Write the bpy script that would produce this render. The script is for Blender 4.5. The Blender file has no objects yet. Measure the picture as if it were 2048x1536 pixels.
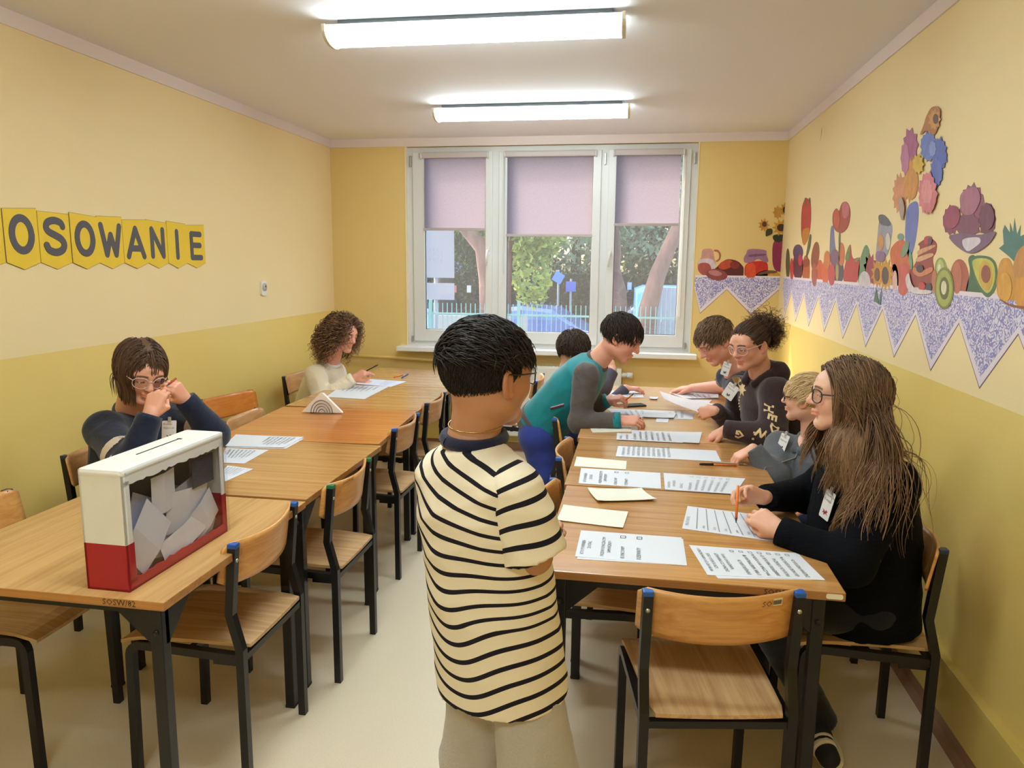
import bpy, bmesh, math, random
import numpy as np
from mathutils import Vector, Matrix
random.seed(7); RNG = np.random.default_rng(7)
SC = bpy.context.scene; COL = SC.collection
# ---------------------------------------------------------------- camera
YAW, PITCH, ROLL, FPX, CAMZ = 0.16472, 0.16173, 0.009848, 1481.4, 1.600
_f = Vector((-math.sin(YAW)*math.cos(PITCH), math.cos(YAW)*math.cos(PITCH), -math.sin(PITCH)))
_r0 = Vector((math.cos(YAW), math.sin(YAW), 0)); _u0 = _r0.cross(_f)
_r = _r0*math.cos(ROLL)+_u0*math.sin(ROLL); _u = -_r0*math.sin(ROLL)+_u0*math.cos(ROLL)
cam = bpy.data.objects.new('camera', bpy.data.cameras.new('camera')); COL.objects.link(cam)
cam.matrix_world = Matrix(((_r.x,_u.x,-_f.x,0),(_r.y,_u.y,-_f.y,0),(_r.z,_u.z,-_f.z,CAMZ),(0,0,0,1)))
cam.data.sensor_width = 36; cam.data.lens = FPX/2048*36; cam.data.clip_start = .05; cam.data.clip_end = 300
SC.camera = cam
# ---------------------------------------------------------------- world, sun, exposure
SC.view_settings.view_transform = 'Standard'; SC.view_settings.look = 'None'
SC.view_settings.gamma = 1; SC.view_settings.use_curve_mapping = False
SC.view_settings.exposure = 0.70
w = bpy.data.worlds.new('sky'); SC.world = w; w.use_nodes = True
nt = w.node_tree; bg = nt.nodes['Background']
sky = nt.nodes.new('ShaderNodeTexSky'); sky.sky_type = 'NISHITA'; sky.sun_disc = False
sky.sun_elevation = math.radians(38); sky.sun_rotation = math.radians(-55); sky.air_density = 1.2; sky.dust_density = 4.0
nt.links.new(sky.outputs[0], bg.inputs[0]); bg.inputs[1].default_value = 0.8
sun = bpy.data.objects.new('sun', bpy.data.lights.new('sun', 'SUN')); COL.objects.link(sun)
sun.data.energy = 2.0; sun.data.angle = math.radians(.6); sun.data.color = (1, .93, .82)
_sd = Vector((1.40, -1.0, -1.45)).normalized()
sun.rotation_euler = _sd.to_track_quat('-Z', 'Y').to_euler(); sun.location = (-6, 12, 9)
SC.cycles.use_denoising = True
SC.cycles.max_bounces = 10; SC.cycles.diffuse_bounces = 5; SC.cycles.glossy_bounces = 3
SC.cycles.transparent_max_bounces = 24; SC.cycles.transmission_bounces = 6
SC.cycles.sample_clamp_indirect = 6.0; SC.cycles.caustics_reflective = False; SC.cycles.caustics_refractive = False
XL, XR, YB, ZC = -2.6015, 1.1057, 6.15, 2.612
# the window opening as a light portal, so the daylight of the sky is sampled well
pl = bpy.data.lights.new('window_portal', 'AREA'); pl.shape = 'RECTANGLE'; pl.size = 2.35; pl.size_y = 1.6; pl.cycles.is_portal = True
po = bpy.data.objects.new('window_portal', pl); COL.objects.link(po); po.location = (-.75, 6.37, 1.72); po.rotation_euler = (math.radians(-90), 0, 0)
# ---------------------------------------------------------------- pixel -> world rays (measuring aid: each point gets its own depth)
def _ray(x, y): return _f + _r*((x-1024)/FPX) - _u*((y-768)/FPX)
def W(x, y, Y):
    d = _ray(x, y); return Vector((0, 0, CAMZ)) + d*(Y/d.y)
def WZ(x, y, z):
    d = _ray(x, y); return Vector((0, 0, CAMZ)) + d*((z-CAMZ)/d.z)
def WX(x, y, X):
    d = _ray(x, y); return Vector((0, 0, CAMZ)) + d*(X/d.x)
# ---------------------------------------------------------------- materials
def lin(c):
    if isinstance(c, str): c = tuple(int(c[i:i+2], 16)/255 for i in (0, 2, 4))
    elif max(c) > 1.001: c = tuple(v/255 for v in c)
    return tuple((v/12.92 if v <= .04045 else ((v+.055)/1.055)**2.4) for v in c[:3])+(1,)
MATS = {}
def mat(name, col, rough=.5, metal=0., spec=.5, var=None, bump=None, stretch=(1,1,1), trans=0., coat=0., emit=None, sub=0., attr=None, sheen=0., ior=None):
    """Principled material; var=(scale, amount, second colour) mixes a noise colour, bump=(scale, strength)"""
    if name in MATS: return MATS[name]
    m = bpy.data.materials.new(name); m.use_nodes = True; MATS[name] = m
    nt = m.node_tree; b = nt.nodes['Principled BSDF']; L = nt.links
    b.inputs['Base Color'].default_value = lin(col); b.inputs['Roughness'].default_value = rough
    b.inputs['Metallic'].default_value = metal; b.inputs['Specular IOR Level'].default_value = spec
    b.inputs['Transmission Weight'].default_value = trans; b.inputs['Coat Weight'].default_value = coat
    b.inputs['Sheen Weight'].default_value = sheen
    if ior: b.inputs['IOR'].default_value = ior
    if sub:
        b.inputs['Subsurface Weight'].default_value = sub; b.inputs['Subsurface Radius'].default_value = (.012, .005, .003); b.inputs['Subsurface Scale'].default_value = 1
    if emit: b.inputs['Emission Color'].default_value = lin(emit[0]); b.inputs['Emission Strength'].default_value = emit[1]
    if var or bump:
        tc = nt.nodes.new('ShaderNodeTexCoord'); mp = nt.nodes.new('ShaderNodeMapping'); mp.inputs['Scale'].default_value = stretch
        L.new(tc.outputs['Object'], mp.inputs[0])
    cur = None
    if attr:
        a = nt.nodes.new('ShaderNodeAttribute'); a.attribute_name = attr; cur = a.outputs['Color']
        L.new(cur, b.inputs['Base Color'])
    if var:
        n = nt.nodes.new('ShaderNodeTexNoise'); n.inputs['Scale'].default_value = var[0]; n.inputs['Detail'].default_value = 5; n.inputs['Roughness'].default_value = .6
        L.new(mp.outputs[0], n.inputs[0])
        mx = nt.nodes.new('ShaderNodeMix'); mx.data_type = 'RGBA'
        rp = nt.nodes.new('ShaderNodeMapRange'); rp.inputs[1].default_value = .3; rp.inputs[2].default_value = .7; rp.inputs[4].default_value = var[1]
        L.new(n.outputs[0], rp.inputs[0]); L.new(rp.outputs[0], mx.inputs[0])
        if cur: L.new(cur, mx.inputs[6])
        else: mx.inputs[6].default_value = lin(col)
        mx.inputs[7].default_value = lin(var[2]); L.new(mx.outputs[2], b.inputs['Base Color'])
    if bump:
        n2 = nt.nodes.new('ShaderNodeTexNoise'); n2.inputs['Scale'].default_value = bump[0]; n2.inputs['Detail'].default_value = 4
        L.new(mp.outputs[0], n2.inputs[0]); bp = nt.nodes.new('ShaderNodeBump'); bp.inputs['Strength'].default_value = bump[1]; bp.inputs['Distance'].default_value = .004
        L.new(n2.outputs[0], bp.inputs['Height']); L.new(bp.outputs[0], b.inputs['Normal'])
    return m
def clear_glass(name, tint, rough, f0=.04, gain=.7, haze=0.):
    """thin clear sheet: transparent, with a mirror part that grows at grazing view"""
    m = bpy.data.materials.new(name); m.use_nodes = True; g = m.node_tree; g.nodes.clear(); MATS[name] = m
    o = g.nodes.new('ShaderNodeOutputMaterial'); tr = g.nodes.new('ShaderNodeBsdfTransparent'); gl = g.nodes.new('ShaderNodeBsdfGlossy'); gl.inputs['Roughness'].default_value = rough
    tr.inputs[0].default_value = (*tint, 1); lw = g.nodes.new('ShaderNodeLayerWeight'); lw.inputs[0].default_value = .5
    pw = g.nodes.new('ShaderNodeMath'); pw.operation = 'POWER'; pw.inputs[1].default_value = 5; ma = g.nodes.new('ShaderNodeMath'); ma.operation = 'MULTIPLY_ADD'; ma.inputs[1].default_value = gain; ma.inputs[2].default_value = f0
    mx = g.nodes.new('ShaderNodeMixShader'); L = g.links
    L.new(lw.outputs['Facing'], pw.inputs[0]); L.new(pw.outputs[0], ma.inputs[0]); L.new(ma.outputs[0], mx.inputs[0]); L.new(tr.outputs[0], mx.inputs[1]); L.new(gl.outputs[0], mx.inputs[2])
    if haze:
        tl = g.nodes.new('ShaderNodeBsdfTranslucent'); m2 = g.nodes.new('ShaderNodeMixShader'); m2.inputs[0].default_value = haze
        L.new(mx.outputs[0], m2.inputs[1]); L.new(tl.outputs[0], m2.inputs[2]); L.new(m2.outputs[0], o.inputs[0])
    else: L.new(mx.outputs[0], o.inputs[0])
    return m
def wood(name, c1, c2, rough=.35, axis=0, scale=1.0, coat=.0):
    """laminate / veneer: long thin grain along one axis of the object"""
    if name in MATS: return MATS[name]
    m = bpy.data.materials.new(name); m.use_nodes = True; MATS[name] = m
    nt = m.node_tree; b = nt.nodes['Principled BSDF']; L = nt.links
    b.inputs['Roughness'].default_value = rough; b.inputs['Coat Weight'].default_value = coat; b.inputs['Coat Roughness'].default_value = .2
    tc = nt.nodes.new('ShaderNodeTexCoord'); mp = nt.nodes.new('ShaderNodeMapping')
    s = [34*scale]*3; s[axis] = 1.6*scale; mp.inputs['Scale'].default_value = s
    oi = nt.nodes.new('ShaderNodeObjectInfo'); ad = nt.nodes.new('ShaderNodeVectorMath'); ad.operation = 'SCALE'; ad.inputs[0].default_value = (7, 5, 3)
    L.new(oi.outputs['Random'], ad.inputs['Scale'])
    av = nt.nodes.new('ShaderNodeVectorMath'); av.operation = 'ADD'
    L.new(tc.outputs['Object'], av.inputs[0]); L.new(ad.outputs[0], av.inputs[1]); L.new(av.outputs[0], mp.inputs[0])
    n = nt.nodes.new('ShaderNodeTexNoise'); n.inputs['Scale'].default_value = 1.0; n.inputs['Detail'].default_value = 6; n.inputs['Distortion'].default_value = .8; n.inputs['Roughness'].default_value = .65
    L.new(mp.outputs[0], n.inputs[0])
    r = nt.nodes.new('ShaderNodeValToRGB'); r.color_ramp.elements[0].position = .36; r.color_ramp.elements[0].color = lin(c2)
    r.color_ramp.elements[1].position = .62; r.color_ramp.elements[1].color = lin(c1); L.new(n.outputs[0], r.inputs[0])
    # slow board-to-board variation
    hv = nt.nodes.new('ShaderNodeHueSaturation'); mr = nt.nodes.new('ShaderNodeMapRange'); mr.inputs[3].default_value = .90; mr.inputs[4].default_value = 1.08
    L.new(oi.outputs['Random'], mr.inputs[0]); L.new(mr.outputs[0], hv.inputs['Value']); L.new(r.outputs[0], hv.inputs['Color'])
    L.new(hv.outputs[0], b.inputs['Base Color'])
    bp = nt.nodes.new('ShaderNodeBump'); bp.inputs['Strength'].default_value = .12; bp.inputs['Distance'].default_value = .002
    L.new(n.outputs[0], bp.inputs['Height']); L.new(bp.outputs[0], b.inputs['Normal'])
    return m
# ---------------------------------------------------------------- object helpers
def tag(o, label=None, cat=None, group=None, kind=None):
    if label: o['label'] = label
    if cat: o['category'] = cat
    if group: o['group'] = group
    if kind: o['kind'] = kind
    return o
def empty(name, loc=(0,0,0), rz=0, label=None, cat=None, group=None):
    o = bpy.data.objects.new(name, None); COL.objects.link(o); o.location = loc; o.rotation_euler = (0, 0, rz); o.empty_display_size = .05
    return tag(o, label, cat, group)
def add_obj(name, me, mats, parent=None, world=False):
    o = bpy.data.objects.new(name, me); COL.objects.link(o)
    for m in (mats if isinstance(mats, (list, tuple)) else [mats]): me.materials.append(m)
    if parent:
        o.parent = parent
        if world: o.matrix_parent_inverse = pmw(parent).inverted()
    return o
def pmw(o):
    M = Matrix.LocRotScale(o.location, o.rotation_euler, o.scale)
    return (pmw(o.parent) @ o.matrix_parent_inverse @ M) if o.parent else M
class MB:
    """collects simple solids, built as one mesh"""
    def __init__(s): s.v = []; s.f = []; s.mi = []; s.sm = []
    def add(s, vs, fs, mi=0, smooth=False):
        n = len(s.v); s.v += [tuple(v) for v in vs]
        for f in fs: s.f.append(tuple(i+n for i in f)); s.mi.append(mi); s.sm.append(smooth)
    def box(s, c, d, rot=None, mi=0, bev=0.):
        hx, hy, hz = d[0]/2, d[1]/2, d[2]/2
        if bev > 0:
            b = min(bev, hx*.9, hy*.9, hz*.9); vs = []; fs = []
            bm = bmesh.new(); bmesh.ops.create_cube(bm, size=1)
            for v in bm.verts: v.co = Vector((v.co.x*d[0], v.co.y*d[1], v.co.z*d[2]))
            bmesh.ops.bevel(bm, geom=bm.edges[:], offset=b, segments=2, profile=.6, affect='EDGES')
            bm.verts.index_update(); vs = [v.co.copy() for v in bm.verts]; fs = [[v.index for v in f.verts] for f in bm.faces]; bm.free()
        else:
            vs = [Vector((x*hx, y*hy, z*hz)) for x in (-1,1) for y in (-1,1) for z in (-1,1)]
            fs = [(0,1,3,2),(4,6,7,5),(0,4,5,1),(2,3,7,6),(0,2,6,4),(1,5,7,3)]
        c = Vector(c)
        if rot is not None: vs = [rot @ v for v in vs]
        s.add([v+c for v in vs], fs, mi)
    def tube(s, pts, r, n=8, mi=0, caps=True, square=False, up=None, smooth=True):
        """swept tube through pts; r number or list; square=True gives a square tube of half side r"""
        pts = [Vector(p) for p in pts]; k = len(pts); rs = r if isinstance(r, (list, tuple, np.ndarray)) else [r]*k
        if square: n = 4; smooth = False
        T = [((pts[min(i+1, k-1)]-pts[max(i-1, 0)]).normalized()) for i in range(k)]
        u = Vector(up) if up else (Vector((0,0,1)) if abs(T[0].z) < .9 else Vector((1,0,0)))
        rings = []
        for i in range(k):
            a = (u - T[i]*u.dot(T[i])); a = a.normalized() if a.length > 1e-6 else T[i].orthogonal().normalized()
            b = T[i].cross(a); u = a if not up else Vector(up); sc = 1.0
            if 0 < i < k-1:
                d = (pts[i]-pts[i-1]).normalized(); cs = d.dot(T[i]); sc = 1/max(cs, .5)
            ring = []
            for j in range(n):
                an = 2*math.pi*(j+(.5 if square else 0))/n; q = rs[i]*(math.sqrt(2) if square else 1)
                ring.append(pts[i] + (a*math.cos(an)+b*math.sin(an))*q)
            rings.append(ring)
        vs = [p for g in rings for p in g]; fs = []
        for i in range(k-1):
            for j in range(n): fs.append((i*n+j, i*n+(j+1)%n, (i+1)*n+(j+1)%n, (i+1)*n+j))
        if caps: fs.append(tuple(range(n-1, -1, -1))); fs.append(tuple((k-1)*n+j for j in range(n)))
        s.add(vs, fs, mi, smooth)
    def cyl(s, a, b, r, n=16, mi=0, r2=None): s.tube([a, b], [r, r if r2 is None else r2], n, mi)
    def sphere(s, c, r, nu=14, nv=9, mi=0, rot=None):
        r = (r, r, r) if not isinstance(r, (tuple, list)) else r; vs = []; fs = []; c = Vector(c)
        for i in range(nv+1):
            t = math.pi*i/nv
            for j in range(nu):
                p = 2*math.pi*j/nu; v = Vector((r[0]*math.sin(t)*math.cos(p), r[1]*math.sin(t)*math.sin(p), r[2]*math.cos(t)))
                vs.append(c + (rot @ v if rot is not None else v))
        for i in range(nv):
            for j in range(nu): fs.append((i*nu+j, (i+1)*nu+j, (i+1)*nu+(j+1)%nu, i*nu+(j+1)%nu))
        s.add(vs, fs, mi, True)
    def prism(s, poly, h, mi=0, M=None, smooth=False):
        """polygon in local xy extruded to z=h (top at h), transformed by M"""
        n = len(poly); vs = [Vector((p[0], p[1], 0)) for p in poly]+[Vector((p[0], p[1], h)) for p in poly]
        if M is not None: vs = [M @ v for v in vs]
        fs = [tuple(range(n-1, -1, -1)), tuple(range(n, 2*n))]+[(i, (i+1) % n, n+(i+1) % n, n+i) for i in range(n)]
        s.add(vs, fs, mi)
    def mesh(s, name='mesh'):
        me = bpy.data.meshes.new(name); me.from_pydata(s.v, [], s.f)
        me.polygons.foreach_set('material_index', s.mi); me.polygons.foreach_set('use_smooth', s.sm); me.update(); return me
    def build(s, name, mats, parent=None, world=False): return add_obj(name, s.mesh(name), mats, parent, world)
def copy_tree(o, parent=None, **kw):
    c = o.copy(); COL.objects.link(c); c.parent = parent
    for ch in list(o.children): copy_tree(ch, c)
    return c
def arc(c, r, a0, a1, n=12, plane='xz'):
    out = []
    for i in range(n+1):
        a = a0+(a1-a0)*i/n; u, v = r*math.cos(a), r*math.sin(a)
        out.append(Vector(c)+(Vector((u, 0, v)) if plane == 'xz' else Vector((u, v, 0)) if plane == 'xy' else Vector((0, u, v))))
    return out
def rrect(w_, h_, r, n=4, cx=0, cy=0):
    out = []
    for (sx, sy, a) in ((1,1,0),(-1,1,90),(-1,-1,180),(1,-1,270)):
        for i in range(n+1):
            t = math.radians(a+90*i/n); out.append((cx+sx*(w_/2-r)+r*math.cos(t), cy+sy*(h_/2-r)+r*math.sin(t)))
    return out
def text_mesh(txt, size=1.0, bold=0.0):
    """flat glyph outlines of the built-in font as (verts, faces), left aligned at 0,0"""
    cu = bpy.data.curves.new('t', 'FONT'); cu.body = txt; cu.size = size; cu.offset = bold; cu.resolution_u = 1
    ob = bpy.data.objects.new('t', cu); COL.objects.link(ob); dg = bpy.context.evaluated_depsgraph_get(); dg.update()
    me = ob.evaluated_get(dg).to_mesh(); vs = [v.co.copy() for v in me.vertices]; fs = [tuple(p.vertices) for p in me.polygons]
    bpy.data.objects.remove(ob); bpy.data.curves.remove(cu); return vs, fs
# ================================================================ the room
CREAM = mat('wall paint cream', (236,214,164), .62, var=(1.3,.35,(230,206,152)), bump=(160,.10))
DADO = mat('wall paint yellow oil', (230,202,118), .42, var=(1.2,.4,(222,192,106)), bump=(140,.10))
OCHRE = mat('wall paint ochre', (224,196,128), .5, var=(1.1,.35,(216,186,114)), bump=(150,.10))
WHITEP = mat('ceiling paint', (232,231,238), .75, bump=(120,.08))
TRIMW = mat('trim paint', (226,212,208), .6)
PVC = mat('window pvc', (214,215,214), .32, spec=.5)
BLACKM = mat('black enamel', (11,12,15), .36, spec=.45, bump=(60,.04))
def struct(name, mb, mats): o = mb.build(name, mats); o['kind'] = 'structure'; return o
YF = -1.3; T = .14; ZD = 1.182
# floor: speckled beige linoleum
FLO = mat('linoleum', (226,210,182), .33, var=(260,.55,(196,176,146)), bump=(180,.05), spec=.45)
_n = FLO.node_tree; 
m = MB(); m.box(((XL+XR)/2, (YF+YB)/2, -.05), (XR-XL+2*T, YB-YF+2*T, .1)); struct('floor', m, FLO)
m = MB(); m.box(((XL+XR)/2, (YF+YB)/2, ZC+.05), (XR-XL+2*T, YB-YF+2*T, .1)); struct('ceiling', m, WHITEP)
def sidewall(name, x, s):
    m = MB()
    m.box((x+s*T/2, (YF+YB)/2, ZD/2), (T, YB-YF+2*T, ZD), mi=1)
    m.box((x+s*T/2, (YF+YB)/2, (ZD+ZC)/2), (T, YB-YF+2*T, ZC-ZD), mi=0)
    struct(name, m, [CREAM, DADO])
sidewall('wall_left', XL, -1); sidewall('wall_right', XR, 1)
m = MB(); m.box(((XL+XR)/2, YF-T/2, ZD/2), (XR-XL, T, ZD), mi=1); m.box(((XL+XR)/2, YF-T/2, (ZD+ZC)/2), (XR-XL, T, ZC-ZD)); struct('wall_front', m, [CREAM, DADO])
# back wall with the window opening
WX0, WX1, WZ0, WZ1, TB = -1.945, .443, .885, 2.545, .21
m = MB()
m.box(((XL+WX0)/2, YB+TB/2, ZC/2), (WX0-XL, TB, ZC)); m.box(((WX1+XR)/2, YB+TB/2, ZC/2), (XR-WX1, TB, ZC))
m.box(((WX0+WX1)/2, YB+TB/2, WZ0/2), (WX1-WX0, TB, WZ0)); m.box(((WX0+WX1)/2, YB+TB/2, (WZ1+ZC)/2), (WX1-WX0, TB, ZC-WZ1))
struct('wall_back', m, OCHRE)
m = MB(); REV = .035
for x, s in ((WX0, 1), (WX1, -1)): m.box((x+s*.004, YB+REV/2, (WZ0+WZ1)/2), (.008, REV+.012, WZ1-WZ0))
struct('trim_4', m, mat('reveal paint', (236,222,190), .5))
# ceiling trim: painted band at the top of the walls
m = MB(); m.box((XL+.004, (YF+YB)/2, ZC-.033), (.008, YB-YF, .066)); struct('trim_1', m, TRIMW)
m = MB(); m.box((XR-.004, (YF+YB)/2, ZC-.033), (.008, YB-YF, .066)); struct('trim_2', m, TRIMW)
m = MB(); m.box(((XL+WX0)/2, YB-.003, ZC-.033), (WX0-XL, .006, .066)); m.box(((XR+WX1)/2, YB-.003, ZC-.033), (XR-WX1, .006, .066)); m.box(((WX0+WX1)/2, YB-.002, (WZ1+ZC)/2), (WX1-WX0, .004, ZC-WZ1)); struct('trim_3', m, TRIMW)
# baseboards: brown linoleum cove, and the yellow board ledge above it
BASEB = mat('cove skirting', (150,112,86), .4); 
LEDGE = mat('ledge paint', (206,180,98), .4)
for nm, x, s in (('baseboard_left', XL, 1), ('baseboard_right', XR, -1)):
    m = MB(); m.prism([(0,0),(.035,0),(.012,.022),(.009,.075),(0,.078)], YB-YF, M=Matrix(((s,0,0,x),(0,0,1,YF),(0,1,0,0),(0,0,0,1)))); struct(nm, m, BASEB)
m = MB(); m.prism([(0,0),(.035,0),(.012,.022),(.009,.075),(0,.078)], XR-XL, M=Matrix(((0,0,1,XL),(-1,0,0,YB),(0,1,0,0),(0,0,0,1)))); struct('baseboard_back', m, BASEB)
m = MB(); m.box((XR-.011, (YF+YB)/2, .165), (.022, YB-YF, .17)); m.box((XR-.015, (YF+YB)/2, .262), (.030, YB-YF, .03)); struct('trim_5', m, LEDGE)
m = MB(); m.box((XL+.011, (YF+YB)/2, .165), (.022, YB-YF, .17)); m.box((XL+.015, (YF+YB)/2, .262), (.030, YB-YF, .03)); struct('trim_6', m, LEDGE)
m = MB(); m.box(((XL+XR)/2, YB-.011, .165), (XR-XL, .022, .17)); m.box(((XL+XR)/2, YB-.015, .262), (XR-XL, .030, .03)); struct('trim_7', m, LEDGE)
# small crack in the right wall
m = MB(); ck = [(0,.03),(.004,.015),(.003,0),(.007,-.02),(.012,-.03),(.004,-.015),(-.001,.002)]
c = WX(1643, 268, XR); m.prism([(p[0]*1.6, p[1]*1.3) for p in ck], .0012, M=Matrix(((0,0,-1,XR),(1,0,0,c.y),(0,1,0,c.z),(0,0,0,1))))
tag(m.build('wall_crack', mat('crack', (150,120,80), .8)), 'short dark crack in the plaster high on the right wall', 'crack')
# ---------------------------------------------------------------- window
def slab(mb, x0, x1, z0, z1, y0, y1, bev=.004): mb.box(((x0+x1)/2, (y0+y1)/2, (z0+z1)/2), (x1-x0, y1-y0, z1-z0), bev=bev)
def ring(mb, x0, x1, z0, z1, y0, y1, t):
    t = t if isinstance(t, tuple) else (t,)*4   # left right bottom top
    slab(mb, x0, x0+t[0], z0, z1, y0, y1); slab(mb, x1-t[1], x1, z0, z1, y0, y1)
    slab(mb, x0+t[0]-.003, x1-t[1]+.003, z0, z0+t[2], y0, y1); slab(mb, x0+t[0]-.003, x1-t[1]+.003, z1-t[3], z1, y0, y1)
FY0 = YB+REV
win = empty('window_1', (0, YB, WZ0)); win['kind'] = 'structure'
m = MB(); ring(m, WX0+.004, WX1-.004, WZ0+.002, WZ1-.002, FY0, FY0+.07, .055)
for x in (-1.178, -.287): slab(m, x-.035, x+.035, WZ0+.05, WZ1-.05, FY0, FY0+.07)
m.build('frame', PVC, win, True)
GLASS = clear_glass('window glass', (.95,.97,.98), .01, haze=.022)
SASH = [(-1.885,-1.205,-1.785,-1.262), (-1.150,-.315,-1.082,-.380), (-.258,.385,-.197,.320)]
GASK = mat('gasket', (60,66,80), .5); HINGE = mat('hinge metal', (170,165,150), .35, metal=.7)
for i, (x0, x1, gx0, gx1) in enumerate(SASH):
    m = MB(); z0, z1 = WZ0+.045, WZ1-.045; gz0, gz1 = 1.03, 2.47
    slab(m, x0, gx0, z0, z1, FY0-.018, FY0+.045); slab(m, gx1, x1, z0, z1, FY0-.018, FY0+.045)
    slab(m, gx0-.004, gx1+.004, z0, gz0, FY0-.018, FY0+.045); slab(m, gx0-.004, gx1+.004, gz1, z1, FY0-.018, FY0+.045)
    sa = m.build('sash', PVC, win, True)
    m = MB(); ring(m, gx0-.001, gx1+.001, gz0-.001, gz1+.001, FY0-.006, FY0+.012, .006); m.build('gasket', GASK, sa, True)
    m = MB(); m.box(((gx0+gx1)/2, FY0+.014, (gz0+gz1)/2), (gx1-gx0, .004, gz1-gz0)); m.build('pane', GLASS, sa, True)
# hinges and handles
for x in (-1.905, -.287, .412):
    m = MB(); m.box((x, FY0-.012, 2.43), (.014, .016, .09), bev=.003); m.build('hinge', HINGE, win, True)
for x in (-1.905, .405):
    m = MB(); m.box((x, FY0-.012, .945), (.014, .016, .05), bev=.003); m.build('hinge', mat('hinge cover', (150,146,138), .4), win, True)
for x in (-1.234, -.228):
    m = MB(); m.box((x, FY0-.022, 1.70), (.03, .012, .075), bev=.004); m.cyl((x, FY0-.02, 1.70), (x, FY0-.058, 1.70), .009)
    m.tube([(x, FY0-.058, 1.705), (x-.006, FY0-.062, 1.66), (x-.012, FY0-.062, 1.575)], [.010,.010,.008]); m.build('window_handle', PVC, win, True)
# sill
m = MB(); m.box(((WX0+WX1)/2-.005, YB-.04, .873), (2.49, .20, .040), bev=.006); struct('trim_8', m, mat('sill stone', (232,230,228), .35, var=(9,.3,(214,212,212))))
# roller blinds
BL = bpy.data.materials.new('blind fabric'); BL.use_nodes = True; g = BL.node_tree; g.nodes.clear()
o_ = g.nodes.new('ShaderNodeOutputMaterial'); df = g.nodes.new('ShaderNodeBsdfDiffuse'); tl = g.nodes.new('ShaderNodeBsdfTranslucent'); mx = g.nodes.new('ShaderNodeMixShader'); mx.inputs[0].default_value = .62
tc = g.nodes.new('ShaderNodeTexCoord'); mp = g.nodes.new('ShaderNodeMapping'); mp.inputs['Scale'].default_value = (900, 1, 120); ns = g.nodes.new('ShaderNodeTexNoise'); ns.inputs['Scale'].default_value = 1
rp = g.nodes.new('ShaderNodeValToRGB'); rp.color_ramp.elements[0].color = lin((132,120,128)); rp.color_ramp.elements[1].color = lin((148,136,144)); rp.color_ramp.elements[0].position = .35; rp.color_ramp.elements[1].position = .65
g.links.new(tc.outputs['Object'], mp.inputs[0]); g.links.new(mp.outputs[0], ns.inputs[0]); g.links.new(ns.outputs[0], rp.inputs[0])
for nd in (df, tl): g.links.new(rp.outputs[0], nd.inputs[0])
g.links.new(df.outputs[0], mx.inputs[1]); g.links.new(tl.outputs[0], mx.inputs[2]); g.links.new(mx.outputs[0], o_.inputs[0])
CASS = mat('blind cassette', (190,180,178), .45); BAR = mat('blind bottom bar', (176,164,160), .45)
wl = ('roller blind with lilac fabric covering half of the narrow window sash by the left wall', 'widest roller blind, on the middle window sash, pulled lowest', 'roller blind with pinkish fabric on the window sash beside the fruit stickers, pulled up highest')
for i, ((x0, x1, gx0, gx1), zb) in enumerate(zip(SASH, (1.875, 1.828, 1.915))):
    by = FY0-.026; b0, b1 = gx0-.004, gx1+.004-(.012 if i == 2 else 0)
    e = empty('roller_blind', ((b0+b1)/2, by, 2.46), 0, wl[i], 'blind')
    m = MB(); m.box(((b0+b1)/2, by, 2.475), (b1-b0+.03, .044, .05), bev=.012); m.build('cassette', CASS, e, True)
    for s, xx in ((-1, b0-.016), (1, b1+.016)):
        m = MB(); m.cyl((xx-.006, by, 2.472), (xx+.006, by, 2.472), .028, 16); m.build('end_cap', PVC, e, True)
    m = MB(); nz = 14
    vs = []; fs = []
    for k in range(nz+1):
        z = zb+(2.46-zb)*k/nz
        for j in range(9):
            x = b0+.006+(b1-b0-.012)*j/8; vs.append((x, by+.002*math.sin(3*x+z*5), z))
    for k in range(nz):
        for j in range(8): a = k*9+j; fs.append((a, a+1, a+10, a+9))
    m.add(vs, fs, 0, True); m.build('fabric', BL, e, True)
    m = MB(); m.box(((b0+b1)/2, by, zb), (b1-b0, .012, .022), bev=.004); m.build('bottom_bar', BAR, e, True)
    m = MB(); xx = (b0-.02, b0-.022, b1+.02)[i]; zlo = (1.5, 1.52, 1.2)[i]
    if i > 0: m.tube([(xx, by-.012, 2.46), (xx+.002, by-.012, zlo+.2), (xx+.004, by-.012, zlo), (xx+.010, by-.014, zlo-.02), (xx+.016, by-.012, zlo), (xx+.012, by-.012, zlo+.2), (xx+.008, by-.012, 2.46)], .0022, 6); m.build('bead_chain', PVC, e, True)
# radiator and pipes under the window
RADM = mat('radiator enamel', (224,220,210), .35)
rad = empty('radiator', (-.80, YB-.06, .12), 0, 'white panel radiator on the wall under the window sill', 'radiator')
m = MB(); m.box((-.80, YB-.085, .45), (1.40, .022, .60), bev=.008); m.build('front_panel', RADM, rad, True)
m = MB(); m.box((-.80, YB-.045, .45), (1.38, .022, .58), bev=.006); m.build('rear_panel', RADM, rad, True)
m = MB(); m.box((-.80, YB-.06, .752), (1.40, .07, .008), bev=.002)
for k in range(44): m.box((-1.47+k*.0312, YB-.06, .757), (.012, .055, .004))
m.build('top_grille', RADM, rad, True)
for x in (-1.30, -.30):
    m = MB(); m.box((x, YB-.019, .30), (.03, .034, .06)); m.build('bracket', RADM, rad, True)
m = MB(); m.cyl((-.13, YB-.06, .70), (-.055, YB-.06, .70), .020); m.cyl((-.055, YB-.06, .70), (-.01, YB-.06, .70), .024); m.build('valve', PVC, rad, True)
PIPE = mat('pipe paint', (222,192,116), .35)
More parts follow.
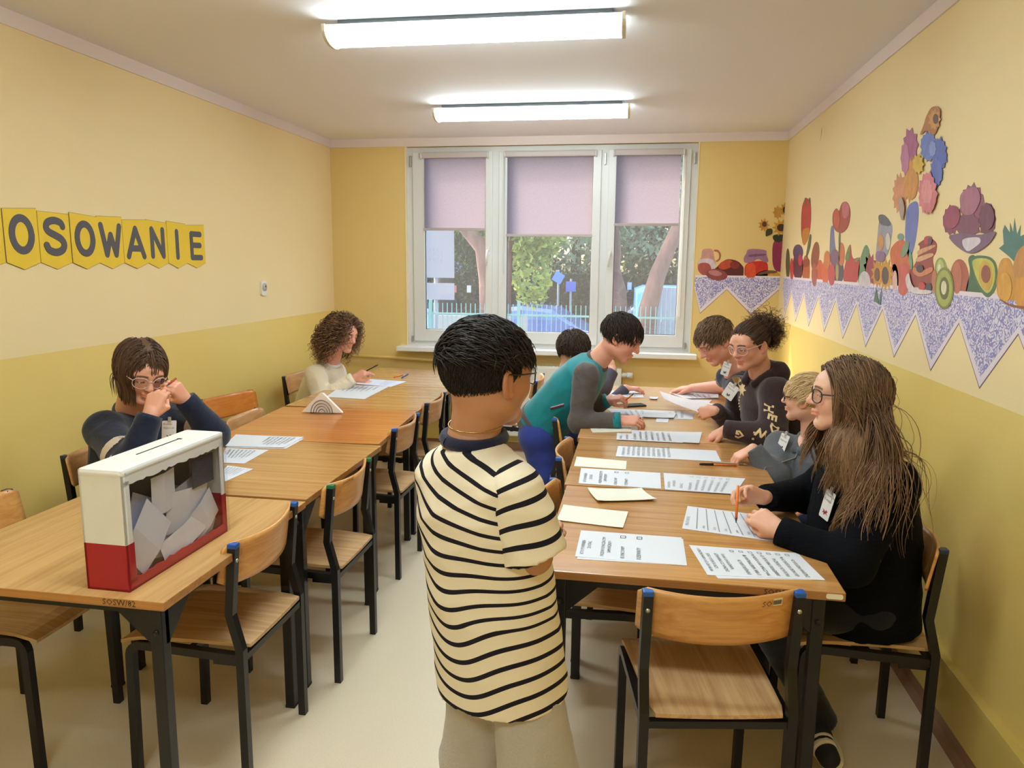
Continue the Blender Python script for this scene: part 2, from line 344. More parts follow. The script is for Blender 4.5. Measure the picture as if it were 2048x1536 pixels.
m = MB(); m.tube([(XL+.02, YB-.05, .792), (-2.1, YB-.05, .785), (-1.72, YB-.05, .775), (-1.62, YB-.05, .765), (-1.565, YB-.05, .735), (-1.55, YB-.05, .68), (-1.55, YB-.06, .20)], .014, 10)
tag(m.build('heating_pipe', PIPE), 'yellow painted heating pipe running along the back wall and bending down beside the radiator', 'pipe')
# ---------------------------------------------------------------- ceiling lamps
DIFF = bpy.data.materials.new('lamp diffuser'); DIFF.use_nodes = True; b = DIFF.node_tree.nodes['Principled BSDF']
b.inputs['Base Color'].default_value = (.9,.95,.95,1); b.inputs['Emission Color'].default_value = (.80,.95,1,1); b.inputs['Emission Strength'].default_value = 19.0
LAMPW = mat('lamp housing', (228,226,216), .45); LAMPD = mat('lamp gap', (60,60,60), .8); LAMPEND = mat('lamp end cap', (206,196,168), .45)
def lamp(cx, cy, rz, ln, label):
    e = empty('ceiling_lamp', (cx, cy, ZC), rz, label, 'lamp', 'fluorescent ceiling lamps')
    m = MB(); m.box((0, 0, -.014), (ln-.10, .08, .028)); m.build('mounting_rail', LAMPD, e)
    m = MB(); m.box((0, 0, -.033), (ln, .15, .012), bev=.003); m.build('housing', LAMPW, e)
    pr = [(.090*math.cos(t), -.040-.056*math.sin(t)**.8) for t in np.linspace(0, math.pi, 17)]
    m = MB(); vs = [(x, p[0], p[1]) for x in (-ln/2+.012, ln/2-.012) for p in pr]; n = len(pr)
    m.add(vs, [(i, i+1, n+i+1, n+i) for i in range(n-1)], 0, True); m.build('diffuser', DIFF, e)
    for s in (-1, 1):
        m = MB(); pp = [(p[0]*1.06, p[1]-.004) for p in pr]+[(-.095, -.030), (.095, -.030)]
        m.prism([(q[0], q[1]) for q in pp], .014, M=Matrix(((0,0,1,s*(ln/2-.006)-.007),(1,0,0,0),(0,1,0,0),(0,0,0,1)))); m.build('end_cap', LAMPEND, e)
lamp(-.715, 3.225, .008, 1.26, 'long tube lamp with glowing white cover on the ceiling over the middle of the room')
lamp(-.715, 1.51, .008, 1.26, 'tube lamp on the ceiling over the ballot box table')
lamp(-.715, -.20, .008, 1.26, 'tube lamp on the ceiling by the wall opposite the window')
lamp(-.715, 4.94, .008, 1.26, 'long tube lamp with glowing white cover on the ceiling close to the window')
# bell push / socket on the left wall
c = WX(525, 576, XL); e = empty('wall_switch', (XL, c.y, c.z), 0, 'small white round switch on the cream wall between the letter banner and the window', 'switch')
m = MB(); m.prism(rrect(.072, .105, .02), .014, M=Matrix(((0,0,1,0),(1,0,0,0),(0,1,0,0),(0,0,0,1)))); m.build('plate', mat('white plastic', (232,228,220), .35), e)
m = MB(); m.cyl((.014, 0, .008), (.022, 0, .008), .026, 20); m.build('rocker', mat('grey plastic', (196,192,188), .35), e)
m = MB(); m.cyl((.022, .004, .012), (.025, .004, .012), .007, 12); m.build('knob', mat('dark plastic', (90,90,92), .4), e)
# ================================================================ tables and chairs
TOPW = wood('table laminate oak', (196,144,84), (168,116,60), .22, axis=0, coat=.35)
TOPW2 = wood('table laminate pale oak', (190,148,94), (168,124,72), .34, axis=1)
TOPW3 = wood('table laminate reddish', (200,126,62), (178,102,42), .24, axis=0, coat=.25)
TOPW4 = wood('table laminate beech', (208,160,104), (190,140,86), .20, axis=0, coat=.4)
EDGEW = wood('table edge band', (176,124,66), (150,98,48), .4, axis=0)
GLIDE = mat('rubber glide', (26,26,28), .7)
TH, TT = .76, .024
def table(x0, y0, x1, y1, rz, topm, label):
    cx, cy = (x0+x1)/2, (y0+y1)/2; w_, d_ = x1-x0, y1-y0
    e = empty('square_table', (cx, cy, 0), rz, label, 'table')
    m = MB(); m.box((0, 0, TH-TT/2), (w_, d_, TT), bev=.003)
    o = m.build('tabletop', [topm, EDGEW], e)
    for p in o.data.polygons:
        if abs(p.normal.z) < .5: p.material_index = 1
    a, b = w_/2-.055, d_/2-.055
    m = MB(); z = TH-TT-.017
    for s in (-1, 1):
        m.box((0, s*b, z), (2*a, .025, .034)); m.box((s*a, 0, z), (.025, 2*b, .034))
    m.build('frame', BLACKM, e)
    for sx in (-1, 1):
        for sy in (-1, 1):
            m = MB(); m.box((sx*a, sy*b, (TH-TT)/2+.004), (.034, .034, TH-TT-.008), bev=.003)
            lg = m.build('leg', BLACKM, e)
            m = MB(); m.box((sx*a, sy*b, .006), (.036, .036, .012), bev=.003); m.build('glide', GLIDE, lg)
            m = MB()
            P = [(0,0),(.125,0),(.125,-.012),(.012,-.115),(0,-.115)]
            m.prism([(sx*a-sx*p[0], p[1]) for p in P], .003, M=Matrix(((1,0,0,0),(0,0,1,sy*(b+.014)),(0,1,0,TH-TT-.004),(0,0,0,1))))
            m.prism([(sy*b-sy*p[0], p[1]) for p in P], .003, M=Matrix(((0,0,1,sx*(a+.014)),(1,0,0,0),(0,1,0,TH-TT-.004),(0,0,0,1))))
            m.cyl((sx*a, sy*(b+.012), TH-.105), (sx*a, sy*(b+.020), TH-.105), .008, 10); m.build('gusset', BLACKM, e)
    return e
LT = [(-1.945,1.560,-1.130,2.368,.000,TOPW2,'square table with pale wood top that carries the white and red ballot box'),
      (-1.950,2.388,-1.140,3.195,.004,TOPW,'square table beside the ballot box table with three printed sheets on it'),
      (-1.990,3.200,-1.190,4.000,.066,TOPW3,'reddish brown square table with the napkin holder on it'),
      (-2.020,4.010,-1.212,4.810,.0,TOPW,'square table with a printed sheet in front of the curly haired girl'),
      (-2.020,4.822,-1.210,5.640,.0,TOPW4,'square table with two pens on it standing by the heating pipe')]
RT = [(-.240,1.935,.566,2.745,.0,TOPW,'square table whose corner has a white sticker, in front of the empty chair'),
      (-.250,2.757,.560,3.545,.0,TOPW,'square table with two pens and paper slips in front of the blond boy'),
      (-.262,3.550,.555,4.355,.0,TOPW4,'square table that the boy in the teal vest leans on'),
      (-.225,4.360,.585,5.172,.0,TOPW4,'square table that the boy in the navy shirt reaches across')]
for t in LT+RT: table(*t)
# writing and stickers on the table edges
INK = mat('marker ink', (24,22,26), .6)
def scribble(parent_name, pts, origin, ux, uz, n, name, label=None):
    pass
m = MB()
vs, fs = text_mesh('SOSW/82', .023)
o0 = Vector((-1.300, 1.5594, .7420)); m.add([o0+Vector((v.x, 0, v.y)) for v in vs], fs)
o = m.build('marker_note', INK); o.parent = [t for t in bpy.data.objects if t.name == 'square_table'][0]; o.matrix_parent_inverse = pmw(o.parent).inverted()
rt1 = [t for t in bpy.data.objects if t.name == 'square_table.005'][0]
m = MB(); m.prism(rrect(.042, .014, .005, cx=.538, cy=.7485), .0008, M=Matrix(((1,0,0,0),(0,0,-1,1.9350),(0,1,0,0),(0,0,0,1)))); m.build('sticker', mat('sticker paper', (226,216,196), .6), rt1, True)
m = MB(); vs, fs = text_mesh('SOSW', .022); m.add([Vector((.36+v.x, 1.9344, .741+v.y)) for v in vs], fs); m.build('marker_note', INK, rt1, True)
# ---------------------------------------------------------------- chairs: bent square tube frame, plywood seat and curved backrest
PLY = wood('chair plywood back', (218,160,92), (196,132,66), .32, axis=1, scale=1.2, coat=.15)
PLYO = wood('chair plywood orange', (214,132,54), (196,112,40), .3, axis=1, scale=1.2, coat=.2)
PLYB = wood('chair plywood pale', (208,156,104), (190,134,82), .32, axis=1, scale=1.2, coat=.15)
SEATW = wood('chair plywood seat', (204,166,118), (176,134,92), .42, axis=0, scale=1.1)
CAPB = mat('blue plug', (24,84,160), .35); CAPG = mat('green plug', (30,110,70), .35); CAPK = mat('navy plug', (30,44,84), .4)
SCREW = mat('screw', (190,188,180), .3, metal=.9)
def chair_meshes():
    G = {}
    hw = .1925
    for s in (-1, 1):
        m = MB(); m.tube([(0, s*hw, .0), (0, s*hw, .455), (.028, s*hw, .565), (.008, s*hw, .775)], .0125, square=True, up=(0,1,0)); G['post', s] = m.mesh('rear_leg')
        m = MB(); pts = [(-.005, s*hw*.98, .425), (.30, s*hw*.98, .437)]+[Vector((.335+.035*math.sin(a), s*hw*.98, .402+.035*math.cos(a))) for a in np.linspace(.15, 1.45, 5)]+[(.378, s*hw*.98, 0)]
        m.tube(pts, .0125, square=True, up=(0,1,0)); m.box((.045, s*hw*.98, .413), (.10, .005, .03)); G['front', s] = m.mesh('front_leg')
        m = MB(); m.box((.008, s*hw, .780), (.027, .027, .014), bev=.003); G['cap', s] = m.mesh('plug')
        m = MB()
        m.cyl((.002, s*hw, .735), (-.003, s*hw, .735), .006, 10); G['screw', s] = m.mesh('screw')
    m = MB(); m.tube([(.18, -hw, .424), (.18, hw, .424)], .010, square=True, up=(0,0,1)); m.tube([(.0, -hw, .424), (.0, hw, .424)], .010, square=True, up=(0,0,1)); G['rail'] = m.mesh('cross_rail')
    # seat: rounded trapezoid, front edge rolled down
    nx, ny = 12, 10; vs = []; fs = []
    for L in (0, 1):
        for i in range(nx+1):
            u = i/nx; x = -.015+u*.420
            hwid = (.172+.022*u)
            c = min(u, 1-u)*.42; hwid -= max(0, .03-c)**2*9 if c < .03 else 0
            for j in range(ny+1):
                v = j/ny*2-1; z = .460+.004*v*v+.006*math.sin(u*3.1)-(max(0, u-.82)/.18)**2*.016 - .004
                vs.append((x, v*hwid, z-(0 if L == 0 else .011)))
    N = (nx+1)*(ny+1); q = lambda i, j: i*(ny+1)+j
    for i in range(nx):
        for j in range(ny): fs.append((q(i,j), q(i+1,j), q(i+1,j+1), q(i,j+1))); fs.append((N+q(i,j), N+q(i,j+1), N+q(i+1,j+1), N+q(i+1,j)))
    for i in range(nx): fs.append((q(i,0), N+q(i,0), N+q(i+1,0), q(i+1,0))); fs.append((q(i,ny), q(i+1,ny), N+q(i+1,ny), N+q(i,ny)))
    for j in range(ny): fs.append((q(0,j), q(0,j+1), N+q(0,j+1), N+q(0,j))); fs.append((q(nx,j), N+q(nx,j), N+q(nx,j+1), q(nx,j+1)))
    m = MB(); m.add(vs, fs); G['seat'] = m.mesh('seat')
    # backrest: curved plywood, concave to the front
    nx, ny = 18, 8; vs = []; fs = []
    for L in (0, 1):
        for i in range(nx+1):
            v = i/nx*2-1; yy = v*.214; cx = .024-.052*(1-v*v)
            for j in range(ny+1):
                u = j/ny; e = max(0, abs(v)-.93)/.07; half = .068-.016*e*e
                z = .722+ (u*2-1)*half - (.010*(1-v*v) if u > .5 else .010*(1-v*v))
                x = cx+.012+ (u-.5)*-.02
                vs.append((x+(0 if L == 0 else .009), yy, z))
    N = (nx+1)*(ny+1); q = lambda i, j: i*(ny+1)+j
    for i in range(nx):
        for j in range(ny): fs.append((q(i,j), q(i,j+1), q(i+1,j+1), q(i+1,j))); fs.append((N+q(i,j), N+q(i+1,j), N+q(i+1,j+1), N+q(i,j+1)))
    for i in range(nx): fs.append((q(i,0), q(i+1,0), N+q(i+1,0), N+q(i,0))); fs.append((q(i,ny), N+q(i,ny), N+q(i+1,ny), q(i+1,ny)))
    for j in range(ny): fs.append((q(0,j), N+q(0,j), N+q(0,j+1), q(0,j+1))); fs.append((q(nx,j), q(nx,j+1), N+q(nx,j+1), N+q(nx,j)))
    m = MB(); m.add(vs, fs, 0, True); G['back'] = m.mesh('backrest')
    m = MB(); m.tube([(-.001, 0, 0), (.013, 0, 0)], .006, 8)
    return G
CG = chair_meshes(); _cm = {}
def cmesh(key, *mats):
    k = (key,)+tuple(x.name for x in mats)
    if k not in _cm:
        me = CG[key].copy(); me.materials.clear()
        for x in mats: me.materials.append(x)
        _cm[k] = me
    return _cm[k]
def chair(x, y, face, label, backm=PLY, capm=CAPB, seatm=SEATW):
    """x, y: middle between the rear posts; face: direction the sitter looks, degrees from +X"""
    e = empty('school_chair', (x, y, 0), math.radians(face), label, 'chair')
    def part(nm, key, mt, par=e):
        o = bpy.data.objects.new(nm, cmesh(key, mt)); COL.objects.link(o); o.parent = par; return o
    for s in (-1, 1):
        lg = part('rear_leg', ('post', s), BLACKM); part('plug', ('cap', s), capm, lg); part('screw', ('screw', s), SCREW, lg)
        part('front_leg', ('front', s), BLACKM)
    part('cross_rail', 'rail', BLACKM); part('seat', 'seat', seatm); part('backrest', 'back', backm)
    return e
chair(-1.125, 2.085, 180, 'empty chair beside the ballot box, blue plugs on its back posts', PLY, CAPB)
chA2 = chair(-1.080, 2.685, 180, 'empty chair with green plug and white lettering on its backrest', PLY, CAPG)
chair(-1.150, 3.630, 180, 'empty chair facing the reddish brown table, its back to the aisle', PLYB, CAPB)
chair(-1.180, 4.315, 180, 'empty chair on the aisle side of the table with the curly girl', PLYB, CAPK)
chair(-.668, 5.285, 180, 'empty chair standing apart in front of the radiator', PLYB, CAPB)
chair(-2.190, 2.020, 2, 'empty chair on the wall side of the ballot box table', PLY, CAPK)
chair(-2.350, 2.860, 0, 'chair under the girl with the brown bob and clear glasses', PLY, CAPK)
chair(-2.075, 3.600, 4, 'empty chair with low pinkish backrest pushed under the reddish table', PLYB, CAPK)
chair(-2.470, 4.130, -16, 'empty chair with bright orange backrest standing against the yellow wall', PLYO, CAPK)
chair(-2.470, 5.080, 0, 'chair under the curly haired girl in the cream sweater', PLYB, CAPK)
chC1 = chair(.246, 1.826, 99.8, 'empty chair with a barcode sticker at the head of the right tables', PLY, CAPB)
chair(-.300, 2.545, 0, 'empty chair pushed under the table with the corner sticker', PLY, CAPB)
chair(-.310, 3.245, 0, 'empty chair pushed under the table with the two pens', PLYB, CAPB)
chair(-.415, 4.040, 0, 'empty chair that the boy in the teal vest leans over', PLY, CAPB)
chair(-.560, 4.620, 0, 'chair under the boy in the grey shirt by the window', PLYB, CAPB)
chair(.920, 2.440, 180, 'chair under the girl with long brown hair', PLY, CAPK)
chair(.930, 3.200, 180, 'chair under the blond boy in the grey hoodie', PLY, CAPK)
chair(1.000, 3.830, 180, 'chair under the girl in the brown hoodie', PLY, CAPK)
chair(1.010, 4.640, 180, 'chair under the boy in the navy shirt', PLYB, CAPK)
# barcode sticker and pen marks on the front chair, lettering on the other
BARW = mat('barcode paper', (222,206,176), .5)
def on_back(ch, y, z, yaw_y=0):   # point on the rear face of the backrest in chair space
    v = y/.214; return (.024-.052*(1-v*v)+.012-(z-.722)/.136*.02)
def back_patch(ch, name, y0, y1, z0, z1, mt, off=.0022):
    m = MB(); n = 6; vs = []; fs = []
    for i in range(n+1):
        y = y0+(y1-y0)*i/n
        for z in (z0, z1): vs.append((on_back(ch, y, z)-off, y, z))
    for i in range(n): fs.append((2*i, 2*i+1, 2*i+3, 2*i+2))
    m.add(vs, fs); return m.build(name, mt, ch)
bc = back_patch(chC1, 'barcode_sticker', -.148, -.122, .752, .774, BARW)
m = MB(); 
for k in range(14):
    y = -.1455+k*.0017; wd = .0006+.0004*((k*7) % 3); z0, z1 = .756, .768
    m.add([(on_back(0, y, z0)-.0030, y, z0), (on_back(0, y+wd, z0)-.0030, y+wd, z0), (on_back(0, y+wd, z1)-.0030, y+wd, z1), (on_back(0, y, z1)-.0030, y, z1)], [(0,1,2,3)])
o = m.build('barcode', INK, chC1); 
def back_text(ch, txt, size, y0, z0, mt, name, rot=0.):
    vs, fs = text_mesh(txt, size); m = MB(); out = []
    for v in vs:
        y = y0-(v.x*math.cos(rot)-v.y*math.sin(rot)); z = z0+(v.x*math.sin(rot)+v.y*math.cos(rot)); out.append((on_back(ch, y, z)-.0020, y, z))
    m.add(out, fs); return m.build(name, mt, ch)
back_text(chC1, 'SO', .022, -.092, .752, mat('pen mark', (92,52,26), .7), 'pen_mark')
back_text(chA2, 'POLA', .030, -.035, .715, mat('paint pen white', (214,204,190), .6), 'white_lettering', .12)
back_text(chA2, 'SOSW/82', .018, .12, .766, mat('pen mark', (92,52,26), .7), 'pen_mark')
# ================================================================ ballot box
e = empty('ballot_box', (-1.306, 1.822, TH), -.016, 'white and red ballot box with a clear front window full of folded ballots', 'ballot box')
BXW = mat('box white paint', (226,222,214), .45, var=(14,.25,(206,198,186)), bump=(40,.06)); BXR = mat('box red paint', (168,28,40), .42, var=(10,.3,(140,20,32)), bump=(50,.04))
BXI = mat('box inside', (150,146,140), .8)
bl, bw, bh, bz = .45, .122, .318, .125
# local: x = across (room side +x is the window), y = along
m = MB()
m.box((-bw/2+.003, 0, bz/2), (.006, bl, bz), mi=1); m.box((-bw/2+.003, 0, (bz+bh)/2), (.006, bl, bh-bz), mi=0)
for s in (-1, 1):
    m.box((0, s*(bl/2-.003), bz/2), (bw, .006, bz), mi=1); m.box((0, s*(bl/2-.003), (bz+bh)/2), (bw, .006, bh-bz), mi=0)
m.box((0, 0, .003), (bw, bl, .006), mi=1); 
m.build('shell', [BXW, BXR], e)
m = MB(); m.box((0, 0, bh-.008), (bw+.004, bl+.004, .024), bev=.010); lid = m.build('lid', BXW, e)
m = MB(); m.box((-.004, .015, bh+.0045), (.004, .19, .0012)); m.box((-.002, .105, bh+.0045), (.014, .006, .0012)); m.build('slot', mat('slot dark', (30,28,28), .9), lid)
m = MB(); m.box((-bw/2+.0075, 0, bh/2), (.002, bl-.02, bh-.02)); m.build('inner_liner', BXI, e)
# window frame of the front: ragged painted borders
def ragged(n, a, b, lo, hi): return [(a+(b-a)*i/n, lo+(hi-lo)*random.random()) for i in range(n+1)]
fx = bw/2-.001
def yzM(x): return Matrix(((0,0,1,x),(1,0,0,0),(0,1,0,0),(0,0,0,1)))
m = MB()
top = [(-bl/2, bh-.012), (bl/2, bh-.012)]+[(p[0], p[1]) for p in ragged(34, bl/2, -bl/2, bh-.043, bh-.036)]
m.prism(top[::-1], .003, M=yzM(fx-.002))
for y0, y1 in ((-bl/2, -bl/2+.026), (bl/2-.020, bl/2)): m.prism([(y0, bz), (y1, bz), (y1, bh-.03), (y0, bh-.03)], .003, M=yzM(fx-.002))
m.build('window_border', BXW, e)
m = MB(); bot = [(-bl/2, 0), (bl/2, 0)]+[(p[0], p[1]) for p in ragged(24, bl/2, -bl/2, .026, .034)]; m.prism(bot, .003, M=yzM(fx-.002))
for y0, y1 in ((-bl/2, -bl/2+.030), (bl/2-.020, bl/2)): m.prism([(y0, .02), (y1, .02), (y1, bz), (y0, bz)], .003, M=yzM(fx-.002))
m.build('window_border', BXR, e)
CLEAR = clear_glass('clear foil', (.95,.95,.97), .12, .05, .5)
def sheet_yz(mb, x, y0, y1, z0, z1): mb.add([(x,y0,z0),(x,y1,z0),(x,y1,z1),(x,y0,z1)], [(0,1,2,3)])
m = MB(); sheet_yz(m, bw/2-.0055, -bl/2+.006, bl/2-.006, .01, bh-.01); m.build('window_pane', CLEAR, e)
m = MB(); sheet_yz(m, bw/2+.002, -bl/2+.01, bl/2+.012, .003, bh-.003); m.add([(bw/2+.002, bl/2+.012, .003), (bw/2-.042, bl/2+.008, .003), (bw/2-.042, bl/2+.008, bh-.003), (bw/2+.002, bl/2+.012, bh-.003)], [(0,1,2,3)]); m.build('foil_wrap', CLEAR, e)
m = MB(); m.box((bw/2-.018, bl/2-.085, bh-.098), (.002, .105, .085)); m.build('dark_mesh', mat('dark net', (44,44,48), .8, var=(220,.8,(84,84,88))), e)
PAP = mat('ballot paper', (226,222,222), .7); PAPB = mat('ballot paper cool', (206,208,226), .7)
bal = [(-.125,.105,.17,.135,.75,.040,0),(-.035,.205,.10,.115,.05,.036,0),(.07,.125,.19,.12,-.12,.032,0),(.135,.085,.13,.10,.5,.042,0),(.03,.055,.20,.07,.22,.044,0),(-.09,.14,.14,.13,-.5,.012,1),(.12,.155,.15,.10,.25,.014,0),(-.16,.05,.12,.07,-.3,.030,0),(.09,.06,.13,.09,.9,.022,0),(-.01,.10,.12,.13,-.9,.004,1),(.165,.05,.10,.07,.5,.028,0),(-.05,.08,.16,.11,-.25,.020,0),(.02,.13,.16,.12,.6,-.006,1),(-.15,.13,.12,.12,.15,-.008,0),(.10,.10,.20,.15,-.4,-.02,1)]
for k, (y, z, a, b_, r, x, mi) in enumerate(bal):
    m = MB(); n = 2; vs = []; fs = []
    R2 = Matrix.Rotation(r, 3, 'X')
    for i in range(n+1):
        for j in (0, 1):
            u = (i/n-.5)*a; v = (j-.5)*b_; q = R2 @ Vector((0, u, v)); 
            yy = max(-bl/2+.012, min(bl/2-.012, y+q.y)); zz = max(.009, min(bh-.025, z+q.z)); vs.append((x+(.006 if i == 1 else 0)+.008*(j-.5)*math.sin(k), yy, zz))
    for i in range(n): fs.append((2*i, 2*i+2, 2*i+3, 2*i+1))
    m.add(vs, fs)
    o = m.build('folded_ballot', (PAP, PAPB)[mi]); o.location = (-1.306, 1.822, TH); o.rotation_euler = (0, 0, -.016)
    tag(o, 'folded white ballot paper lying inside the clear ballot box', 'ballot', 'ballots inside the ballot box')
# ================================================================ papers on the tables
PAPER = mat('copy paper', (216,217,224), .65); CARD = mat('ivory card', (226,222,206), .6); PRINT = mat('printer ink', (70,70,76), .8); PRINTL = mat('printer ink light', (140,140,146), .8)
def bil(q, u, v):   # q: TL TR BR BL of the page as read; u right, v down
    return q[0]*(1-u)*(1-v)+q[1]*u*(1-v)+q[2]*u*v+q[3]*(1-u)*v
def paper(corners, label, name='paper_sheet', cat='paper', mt=None, lines=(), z=TH, lift=0., boxes=(), ink=None, group=None, world=None):
    """corners: TL TR BR BL of the printed page; lines: (text, u, v, height)"""
    q = world if world else [WZ(px, py, z+.0015) for px, py in corners]
    c = sum(q, Vector())/4
    nrm = (q[1]-q[0]).cross(q[3]-q[0]).normalized(); nrm = nrm if nrm.z > 0 else -nrm
    e = empty(name, c, 0, label, cat, group)
    m = MB(); n = 8; vs = []; fs = []
    for L in (0, 1):
        for i in range(n+1):
            for j in range(n+1):
                u, v = i/n, j/n; p = bil(q, u, v)-c
                b_ = lift*(abs(u-.5)*2)**3+lift*.6*(abs(v-.5)*2)**4
                vs.append(p+nrm*(b_+(.0012 if L else 0)-.0008))
    N = (n+1)**2; I = lambda i, j: i*(n+1)+j
    for i in range(n):
        for j in range(n): fs.append((I(i,j), I(i+1,j), I(i+1,j+1), I(i,j+1))); fs.append((N+I(i,j), N+I(i,j+1), N+I(i+1,j+1), N+I(i+1,j)))
    for i in range(n):
        fs += [(I(i,0), N+I(i,0), N+I(i+1,0), I(i+1,0)), (I(i,n), I(i+1,n), N+I(i+1,n), N+I(i,n)), (I(0,i), I(0,i+1), N+I(0,i+1), N+I(0,i)), (I(n,i), N+I(n,i), N+I(n,i+1), I(n,i+1))]
    m.add(vs, fs); sh = m.build('sheet', mt or PAPER, e)
    if lines or boxes:
        W_ = (q[1]-q[0]).length; H_ = (q[3]-q[0]).length; m = MB()
        up = lambda u, v: bil(q, u, v)-c+nrm*(lift*(abs(u-.5)*2)**3+lift*.6*(abs(v-.5)*2)**4+.0012)
        for (tx, u, v, h) in lines:
            if tx == '-':
                m.add([up(u, v), up(h, v), up(h, v+.012), up(u, v+.012)], [(0,1,2,3)]); continue
            vs, fs = text_mesh(tx, h*H_*1.35); m.add([up(u+p.x/W_, v-p.y/H_) for p in vs], fs)
        for (u, v, s_) in boxes:
            a, b_ = s_*H_/W_*1.2, s_; t = .12
            for (x0, y0, x1, y1) in ((0,0,1,t),(0,1-t,1,1),(0,0,t,1),(1-t,0,1,1)):
                m.add([up(u+a*x0, v+b_*y0), up(u+a*x1, v+b_*y0), up(u+a*x1, v+b_*y1), up(u+a*x0, v+b_*y1)], [(0,1,2,3)])
        m.build('print', ink or PRINT, sh)['kind'] = 'stuff'
    return e
# reading order for sitters on the wall side of the right row: left edge of the page is near, top is towards the aisle
def pr(fl, fr_, nr, nl): return [nl, fl, fr_, nr]
names2 = ['DENEJSKI JAN 7b','LUBIK NARTMALAN 4B','MACZYNA WOODEN 4a','SABREWSKI MIKOLAJ 1D','PAULACA OSKAZ 4d','GRONSKI WOJDECH 8a','ZALEWA WESULA 2b']
paper(pr((1378,1090),(1592,1106),(1645,1160),(1415,1150)), 'printed ballot with seven checkboxes near the table corner sticker', lines=[('WYBORY DO SAMORZADU',.12,.08,.033),('SZKOLNEGO 2025',.22,.14,.033),('ZAZNACZ I PIERWSZY',.12,.22,.033),('KANDYDAT SWOJ',.22,.28,.033)]+[(t,.06,.40+.085*i,.036) for i, t in enumerate(names2)], boxes=[(.84,.36+.085*i,.038) for i in range(7)])
paper(pr((1383,1092),(1597,1108),(1650,1160),(1436,1157)), 'spare ballot sheet lying under the ballot with seven checkboxes', z=TH-.0008)
paper(pr((1162,1061),(1363,1075),(1371,1131),(1150,1113)), 'printed referendum sheet with two checkboxes, top of its small pile', lines=[('KTO POWINIEN',.10,.07,.036),('ZOSTAC',.32,.13,.036),('PRZEWODNICZACYM',.08,.26,.036),('SAMORZADU',.22,.32,.036),('KONCOWY',.06,.45,.04),('DZIEWIATY',.06,.60,.04)], boxes=[(.80,.40,.055),(.80,.56,.055)])
paper(pr((1166,1064),(1366,1078),(1374,1131),(1154,1118)), 'spare sheet lying under the sheet with two checkboxes', z=TH-.0008)
paper(pr((1375,1012),(1520,1030),(1572,1086),(1364,1057)), 'ruled protocol sheet under the hands of the girl with long hair', lines=[('PROTOKOL',.15,.06,.04)]+[('-',.06,.14+.115*i,.95) for i in range(6)]+[('lista',.12,.23+.115*i,.035) for i in range(5)], ink=PRINTL)
paper(pr((1127,1011),(1256.5,1025),(1245.6,1057),(1113,1041)), 'blank ivory card lying face down beside the striped shirt', 'blank_card', 'card', CARD, lift=.002)
paper(pr((1175,980),(1283,980.6),(1314,1002),(1195.6,1005.6)), 'blank ivory card lying slanted with a raised edge on the table with the corner sticker', 'blank_card', 'card', CARD, lift=.006)
paper(pr((1162,936),(1320.6,946),(1322,977.5),(1157,966.5)), 'printed sheet across the seam of two tables with two small checkboxes', lines=[('KTO POWINIEN',.10,.09,.04),('ZOSTAC',.30,.16,.04),('PRZEWODNICZACYM',.08,.28,.04),('SAMORZADU',.22,.34,.04),('KONCOWY',.06,.47,.04),('DZIEWIATY',.06,.60,.04)], boxes=[(.80,.43,.05),(.80,.56,.05)])
paper(pr((1327,946),(1491,957),(1469,988),(1330,979)), 'printed ballot lying between the two pens and the ruled sheet', lines=[('WYBORY DO',.12,.08,.04),('SAMORZADU',.20,.15,.04),('ZAZNACZ',.12,.25,.04)]+[(t,.06,.37+.09*i,.04) for i, t in enumerate(names2[:6])], boxes=[(.84,.33+.09*i,.04) for i in range(6)], ink=PRINTL)
paper(pr((1153.4,913.4),(1253.4,922),(1252,939),(1148,932)), 'blank ivory card at the aisle edge of the table with the two pens', 'blank_card', 'card', CARD)
paper(pr((1236,892),(1431.6,901),(1442.5,923),(1231.6,912.5)), 'long sheet with faint columns of names in front of the blond boy', lines=[(t,.15,.08+.05*i,.03) for i, t in enumerate(names2+names2[:3])], ink=PRINTL)
paper(pr((1264,862),(1404,866),(1398,888),(1262,878)), 'white sheet under the near hand of the girl in the brown hoodie', lift=.003)
paper(pr((1234,866),(1360,871),(1366,885.5),(1233,879)), 'printed ballot strip lying on a white sheet by the brown hoodie girl', z=TH+.0022, lines=[('WYBORY',.1,.08,.04),('SAMORZADU',.1,.18,.04)]+[(t,.1,.30+.09*i,.04) for i, t in enumerate(names2)])
paper(pr((1177,850),(1261,853),(1264,863),(1185,865)), 'blank ivory card at the aisle edge by the elbow of the teal vest boy', 'blank_card', 'card', CARD)
paper(pr((1214,817),(1388,824),(1386,839),(1230,833)), 'long printed sheet in front of the boy in the teal vest', lines=[(t,.15,.74+.07*i,.035) for i, t in enumerate(names2[:3])]+[(t,.1,.2+.07*i,.03) for i, t in enumerate(names2[:4])], ink=PRINTL)
paper(pr((1287,826),(1352,828),(1347,837),(1285,835)), 'small white slip with dark edge lying on the long sheet of the teal vest boy', z=TH+.003, lift=.003)
paper(pr((1313,836),(1338,837),(1336,845),(1312,844)), 'tiny blank slip below the long sheet of the teal vest boy', 'paper_slip')
paper(pr((1211,781),(1283,782),(1288,795),(1230,794)), 'white sheet behind the pencil hand of the teal vest boy', lines=[(t,.1,.5+.12*i,.05) for i, t in enumerate(names2[:3])], ink=PRINTL)
paper(pr((1299,795),(1316,796),(1314,800),(1298,799)), 'tiny folded slip in the middle of the far table', 'paper_slip', lift=.006)
paper(pr((1339,786),(1437,785),(1437,797),(1371,798)), 'printed sheet under the outstretched hand of the boy in navy', lines=[(t,.1,.3+.12*i,.045) for i, t in enumerate(names2[:5])], lift=.003)
